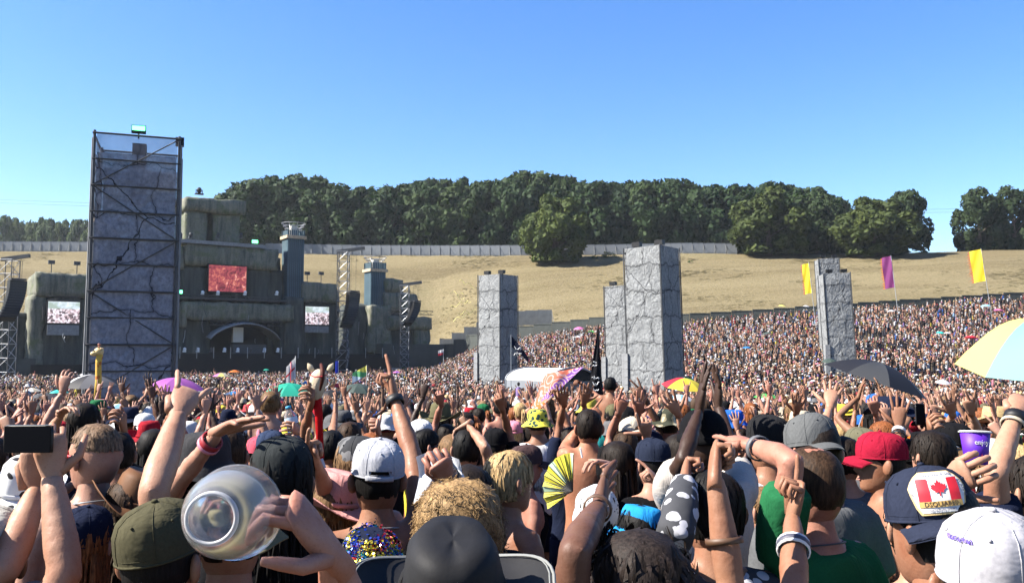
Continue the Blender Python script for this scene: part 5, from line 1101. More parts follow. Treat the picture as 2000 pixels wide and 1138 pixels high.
pe("person in a grey cap and grey shirt beyond the green t-shirt", 1592, 803, 3.25, 15, 'pink', ('short', 'dark'), ('capplain', (0.0782, 0.0816, 0.083), None, 165, (.15, .1)), ('tee', (0.0816, 0.085, 0.0884)))
pe("man with buzzed brown hair in a green t-shirt pointing left", 1587, 864, 2.65, 28, 'pink', ('buzz', 'brown'), None, ('tee', (0.0122, 0.0884, 0.034)), None, ((1548, 898), (1462, 868), (1414, 846), 'point', 'd', 'w'), extra=('necklace_dark', ('br', -1, .75, .034, .018, 'grey')))
pe("girl with brown blond hair tied with a white bow", 1497, 948, 4.0, 25, 'pale', ('pony', 'light'), None, ('tee', 'bandana_print'), extra=('bow_white',))
pe("man in a red cap in profile facing left", 1722, 840, 3.9, 78, 'tan', ('short', 'black'), ('capplain', (0.2244, 0.0082, 0.0238), None, 0), ('bare', 'pink'))
pe("person in a backwards navy cap with a red maple leaf flag patch, light blue shirt", 1828, 905, 1.95, 22, 'tan', ('short', 'black'), ('capplain', (0.016, 0.02, 0.036), None, 148, (.1, .12)), ('tee', (0.2448, 0.3672, 0.5032)), head=(0, 0, 0), extra=('flagpatch',))
pe("person in a plain white cap in the bottom right corner", 1930, 990, 1.55, -30, 'tan', ('short', 'brown'), ('capplain', (.3, .295, .315), None, 0, (.05, .04)), ('tee', 'white'), extra=('capmarks',))
pe("person with black hair and a black hair clip near the right edge", 1968, 926, 3.0, 20, 'tan', ('bun', 'black'), None, ('tee', (0.0272, 0.306, 0.0816)))
pe("woman with a blond ponytail cut by the right edge", 1990, 866, 4.0, 25, 'pale', ('pony', 'blond'), None, ('tee', 'white'))
pe("person hidden behind the flag patch cap holding up a purple cup", 1795, 940, 2.45, 0, 'peach', ('short', 'dark'), None, ('tee', 'black'), ((1830, 1005), (1856, 934), (1916, 910), 'grip', 'a'), None)
pe("man with short dark hair left of the purple cup", 1822, 838, 4.0, 15, 'pale', ('short', 'dark'), None, ('tee', 'grey'))
pe("person in a straw hat with a red band near the right edge", 1945, 797, 7.5, 60, 'pink', ('long', 'brown'), ('cowboy', 'beige', 'straw', 0), ('tee', 'red'))
pe("person behind the red cap raising a brown hand with bracelets", 1768, 853, 4.6, 10, (0.17, 0.0884, 0.0544), ('short', 'black'), ('capplain', 'black', None, 0), ('tee', 'orange'), None, ((1748, 902), (1757, 832), (1757, 768), 'open', 'a', 'w'), extra=(('br', -1, .85, .032, .02, 'white'), ('br', -1, .72, .033, .012, 'black')))
pe("person in a black cap holding up a phone left of the purple cup", 1862, 822, 4.9, 15, 'tan', ('short', 'black'), ('capplain', 'black', None, 0), ('tee', (0.204, 0.0136, 0.0204)), None, ((1838, 900), (1820, 848), (1812, 806), 'grip', 'r'))
pe("person at the right edge raising an arm with dark bracelets", 2030, 885, 2.8, 10, 'peach', ('short', 'dark'), None, ('tee', 'navy'), None, ((1945, 925), (1986, 806), (2010, 758), 'fist', 'a', 'w'), extra=(('br', -1, .9, .033, .03, 'black'), ('br', -1, .8, .034, .01, 'beige')))
pe("person in a white head scarf beyond the purple cup", 1938, 855, 4.8, 10, 'pale', ('long', 'brown'), ('scarf', 'white', None, 0), ('tee', 'white'))
pe("person with light brown hair and a white headband behind the cup hand", 1868, 872, 4.6, 40, 'pale', ('pony', 'light'), None, ('tee', 'black'), extra=('headband',))
pe("person raising a tanned arm with an open hand below the black umbrella", 1648, 850, 4.5, 10, 'peach', ('short', 'dark'), None, ('tee', 'grey'), None, ((1602, 862), (1622, 792), (1628, 742), 'open', 'a', 'w'))
pe("person in an olive cap beyond the red cap", 1682, 832, 5.3, 20, 'pale', ('short', 'brown'), ('capplain', (0.0884, 0.085, 0.0544), None, 0), ('tee', 'grey'))
pe("person in a wide grey boonie hat left of the raised tanned arm", 668, 797, 7.6, 20, 'pale', ('long', 'black'), ('boonie', (0.06, 0.062, 0.065), None, 0), ('tee', 'black'))
pe("person in a black cowboy hat below the white and black umbrella", 156, 790, 9.0, 20, 'pink', ('short', 'dark'), ('cowboy', 'black', None, 0), ('tee', 'navy'))
pe("dark haired man holding up a fist with a white wristband and a white towel", 915, 905, 2.95, 10, 'pink', ('short', 'dark'), None, ('tee', 'black'), None, ((925, 985), (872, 925), (848, 888), 'fist', 'a'), extra=(('wb', -1, .78, .034, .022, 'white'), ('br', -1, .92, .031, .014, 'black')))
pe("man with black hair and sunglasses facing right, left of the white towel", 830, 835, 5.8, -60, 'pink', ('short', 'black'), None, ('tee', 'yellow'), extra=('shades',))
pe("girl with straight light brown hair behind the white towel", 884, 848, 5.5, 10, 'pale', ('long', 'light'), None, ('tee', 'black'))
pe("person in a white cap beyond the raised tanned arm", 822, 817, 6.4, 15, 'pale', ('short', 'brown'), ('capplain', 'white', None, 0), ('tee', 'navy'))
pe("woman in black bending a bare arm above her dark hair", 912, 836, 5.2, 5, 'peach', ('short', 'black'), None, ('tank', 'black'), ((948, 872), (912, 828), (876, 852), 'relax', 'd', 'w'), None)
rider = pe("shirtless person sitting on someone's shoulders holding a colourful cloth", 1192, 735, 11, -5, 'tan', ('short', 'black'), None, ('bare', 'black'), None, ((1160, 767), (1132, 747), (1120, 740), 'grip', 'd', 'e'), lift=.62)
pe("person in a yellow and blue hat under the shoulder rider", 1150, 775, 10.4, 10, 'tan', ('short', 'black'), ('bucket', (0.408, 0.34, 0.0544), None, 0), ('tee', (0.0136, 0.0272, 0.272)))
pe("person holding up the plush horse head on a red stick", 572, 848, 4.7, 10, 'tan', ('short', 'black'), ('capplain', 'navy', None, 0), ('tee', 'white'), ((594, 850), (607, 790), (614, 752), 'grip', 'l', 'e'), None)
pe("person holding up a water bottle left of the plush horse head", 530, 838, 5.2, 15, 'peach', ('short', 'dark'), ('capplain', (0.02, 0.03, 0.06), None, 0), ('tee', 'white'), ((596, 885), (585, 845), (562, 828), 'grip', 'l'), None)
pe("person low at the bottom gripping a clear plastic cup close to the camera", 830, 1190, 1.35, 15, 'pink', ('short', 'brown'), None, ('tee', 'red'), None, ((700, 1270, 1.25), (648, 1082, 1.17), (545, 950, 1.12), 'grip', (-.7, .25, -.65)), arm_k=1.05)
pe("person with cropped hair holding up a white printed paper, left of the horned hand sign", 232, 842, 4.7, 12, 'tan', ('short', 'dark'), None, ('tee', 'black'), ((238, 908), (241, 838), (236, 795), 'grip', 'l', 'e'), None)
pe("person beyond the trucker cap holding up a thumb", 728, 842, 5.0, 10, 'pale', ('short', 'ginger'), None, ('tee', 'black'), ((748, 880), (739, 848), (735, 806), 'thumb', 'l', 'e'), None)
pe("person raising a flat hand right of the plush horse head", 648, 838, 5.6, 10, 'tan', ('short', 'black'), None, ('tank', 'navy'), ((650, 848), (655, 806), (658, 768), 'flat', 'l', 'ew'), None)
pe("person raising both hands behind the pointing navy cap", 1222, 838, 5.8, 10, 'pink', ('short', 'brown'), None, ('tee', 'black'), ((1262, 845), (1246, 806), (1250, 768), 'open', 'a', 'e'), ((1192, 848), (1210, 803), (1224, 765), 'point', 'a', 'e'))
pe("person raising an open hand in front of the camouflage boonie hat", 1326, 848, 5.2, 10, 'peach', ('long', 'dark'), None, ('tank', 'black'), ((1345, 865), (1322, 806), (1302, 770), 'open', 'a', 'e'), ((1284, 885), (1264, 850), (1256, 808), 'lshape', 'a'))
pe("person raising a fist below the big black umbrella's right end", 1700, 838, 6.2, 10, 'pink', ('short', 'dark'), None, ('tee', 'white'), ((1722, 846), (1708, 803), (1702, 770), 'fist', 'a', 'e'), None)
pe("person raising both bare arms beyond the purple cup", 1885, 840, 5.7, 10, 'peach', ('long', 'brown'), None, ('strap', 'black'), ((1912, 848), (1896, 803), (1888, 766), 'peace', 'a', 'e'), ((1846, 850), (1860, 806), (1850, 770), 'open', 'a', 'e'))
pe("person raising both arms left of the shirtless man", 1118, 832, 6.6, 10, 'tan', ('curly', 'dark'), None, ('tee', 'navy'), ((1146, 822), (1140, 785), (1146, 752), 'open', 'a', 'e'), ((1094, 824), (1102, 787), (1098, 755), 'flat', 'a', 'e'))
pe("person pointing up right of the bending arm", 968, 834, 6.2, 10, 'tan', ('short', 'black'), ('capplain', 'black', None, 0), ('tee', 'black'), ((992, 838), (980, 797), (970, 764), 'point', 'a', 'e'), None)
pe("person making horns above the bending arm", 872, 826, 7.2, 10, 'pink', ('short', 'dark'), None, ('bare', 'black'), None, ((852, 822), (862, 787), (856, 758), 'horns', 'a', 'e'))
pe("person waving a flat hand beside the horned hand sign", 300, 838, 5.5, 10, 'tan', ('long', 'black'), None, ('tee', 'black'), ((322, 845), (334, 802), (344, 772), 'flat', 'a', 'e'), None)
pe("person reaching a bare arm to the right above the phone", 62, 832, 5.2, 5, 'peach', ('short', 'dark'), ('capplain', 'black', None, 0), ('tee', 'black'), ((100, 842), (122, 805), (152, 786), 'relax', 'd', 'e'), None)
pe("person holding an open hand up left of the big black umbrella", 1572, 828, 6.4, 10, 'tan', ('short', 'black'), None, ('tee', 'black'), None, ((1552, 845), (1556, 804), (1560, 772), 'open', 'a', 'e'))
# ---- standing crowd close by: bodies shared by pose, clothes and hair by kind, colours of their own
UPR = dict(up=1, E=(.27, .1, 1.62), W=(.2, .17, 1.86), hd=(-.1, .1, 1), pn=(0, 1, 0), pose='open'); UPL = dict(up=1, E=(-.28, .09, 1.6), W=(-.2, .16, 1.84), hd=(.12, .1, 1), pn=(0, 1, 0), pose='relax')
UPP = dict(up=1, E=(.26, .17, 1.56), W=(.17, .33, 1.76), hd=(-.1, .6, .7), pn=(0, .6, -.6), pose='point'); CLR = dict(up=1, E=(.3, .12, 1.6), W=(.1, .2, 1.8), hd=(-.3, .1, 1), pn=(-1, 0, .2), pose='flat'); CLL = dict(up=1, E=(-.3, .12, 1.6), W=(-.1, .2, 1.8), hd=(.3, .1, 1), pn=(1, 0, .2), pose='flat')
HORN = dict(up=1, E=(-.25, .14, 1.6), W=(-.22, .22, 1.87), hd=(0, .1, 1), pn=(0, 1, 0), pose='horns'); BENT = dict(up=1, E=(.34, .1, 1.55), W=(.2, .1, 1.8), hd=(-.5, .2, .8), pn=(0, 1, 0), pose='peace')
POSES = [("arms down", {1: DOWN[1], -1: DOWN[-1]}), ("right hand up", {1: UPR, -1: DOWN[-1]}), ("left hand up", {1: DOWN[1], -1: UPL}), ("both hands up", {1: UPR, -1: UPL}), ("pointing ahead", {1: UPP, -1: DOWN[-1]}), ("clapping", {1: CLR, -1: CLL}), ("horned hand sign", {1: DOWN[1], -1: HORN}), ("two fingers up", {1: BENT, -1: DOWN[-1]})]
TOPS = ['tee', 'tank', 'bare', 'strap']; PB = {}
for i, (nm, a) in enumerate(POSES):
    for tp_ in TOPS: PB[(i, tp_)] = Body(a, tp_, 1.0, .024, 1.0, (0, 0, 0), 5)
allb = [h['bd'] for h in HEROES] + list(PB.values())
objs = [b.rb for b in allb] + [b.rs for b in allb if b.rs]; res = baked(objs); mp = dict(zip([id(o) for o in objs], res))
for b in allb: b.finish(mp[id(b.rb)], mp[id(b.rs)] if b.rs else None, random.randint(0, 999))
for i in range(len(POSES)):
    for tp_ in TOPS[1:]: PB[(i, tp_)].body = PB[(i, 'tee')].body
def cval(c, d): return d[c] if isinstance(c, str) and c in d else c
def text_mesh(s, size, ext=.0004):
    c = bpy.data.curves.new("t", 'FONT'); c.body = s; c.size = size; c.extrude = ext; c.align_x = 'CENTER'; c.align_y = 'CENTER'; c.resolution_u = 2; o = bpy.data.objects.new("t", c); col.objects.link(o)
    me = baked_one(o); return mesh_arrays(me)
def baked_one(o):
    dg = bpy.context.evaluated_depsgraph_get(); dg.update(); me = bpy.data.meshes.new_from_object(o.evaluated_get(dg)); bpy.data.objects.remove(o); return me
for h in HEROES:
    root = empty("person", h['loc'], h['yaw'], h['label'], "person"); root.scale = (h['s'],) * 3; h['root'] = root; bd = h['bd']
    link("body", bd.body, root, None, cval(h['skin'], SKINS)); tk, tc = h['top']
    if bd.shirt:
        m_ = tc if isinstance(tc, str) and tc in M else "cloth"; bd.shirt.materials.clear(); bd.shirt.materials.append(M[m_]); bd.shirt.polygons.foreach_set("use_smooth", [True] * len(bd.shirt.polygons)); link({'tee': "t_shirt", 'tank': "vest", 'strap': "strap_top", 'long': "long_sleeve_top", 'shirt': "shirt"}[tk], bd.shirt, root, None, COLS.get(tc, (.5, .5, .5)) if isinstance(tc, str) else tc)
    link("shorts", SHORTS[0], root, None, COLS[h['legs']]); link("shoes", SHOES, root, None, (.3, .3, .3))
    hat = h['hat']; ho = None
    if h['hair']:
        k = h['hair'][0]
        if hat and k in ('short', 'fringe', 'curly'): k = 'buzz' if k == 'short' else k
        if not (hat and hat[0] == 'beanie' and k != 'pony'): hair_obj(k, cval(h['hair'][1], HAIRS), root, h['head'], h['fine'])
    if hat: ho = hat_obj(hat[0], cval(hat[1], COLS), hat[2], R(hat[3]), root, h['head'], hat[4] if len(hat) > 4 else (0, 0)); h['hat_obj'] = ho
    HM = HC(h['head']); hp = lambda v: HM @ np.asarray(v, float) + np.array([0, .012, 1.632])
    for e in h['extra']:
        if isinstance(e, tuple):
            a = h['arms'][e[1]]; rr_a = float(np.interp(e[2], [0, .28, .7, 1], [.039, .043, .034, .0255])) * h['arm_k'] * 1.02 + .0005; ring(a['E'], a['W'], e[2], rr_a, e[4], COLS[e[5]], root, "wristband" if e[0] == 'wb' else "bracelet")
            if e[0] == 'wb' and e[1] == 1: ring(a['E'], a['W'], e[2], rr_a + .0035, e[4] * .5, (.05, .05, .07), root, "wristband_print", .0012).scale = (1, 1, 1)
        elif e.startswith('necklace'): MB().tube([(.078 * math.cos(a), -.012 + .07 * math.sin(a), 1.475 - .014 * math.sin(a)) for a in np.linspace(0, 2 * PI, 25)], .0028, 5, cap=False).build("necklace", "steel" if e == 'necklace' else "dark_steel", root, True)
        elif e.startswith('shades'):
            b = MB(); c_ = (.45, .02, .03) if e.endswith('red') else (.02, .02, .02)
            for s in (-1, 1): b.ball(hp((s * .033, .094, .006)), (.026, .006, .018), 0, 10, 6, HM); b.tube([hp((s * .058, .09, .01)), hp((s * .084, .03, .012)), hp((s * .084, -.04, .004))], [.004, .0045, .004], 5)
            b.tube([hp((-.012, .098, .01)), hp((.012, .098, .01))], .003, 5); b.build("sunglasses", "paint", root, True, c_)
        elif e == 'beard':
            b = MB(); b.ball(hp((0, .06, -.098)), (.055, .045, .055), 0, 12, 8, HM)
            for q in range(60): a = rng.uniform(0, PI); p = hp((.05 * math.cos(a), .05 + .05 * math.sin(a), -.1)); b.tube([p, p + np.array([0, 0, -.05]) + rng.normal(size=3) * .012], [.005, .001], 4)
            b.build("beard", "hair", root, True, (.3, .28, .26))
        elif e == 'tie_white': MB().tube([hp((.018 * math.cos(a), -.125 + .004 * math.sin(a * 2), .03 + .018 * math.sin(a))) for a in np.linspace(0, 2 * PI, 13)], .006, 6).build("hair_tie", "white_fabric", root, True)
        elif e == 'bow_white':
            b = MB()
            for s in (-1, 1): b.tube([hp(v) for v in ((0, -.13, .04), (s * .035, -.14, .062), (s * .06, -.135, .05), (s * .035, -.14, .032), (0, -.132, .038))], .006, 6, flat=[(1.8, .35)] * 5); b.tube([hp(v) for v in ((0, -.13, .04), (s * .02, -.14, -.01), (s * .035, -.14, -.06))], .006, 6, flat=[(1.8, .35)] * 3)
            b.ball(hp((0, -.134, .04)), .011, 0, 8, 6); b.build("hair_bow", "white_fabric", root, True)
        elif e == 'headband': a_ = np.linspace(-.35, PI + .35, 21); MB().tube([hp(hsurf(np.array(PI / 2 * 0 + a), .118 - 0 * a, .0) * 0 + np.array([.093 * math.cos(a), -.005, .13 * math.sin(a)])) for a in a_], .009, 6, flat=[(.5, 1.2)] * 21).build("headband", "white_fabric", root, True)
        elif e == 'sequins':                       # clusters of small glittering discs sewn on the beanie
            cl = [(0.0136, 0.0476, 0.34), (0.34, 0.0136, 0.017), (0.442, 0.34, 0.0204), (0.0204, 0.272, 0.2856), (0.4216, 0.3536, 0.034), (0.0136, 0.034, 0.272)]
            for k in range(84):
                a0 = rng.uniform(0, 2 * PI); z0 = rng.uniform(.03, .14); b = MB()
                for q in range(32):
                    a, z = a0 + rng.normal() * .13, z0 + rng.normal() * .011; qq = math.asin(min(.98, max(0, (z - .05) / .1))); kk = math.cos(qq) ** .8; p = hsurf(np.array(a), .03, .012) * np.array([kk, kk, 0]); p = p + nrm(p) * (.005 + (.008 if z < .05 else 0)) + np.array([0, 0, z + .003]); n_ = nrm(nrm(p) + rng.normal(size=3) * .5); t1 = nrm(np.cross(n_, rng.normal(size=3))); t2 = np.cross(n_, t1); r_ = .0042
                    b.add([p + r_ * (t1 * math.cos(w_) + t2 * math.sin(w_)) for w_ in np.arange(6) * PI / 3], [tuple(range(6))])
                tag(b.build("sequin_cluster", "sequin", ho, False, cl[k % 6]), kind="stuff")
        elif e == 'hatpiping': rg_ = [np.array(ho.data.vertices[j].co) for j in range(48)]; MB().tube(rg_ + [rg_[0]], .0032, 5, cap=False).build('piping', 'mesh_fence', ho, True); MB().tube([q * np.array([.955, .955, 1]) + np.array([0, 0, .003]) for q in rg_ + [rg_[0]]], .0016, 4, cap=False).build('piping', 'mesh_fence', ho, True)
        elif e == 'flagpatch': FLAG_HAT = ho
        elif e == 'capmarks': MARK_HAT = ho
hero_xy = np.array([h['loc'][:2] for h in HEROES])
FHAIR = [('short', .3), ('long', .2), ('pony', .1), ('buzz', .06), ('fade', .1), ('bun', .06), ('curly', .1), ('fringe', .1)]; FH = [k for k, _ in FHAIR]; FHP = np.array([p for _, p in FHAIR]); FHP /= FHP.sum()
HN = {'fade': "cropped %s hair", 'short': "short %s hair", 'long': "long %s hair", 'pony': "a %s ponytail", 'buzz': "buzzed %s hair", 'bun': "a %s bun", 'curly': "curly %s hair", 'fringe': "messy %s hair"}; HTN = {'capplain': "%s cap", 'bucket': "%s bucket hat", 'boonie': "%s wide brimmed hat", 'cap': "%s trucker cap", 'sun': "%s sun hat", 'cowboy': "%s cowboy hat"}
pts = crowd_points(5.6, MIDY, lambda u, y: np.full_like(np.asarray(u, float), 2.0), 21, .22); seen = set(); r = random.Random(5); nfill = 0
place = lambda px: "left" if px < 500 else "centre left" if px < 900 else "centre" if px < 1250 else "centre right" if px < 1620 else "right"
order = np.argsort(pts[:, 1])
for x, y in pts[order]:
    if np.min((hero_xy[:, 0] - x) ** 2 + (hero_xy[:, 1] - y) ** 2) < .42 ** 2 or nfill >= 225: continue
    px = 1000 + F * x / y
    if px < -60 or px > 2060: continue
    for _ in range(60):
        pi = r.choices(range(8), [3, 1.7, 1.7, 2.2, 1.8, 1.2, 1.2, 1.2])[0]; tp_ = r.choices(TOPS, [5, 2.5, 2, 1.2])[0]; tc = r.choice(['black', 'white', 'black', 'black', 'navy', 'navy', 'black', 'grey', 'red', 'beige', 'sky', 'pink', 'yellow', 'olive', 'lilac', 'orange', 'black', 'teal', 'green', 'grey']); hk = r.choices(FH, FHP)[0]; hc = r.choice(['black', 'dark', 'brown', 'light', 'blond', 'brown', 'ginger', 'dark'])
        htk = r.choices([None, 'capplain', 'bucket', 'boonie', 'cap', 'sun', 'cowboy'], [6, 2.2, 1.0, .4, .8, .4, .4])[0]; htc = r.choice(['white', 'black', 'beige', 'navy', 'grey', 'red', 'olive', 'black', 'pink', 'blue', 'white', 'yellow', 'green'])
        lb = "%s, %s, %s, %s" % ("person in " + (HTN[htk] % htc) if htk else "person with " + HN[hk] % {'light': "light brown", 'dark': "dark brown"}.get(hc, hc), {'tee': tc + " t-shirt", 'tank': tc + " vest", 'bare': "bare chested", 'strap': tc + " strap top"}[tp_], POSES[pi][0], "at " + place(px))
        if lb not in seen: break
    seen.add(lb); nfill += 1
    root = empty("person", (x, y, gz(x, y)), R(r.gauss(15, 18)), lb, "person", "festival goers standing in the near crowd"); s = r.gauss(.965, .055); root.scale = (s * r.uniform(.96, 1.08), s, s); bd = PB[(pi, tp_)]
    sk = SKINS[r.choice(['pale', 'pink', 'tan', 'peach', 'pale', 'pink', 'tan', 'olive', 'brown', 'dark'])]; link("body", bd.body, root, None, sk)
    if bd.shirt:
        if not bd.shirt.materials: bd.shirt.materials.append(M["cloth"])
        link({'tee': "t_shirt", 'tank': "vest", 'strap': "strap_top"}[tp_], bd.shirt, root, None, COLS[tc])
    link("shorts", SHORTS[r.randint(0, 1)], root, None, COLS[r.choice(['black', 'navy', 'grey', 'olive'])]); hy = (R(r.gauss(0, 16)), R(r.gauss(0, 6)), 0)
    hair_obj('buzz' if htk and hk in ('short', 'curly', 'fringe') else hk, HAIRS[hc], root, (0, 0, 0), y < 7)
    if htk: hat_obj(htk, COLS[htc], None, R(r.choice([0, 0, 0, 10, -10, 180]) if htk.startswith('cap') else 0), root, (0, 0, 0))
for tp_ in TOPS[:1]: pass
print("near people", len(HEROES), nfill)
t = NT("frost", .5, .4, (0.495, 0.495, 0.5016)); t.b.inputs["Transmission Weight"].default_value = .5
# ------------------------------------------------------------------ umbrellas
def gore_mesh():
    V = []; nr, na = 7, 5
    for i in range(nr):
        q = i / (nr - 1)
        for j in range(na):
            e = j / (na - 1) * 2 - 1; a = e * PI / 8; r = .55 * q * (1 - .075 * (1 - e * e) * q); z = -.21 * (q ** 1.9) + .02 * (1 - e * e) * math.sin(q * PI) * -.4
            V.append((r * math.cos(a), r * math.sin(a), z))
    return MB().add(V, grid_faces(nr, na)).mesh("canopy_panel", ["canopy"], True)
GORE = gore_mesh(); RIB = MB().tube([(0.01, 0, -.012), (.3, 0, -.075), (.545, 0, -.222)], .0028, 4).mesh("rib", ["dark_steel"]); STR = MB().tube([(0.01, 0, -.3), (.29, 0, -.085)], .0025, 4).mesh("stretcher", ["dark_steel"])
SHAFT = MB().tube([(0, 0, .05), (0, 0, -.78)], [.004, .006], 6).mesh("shaft", ["steel"]); HANDLE = MB().tube([(0, 0, -.76), (0, 0, -.88), (.01, 0, -.92)], [.011, .012, .009], 7).mesh("handle", ["black_plastic"], True)
UC = {'white': (0.462, 0.462, 0.4752), 'black': (0.014, 0.014, 0.017), 'grey': (0.1122, 0.1122, 0.1188), 'dgrey': (0.05, 0.052, 0.055), 'purple': (0.2772, 0.0792, 0.297), 'teal': (0.0132, 0.2772, 0.1848), 'turq': (0.033, 0.396, 0.3432), 'blue': (0.0198, 0.165, 0.396), 'dgreen': (0.0462, 0.066, 0.0561), 'red': (0.396, 0.0198, 0.033), 'orange': (0.495, 0.132, 0.0198), 'yellow': (0.495, 0.4092, 0.0396), 'green': (0.066, 0.33, 0.0792), 'aqua': (.17, .33, .33), 'pink': (0.4752, 0.132, 0.297), 'lemon': (0.4752, 0.4356, 0.132), 'sky': (0.198, 0.396, 0.495), 'cream': (0.4356, 0.396, 0.297), 'violet': (0.198, 0.0792, 0.33)}
def umbrella(px, ptop, wpx, cols, label, Y=None, tilt=(0, 0), rz=0.3, full=True, flat=1.0):
    Y = Y or 1.06 * F / wpx; s = wpx / F * Y / 1.06; p = P(px, ptop, Y)
    o = empty("umbrella", p, 0, label, "umbrella", rot=(R(tilt[0]), R(tilt[1]), rz)); o.scale = (s, s, s * flat)
    for k in range(8):
        g = link("canopy_panel", GORE, o, color=UC[cols[k % len(cols)]]); g.rotation_euler.z = k * PI / 4
        if full: q = link("rib", RIB, o); q.rotation_euler.z = (k + .5) * PI / 4; q = link("stretcher", STR, o); q.rotation_euler.z = (k + .5) * PI / 4
    link("shaft", SHAFT, o); link("handle", HANDLE, o); return o
U = umbrella
U(178, 731, 98, ['grey', 'black', 'black', 'white', 'white', 'white', 'black', 'grey'], "white, black and grey panelled umbrella before the left tower", tilt=(8, 4), rz=-.4)
U(82, 768, 76, ['dgrey'], "dark grey umbrella at the left below the turquoise one", tilt=(10, -5)); U(116, 760, 34, ['turq'], "small turquoise umbrella above the dark grey one", 42)
U(62, 757, 36, ['white', 'cream'], "small off white umbrella at the far left", 44); U(172, 726, 30, ['white'], "small white umbrella just beyond the white and black one", 60)
U(344, 737, 106, ['purple'], "magenta purple umbrella at the foot of the left tower", tilt=(5, 3)); U(412, 761, 86, ['black', 'black', 'dgrey', 'grey', 'grey', 'dgrey', 'black', 'black'], "black and grey umbrella right of the magenta one", tilt=(6, 6))
U(455, 764, 34, ['blue'], "small bright blue umbrella beside the black and grey one", 24); U(566, 748, 90, ['teal'], "teal green umbrella left of the plush horse head", tilt=(8, 0))
U(606, 742, 34, ['blue'], "small dark blue umbrella behind the plush horse head", 34); U(644, 762, 42, ['black'], "small black umbrella right of the plush horse head", 27, (10, -8)); U(658, 748, 36, ['yellow', 'orange', 'red', 'orange'], "small orange and yellow umbrella beyond the small black one", 36)
U(701, 749, 68, ['dgreen'], "dark green grey umbrella left of the raised tanned arm", tilt=(8, 4)); U(232, 788, 60, ['pink', 'violet', 'green', 'yellow', 'lemon', 'white', 'sky', 'white'], "pastel rainbow umbrella at the foot of the left tower", 17, (8, 5))
U(458, 722, 22, ['orange'], "small orange umbrella in the crowd before the stage", 85, full=False); U(432, 728, 34, ['lemon', 'cream', 'pink'], "pale yellow and pink umbrella before the stage", 60, full=False); U(775, 724, 18, ['violet', 'pink'], "tiny violet umbrella below the bushes by the stage", 110, full=False); U(520, 720, 13, ['teal'], "tiny green umbrella before the stage deck", 110, full=False)
U(1337, 738, 84, ['green', 'green', 'sky', 'red', 'red', 'yellow', 'yellow', 'yellow'], "red, yellow and green umbrella at the foot of the largest tower", tilt=(12, 2), rz=.2); U(1328, 770, 56, ['sky', 'white'], "sky blue and white umbrella under the red and yellow one", 24, (6, 0))
U(1440, 780, 44, ['pink'], "pink umbrella above the shiny blue hat", 30, (14, 10)); U(1500, 768, 52, ['green'], "bright green umbrella beyond the round black cap", 33, (6, 5))
U(1722, 708, 196, ['black', 'dgrey'], "big black umbrella tilted to the right below the narrow hillside tower", 9.2, (12, 16), .3, flat=1.0)
U(2014, 622, 262, ['aqua', 'aqua', 'aqua', 'lemon', 'lemon', 'aqua', 'aqua', 'aqua'], "big pale aqua umbrella with a yellow panel at the right edge", 6.6, (14, -6), .05, flat=1.75)
for px, py, w_, c, Y, lb in ((1849, 756, 32, 'white', 60, "white umbrella left of the big aqua umbrella, lower one"), (1843, 742, 30, 'white', 70, "white umbrella left of the big aqua umbrella, upper one"), (1458, 676, 17, 'blue', 105, "small blue umbrella on the hillside crowd"), (1498, 648, 19, 'dgreen', 115, "small grey green umbrella high on the hillside crowd"), (1568, 653, 16, 'dgrey', 115, "small dark umbrella left of the narrow hillside tower"), (1897, 655, 24, 'red', 108, "small red umbrella above the big aqua umbrella's left"), (1740, 605, 15, 'white', 138, "small white umbrella high on the hillside below the purple banner"), (1925, 594, 20, 'sky', 140, "small sky blue umbrella near the top of the crowd"), (1950, 603, 18, 'pink', 138, "small pink umbrella near the top right of the crowd"), (1528, 595, 16, 'lemon', 146, "pale yellow umbrella at the crowd's upper edge"), (1575, 596, 13, 'white', 146, "white umbrella at the crowd's upper edge below the left yellow banner"), (1837, 647, 16, 'turq', 112, "tiny turquoise umbrella on the right hillside"), (1130, 638, 20, 'pink', 150, "pink umbrella high in the crowd between the towers"), (1156, 645, 15, 'green', 150, "green umbrella high in the crowd between the towers"), (1129, 655, 17, 'white', 146, "white umbrella high in the crowd between the towers"), (1155, 683, 12, 'orange', 130, "tiny orange umbrella left of the black pointed flag"), (1620, 700, 30, 'dgreen', 75, "dark green umbrella at the foot of the narrow hillside tower"), (1850, 648, 14, 'white', 112, "tiny white umbrella beside the turquoise one")):
    U(px, py, w_, [c], lb, Y, (random.uniform(-6, 12), random.uniform(-8, 8)), full=False)
# ------------------------------------------------------------------ flags
def squiggle(b, c, w_, seed, r=.012, dy=-.02, n=3):
    rr = random.Random(seed)
    for k in range(n): z = c[2] + (n / 2 - k - .5) * w_ * .9; b.tube([(c[0] + (i / 7 - .5) * w_ + rr.uniform(-1, 1) * w_ * .1, c[1] + dy, z + rr.uniform(-.3, .3) * w_) for i in range(8)], r, 4)
g = P(1180, 765, 16); fl = empty("pointed_flag", g - np.array([0, 0, 1.6]), 0, "tall black pointed flag with white marks behind the shoulder rider", "flag"); hz = 1.6 + 1.2
MB().tube([(0, 0, 0), (-.1, 0, hz)], .012, 6).build("pole", "black_plastic", fl); V = []
for k in range(13):
    q = k / 12
    for i in range(7): e = i / 6; V.append((-.1 * (1.6 + 1.15 * q) / hz - .3 * (1 - q) ** 1.0 * e + .05 * (1 - q) - .01, .035 * math.sin(e * 7 + q * 4) * (1 - q) - .02, 1.55 + 1.2 * q - .08 * e * (1 - q)))
MB().add(V, grid_faces(13, 7)).build("flag_cloth", "cloth", fl, True, (0.011, 0.011, 0.013)); b = MB(); squiggle(b, (-.16, -.05, 1.75), .12, 3, .008); squiggle(b, (-.17, -.05, 2.1), .06, 5, .007, n=2); b.build("white_marks", "white_fabric", fl)
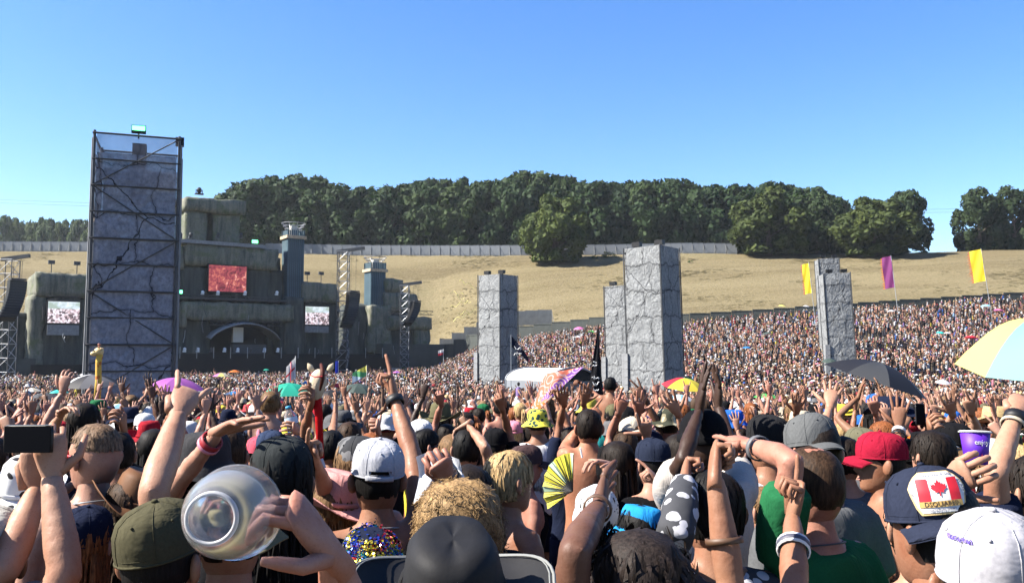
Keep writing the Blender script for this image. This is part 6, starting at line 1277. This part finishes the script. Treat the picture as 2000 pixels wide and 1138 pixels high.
g = P(998, 762, 40); fl = empty("small_flag", g, 0, "small dark flag with white marks on a pole before the centre tower", "flag"); MB().tube([(0, 0, -.6), (0, 0, 2.5)], .018, 5).build("pole", "steel", fl)
V = [(.78 * i / 8 + .02, -.04 + .04 * math.sin(i), 2.45 - 1.0 * (i / 8) ** 1.1 - .5 * (k / 5) * (1 - .55 * i / 8)) for k in range(6) for i in range(9)]; MB().add(V, grid_faces(6, 9)).build("flag_cloth", "cloth", fl, True, (0.015, 0.016, 0.03)); b = MB(); squiggle(b, (.32, -.1, 1.75), .3, 8, .018, n=2); b.build("white_marks", "white_fabric", fl)
def flag(px, ptop, pbot, Y, wd, hg, cells, label, drop=.5, col_=None):
    g = P(px, pbot, Y); H = P(px, ptop, Y)[2] - g[2]; fl = empty("flag", g, 0, label, "flag"); MB().tube([(0, 0, -.7), (0, 0, H)], .02, 5).build("pole", "white_fabric", fl)
    n = 9; pos = lambda i, k: (-wd * i / n * .8, .06 * math.sin(i * 1.2), H - .05 - hg * k / n - drop * (i / n)); col_b = {}
    for i in range(n):
        for k in range(n): col_b.setdefault(cells(i, k, n), []).append((i, k))
    for c, cl in col_b.items():
        b = MB()
        for i, k in cl: b.add([pos(i, k), pos(i + 1, k), pos(i + 1, k + 1), pos(i, k + 1)], [(0, 1, 2, 3)])
        b.build("flag_cloth", "canopy", fl, False, c)
flag(576, 695, 752, 45, .55, 1.0, lambda i, k, n: (0.396, 0.0132, 0.0264) if k == 4 or i == 4 else (0.462, 0.462, 0.462), "white flag with a red cross hanging from a pole before the stage", .5)
flag(661, 704, 730, 90, .4, 1.2, lambda i, k, n: (0.0132, 0.033, 0.33), "narrow blue flag in front of the right truss tower", .0); flag(716, 712, 738, 80, 1.6, .9, lambda i, k, n: (0.462, 0.429, 0.066) if i + k < 6 else (0.066, 0.264, 0.099) if i + k < 11 else (0.396, 0.495, 0.561), "yellow, green and pale blue flag leaning in the crowd", .7)
flag(866, 681, 700, 120, .9, .7, lambda i, k, n: (0.396, 0.0198, 0.033) if k > 4 else (0.462, 0.462, 0.462), "small red and white flag below the stage's right end", .2)
# ------------------------------------------------------------------ plush giraffe on a stick
def spotmat(name, base, dark, sc_): spots(name, base, dark, sc_, .34)
spotmat("giraffe", (0.4356, 0.2772, 0.0528), (0.33, 0.1056, 0.0198), 9)
g = P(190, 775, 16); gi = empty("plush_giraffe", g - np.array([0, 0, .5]), .3, "yellow plush giraffe neck and head held up before the left tower", "plush toy"); k_ = 16 / F
MB().tube([(0, 0, 0), (0, 0, .5)], .012, 6).build("stick", "wood_trim", gi); MB().tube([(0, 0, .48), (.01, 0, .8), (.0, 0, 1.1), (.015, 0, 1.26)], [.06, .055, .05, .06], 9).build("neck", "giraffe", gi, True)
b = MB(); b.ball((0, 0, 1.31), (0.085, 0.09, 0.08), 0, 12, 8); b.ball((-.075, -.03, 1.275), (0.065, 0.05, 0.045), 0, 10, 7); h_ = b.build("head", "paint", gi, True, (0.4356, 0.33, 0.1452))
for s in (-1, 1): b = MB(); b.tube([(.0, s * .04, 1.37), (.0, s * .045, 1.43)], .012, 6); b.ball((0, s * .045, 1.44), .02, 0, 8, 5); b.build("horn", "paint", gi, True, (0.33, 0.132, 0.0792)); MB().ball((.05, s * .09, 1.36), (0.02, 0.045, 0.02), 0, 8, 5).build("ear", "paint", gi, True, (0.4356, 0.297, 0.132)); MB().ball((-.07, s * .05, 1.325), .012, 0, 8, 5).build("eye", "black_plastic", gi, True)
# ------------------------------------------------------------------ plush horse head on a red stick
Yh = HEROES[[i for i, h in enumerate(HEROES) if 'plush horse head on a red' in h['label']][0]]; hw_ = Yh['fwd'](Yh['arms'][1]['W']); Yd = hw_[1] + .02
a = P(627, 836, Yd); c = P(618, 776, Yd); t_ = P(622, 745, Yd); ho = empty("plush_horse", a, 0, "cream plush horse head with brown mane on a red stick held in the air", "plush toy"); l = lambda q: np.asarray(q) - a; u_ = Yd / F
MB().tube([l(a) - [0, 0, .15], l((a + c) / 2), l(c) + [0, 0, .01]], [.018, .02, .024], 9).build("stick", "cloth", ho, True, (0.363, 0.0079, 0.0099))
b = MB(); b.tube([l(P(616, 780, Yd)), l(P(617, 765, Yd)), l(P(622, 745, Yd)), l(P(622, 730, Yd)), l(P(620, 722, Yd))], [10 * u_, 15 * u_, 17.5 * u_, 15 * u_, 6 * u_], 12); b.build("head", "cloth", ho, True, (0.4488, 0.3696, 0.264))
for px, q in ((610, -1), (642, 1)): b = MB(); b.tube([l(P(px, 724, Yd)), l(P(px + q * 5, 716, Yd)), l(P(px + q * 9, 709, Yd))], [5 * u_, 6 * u_, 1 * u_], 8, flat=[(1, .45)] * 3); b.build("ear", "cloth", ho, True, (0.4356, 0.363, 0.2508))
b = MB(); b.tube([l(P(627, 711, Yd - .05)), l(P(630, 722, Yd - .09)), l(P(630, 740, Yd - .1)), l(P(625, 762, Yd - .08))], [3 * u_, 4.5 * u_, 4.5 * u_, 2 * u_], 7); b.build("mane", "hair", ho, True, (0.066, 0.0198, 0.0132))
b = MB(); b.tube([l(P(606, 732, Yd - .07)), l(P(615, 736, Yd - .1)), l(P(628, 735, Yd - .11)), l(P(640, 731, Yd - .08))], 1.3 * u_, 6); b.build("bridle", "paint", ho, True, (0.33, 0.0132, 0.0198))
# ------------------------------------------------------------------ things held in hands
def byl(s): return [h for h in HEROES if s in h['label']][0]
def W_of(h, side): return h['fwd'](h['arms'][side]['W'])
def phone(c, wd, hg, rot, label):
    o = empty("smartphone", c, 0, label, "phone", rot=rot); me = MB(); V, Fc = rock_box(wd, .009, hg, .02, .004, 0, 1, 0); me.add(V - np.array([0, 0, hg / 2]), Fc); me.build("case", "black_plastic", o, True); MB().box((0, -.0051, 0), (wd * .93, .0012, hg * .95)).build("screen", "phone_glass", o)
    MB().box((0, 0, hg / 2 + .0004), (wd * .9, .006, .0012)).build("edge", "steel", o)
t = NT("phone_glass", .5, .03, (.002, .0024, .004))
h = byl("holding up a phone with both"); d0 = W_of(h, 1)[1] - .04; phone(P(56, 857, d0), 104 * d0 / F, 53 * d0 / F, (0, R(-1), R(-8)), "black smartphone held sideways at the left edge")
h = byl("phone left of the purple cup"); d0 = W_of(h, -1)[1]; phone(P(1797, 809, d0 - .02), 21 * d0 / F, 42 * d0 / F, (R(-5), R(3), R(12)), "black smartphone held upright below the black umbrella")
h = byl("holding up a purple cup"); d0 = W_of(h, 1)[1] + .1; a = P(1907, 907, d0); k = d0 / F; cu = empty("paper_cup", a, 0, "purple paper cup with white lettering held up at the right", "cup", rot=(R(-6), R(3), 0))
def lathe(prof, n=28): V = [(r * math.cos(q), r * math.sin(q), z) for r, z in prof for q in np.arange(n) * 2 * PI / n]; return V, grid_faces(len(prof), n, True)
r0, r1, hh = 20 * k, 27 * k, 62 * k; MB().add(*lathe([(.001, 0), (r0, 0), (r1, hh), (r1 - .002, hh), (r0 - .002, .004), (.001, .004)])).build("cup_wall", "paint", cu, True, (0.066, 0.0099, 0.2772)); MB().add(*lathe([(r1 + .001, hh - .002), (r1 + .0045, hh), (r1 + .001, hh + .003), (r1 - .003, hh)])).build("rim", "white_fabric", cu, True)
def on_cone(V, z0): V = np.array(V); z = z0 + V[:, 1]; r = r0 + (r1 - r0) * z / hh + .0012 + V[:, 2]; q = V[:, 0] / r1 - PI / 2; return np.stack([r * np.cos(q), r * np.sin(q), z], 1)
V, Fc = text_mesh("enjoy", 13.5 * k); MB().add(on_cone(V, hh * .68), Fc).build("lettering", "white_fabric", cu); b = MB(); b.add(on_cone([(-.006, -.012, 0), (.0, .004, 0), (.002, -.004, 0), (.008, -.013, 0), (.0, -.009, 0)], hh * .3), [(0, 1, 4), (4, 1, 2), (4, 2, 3)]); b.build("red_mark", "paint", cu, False, (0.33, 0.0132, 0.066))
d0 = 1.03; cc = P(412, 1012, d0); ax = nrm(P(464, 998, d0 + .12) - cc); cu = empty("clear_cup", cc, 0, "clear plastic cup held bottom towards the camera, left foreground", "cup"); cu.rotation_euler = Vector(ax).to_track_quat('Z', 'Y').to_euler(); k = d0 / F
MB().add(*lathe([(.001, .004), (40 * k, .004), (48 * k, 0), (52 * k, .003), (72 * k, .03), (88 * k, .06), (97 * k, .11), (96 * k, .11), (86 * k, .06), (70 * k, .031), (50 * k, .006), (.001, .0062)], 40)).build("cup_wall", "clear_plastic", cu, True); MB().add(*lathe([(97 * k, .108), (100 * k, .111), (97 * k, .114), (94 * k, .111)], 40)).build("rim", "clear_plastic", cu, True); MB().add(*lathe([(43 * k, .0), (46 * k, -.003), (50 * k, -.002), (52 * k, .003)], 40)).build("base_ring", "frost", cu, True)
h = byl("holding up a water bottle"); d0 = W_of(h, 1)[1] - .02; a = P(574, 842, d0); k = d0 / F; bo = empty("water_bottle", a, 0, "clear water bottle with a blue cap held up left of the plush horse head", "bottle", rot=(R(0), R(-14), 0)); MB().add(*lathe([(.001, 0), (11 * k, 0), (12 * k, 3 * k), (11 * k, 14 * k), (12 * k, 16 * k), (12 * k, 32 * k), (5 * k, 42 * k), (4.5 * k, 46 * k), (.001, 46 * k)], 20)).build("bottle_wall", "clear_plastic", bo, True)
MB().add(*lathe([(12.2 * k, 15 * k), (12.4 * k, 16 * k), (12.4 * k, 27 * k), (12.2 * k, 28 * k)], 20)).build("label_band", "paint", bo, True, (0.297, 0.396, 0.495)); MB().add(*lathe([(.001, 45 * k), (5.5 * k, 45 * k), (5.5 * k, 50 * k), (.001, 50.5 * k)], 16)).build("cap", "paint", bo, True, (0.0198, 0.231, 0.396))
h = byl("white towel"); d0 = W_of(h, -1)[1] + .06; V = []; n = 15
for i in range(n):
    for j in range(n):
        u, v = i / (n - 1), j / (n - 1); px = 812 + (848 + 42 * v - 812 + 0 * v) * 0 + (812 + 85 * v - 812); py = 878 + 16 * abs(v - .42) * 2 + 92 * u * (1 - .12 * math.sin(v * 3)); p = P(px + 6 * math.sin(u * 4), py, d0 + .025 * math.sin(v * 11 + u * 2) + .02 * math.sin(u * 5)); V.append(p)
V = np.array(V); c = V[0].copy(); o = MB().add(V - c, grid_faces(n, n)).build("towel", "cloth", None, True, (0.4356, 0.462, 0.5148), loc=c); tag(o, "white towel hanging from a raised fist in the middle foreground", "towel")
# folding fan
d0 = 4.2; c = P(1120, 958, d0); fa = empty("folding_fan", c, R(-38), "yellow folding fan with black ribs beside the shirtless man", "fan"); k = d0 / F
for i in range(14):
    a0 = R(88 + i * 9.0); a1 = a0 + R(9.0); b = MB(); z = .006 * (1 if i % 2 else -1); rr = (18 * k, 72 * k); V = [(r * math.cos(q), z * (1 if q == a0 else -1), r * math.sin(q)) for r in rr for q in (a0, a1)]; b.add(V, [(0, 1, 3, 2)]); b.build("fan_leaf", "canopy", fa, False, (.55, .5, .05) if i % 5 else (.4, .55, .4))
    MB().tube([(0, -.008, 0), (70 * k * math.cos(a0), -.008, 70 * k * math.sin(a0))], [.004, .0016], 4).build("rib", "black_plastic", fa)
# colourful printed cloth
t = NT("paisley", .85, .1); co = t.co("Object"); d = t.vor(5.5, 'F1', co, .9); rg = t.math('FRACT', t.math('MULTIPLY', d, 5.0)); hue = t.vor(2.2, 'F1', co, 1, 1)
c1 = t.ramp(hue, [(.2, (.32, .08, .02)), (.45, (.36, .12, .16)), (.6, (.09, .035, .16)), (.8, (.34, .12, .07))]); t.col(t.mix(t.math('LESS_THAN', rg, .3), c1, (.3, .2, .19)))
d0 = 10.6; A, B_, C_, D_ = P(1140, 716, d0), P(1072, 728, d0 + .2), P(1030, 800, d0 + .1), P(1046, 806, d0 - .2); V = []; n = 13
for i in range(n):
    for j in range(n): u, v = i / (n - 1), j / (n - 1); p = (A * (1 - u) + B_ * u) * (1 - v) + (D_ * (1 - u) + C_ * u) * v; V.append(p + np.array([0, .06 * math.sin(u * 6 + v * 4), .05 * math.sin(v * 7) * u]))
V = np.array(V); c = V[-1].copy(); o = MB().add(V - c, grid_faces(n, n)).build("printed_cloth", "paisley", None, True, loc=c); tag(o, "pink and orange swirl printed cloth held up by the shoulder rider", "cloth")
d0 = W_of(byl("holding a cigarette"), -1)[1]; p = P(1137, 893, d0 - .02); o = MB().tube([(0, 0, 0), (-.008, -.0, .045)], .0042, 6).build("cigarette", "white_fabric", None, loc=p); tag(o, "white cigarette between raised fingers in the centre", "cigarette")
# ------------------------------------------------------------------ patch and lettering on the caps
ZR = np.array([(.03, 1.0), (.055, 1.0), (.085, .97), (.11, .88), (.127, .68), (.137, .4), (.14, .12)]); SL = np.concatenate([[0], np.cumsum([math.hypot(ZR[i + 1][0] - ZR[i][0], .1 * (ZR[i + 1][1] - ZR[i][1])) for i in range(len(ZR) - 1)])])
def on_cap(u, v, off, front=PI / 2):
    """cap surface: u metres to the right seen from the front, v metres up the dome"""
    z = np.interp(v, SL, ZR[:, 0]); k = np.interp(v, SL, ZR[:, 1]); a = front + u / .1 / max(k, .55); p = hsurf(np.array(a), .03, .012) * np.array([k, k, 0]) + np.array([0, 0, z]); n_ = nrm(np.array([p[0], p[1], p[2] - .02])); return p + n_ * off
def patch(w_of, v0, v1, off, color, name, parent, mat="paint", nu=14, nv=8, u0=None):
    V = []
    for j in range(nv):
        v = v0 + (v1 - v0) * j / (nv - 1); a, b = w_of((v - v0) / (v1 - v0))
        for i in range(nu): V.append(on_cap((a + (b - a) * i / (nu - 1)), v, off))
    MB().add(V, grid_faces(nv, nu)).build(name, mat, parent, True, color)
sh = lambda m: (lambda q: (lambda w_: (-w_, w_))(m * float(np.interp(q, [0, .1, .55, .8, 1], [.042, .05, .064, .05, .03]))))
patch(sh(1.0), .012, .104, .006, (0.4092, 0.297, 0.132), "flag_patch", FLAG_HAT); patch(sh(.92), .016, .1, .0072, (0.462, 0.462, 0.462), "patch_field", FLAG_HAT)
patch(lambda q: (-.042, -.018), .036, .082, .0085, (0.396, 0.0099, 0.0198), "flag_bar", FLAG_HAT, nu=5); patch(lambda q: (.018, .042), .036, .082, .0085, (0.396, 0.0099, 0.0198), "flag_bar", FLAG_HAT, nu=5); patch(lambda q: (-.043, .043), .026, .037, .0087, (0.33, 0.2178, 0.066), "gold_band", FLAG_HAT, nu=12, nv=3)
leaf = [(0, 1), (.15, .65), (.34, .75), (.28, .35), (.5, .58), (.55, .42), (.85, .48), (.72, .22), (.85, .1), (.4, -.22), (.45, -.4), (.06, -.32), (.05, -.75), (-.05, -.75), (-.06, -.32), (-.45, -.4), (-.4, -.22), (-.85, .1), (-.72, .22), (-.85, .48), (-.55, .42), (-.5, .58), (-.28, .35), (-.34, .75), (-.15, .65)]
MB().add([on_cap(x * .017, .06 + y * .019, .0092) for x, y in leaf] + [on_cap(0, .06, .0092)], [(i, (i + 1) % 25, 25) for i in range(25)]).build("maple_leaf", "paint", FLAG_HAT, False, (0.396, 0.0099, 0.0198))
def cap_text(s, size, u, v, ang, color, parent, off=.0095):
    V, Fc = text_mesh(s, size, 0.0002); c_, s_ = math.cos(ang), math.sin(ang); MB().add([on_cap((u + x * c_ - y * s_), v + x * s_ + y * c_, off + z) for x, y, z in V], Fc).build("lettering", "paint", parent, False, color)
cap_text("DSQUARED", .0125, 0, .0312, 0, (0.05, 0.03, 0.02), FLAG_HAT); cap_text("CALL OUT THE", .0095, .002, .0905, 0, (0.02, 0.02, 0.06), FLAG_HAT); cap_text("FLAG IS", .0105, .051, .058, -1.25, (0.02, 0.02, 0.06), FLAG_HAT); cap_text("A L L", .0095, -.051, .058, 1.25, (0.02, 0.02, 0.06), FLAG_HAT); cap_text("NATIONAL SPORT", .006, 0, .0205, 0, (0.02, 0.02, 0.06), FLAG_HAT)
b = MB()
for k in range(9): b.tube([on_cap(-.03 + k * .0065 + .003 * math.sin(q * 5 + k), .075 + .004 * math.cos(q * 7 + k * 2), .002, 1.32 * PI) for q in np.linspace(0, 1, 6)], .0009, 4)
b.build("purple_stitching", "paint", MARK_HAT, False, (0.1056, 0.066, 0.33))

h = byl("white printed paper"); d0 = W_of(h, 1)[1] - .03; b = MB(); pa = [P(204, 832, d0 + .02), P(222, 822, d0), P(230, 880, d0), P(216, 890, d0 + .02)]; c = pa[3].copy(); V = [];
for i in range(6):
    for j in range(6): u, v = i / 5, j / 5; V.append((pa[0] * (1 - u) + pa[1] * u) * (1 - v) + (pa[3] * (1 - u) + pa[2] * u) * v - c + np.array([0, .012 * math.sin(u * 3), 0]))
o = empty("printed_paper", c, 0, "white sheet of paper with black print held up at the left", "paper"); MB().add(V, grid_faces(6, 6)).build("sheet", "white_fabric", o, True)
b = MB(); q_ = np.array(V).reshape(6, 6, 3)
for k in range(26): i, j = random.randint(1, 3), random.randint(1, 3); p = q_[i, j] + (q_[i + 1, j] - q_[i, j]) * random.random() + (q_[i, j + 1] - q_[i, j]) * random.random() + np.array([0, -.004, 0]); b.ball(p, (.006 * random.uniform(.5, 1), .001, .005 * random.uniform(.5, 1.2)), 0, 6, 4)
b.build("print_marks", "black_plastic", o)

# ------------------------------------------------------------------ dusty summer air
hz = MB().box2((-700, -60, -12), (700, 640, 75)).build("haze", []); tag(hz, "thin pale dust and heat haze in the air over the whole field", "haze", kind="stuff")
hm = bpy.data.materials.new("haze"); hm.use_nodes = True; nt = hm.node_tree; nt.nodes.remove(nt.nodes["Principled BSDF"]); pv = nt.nodes.new("ShaderNodeVolumePrincipled")
pv.inputs["Color"].default_value = (.86, .92, 1, 1); pv.inputs["Density"].default_value = .00009; pv.inputs["Anisotropy"].default_value = .2
nt.links.new(pv.outputs[0], nt.nodes["Material Output"].inputs["Volume"]); hz.data.materials.append(hm); sc.cycles.volume_bounces = 0
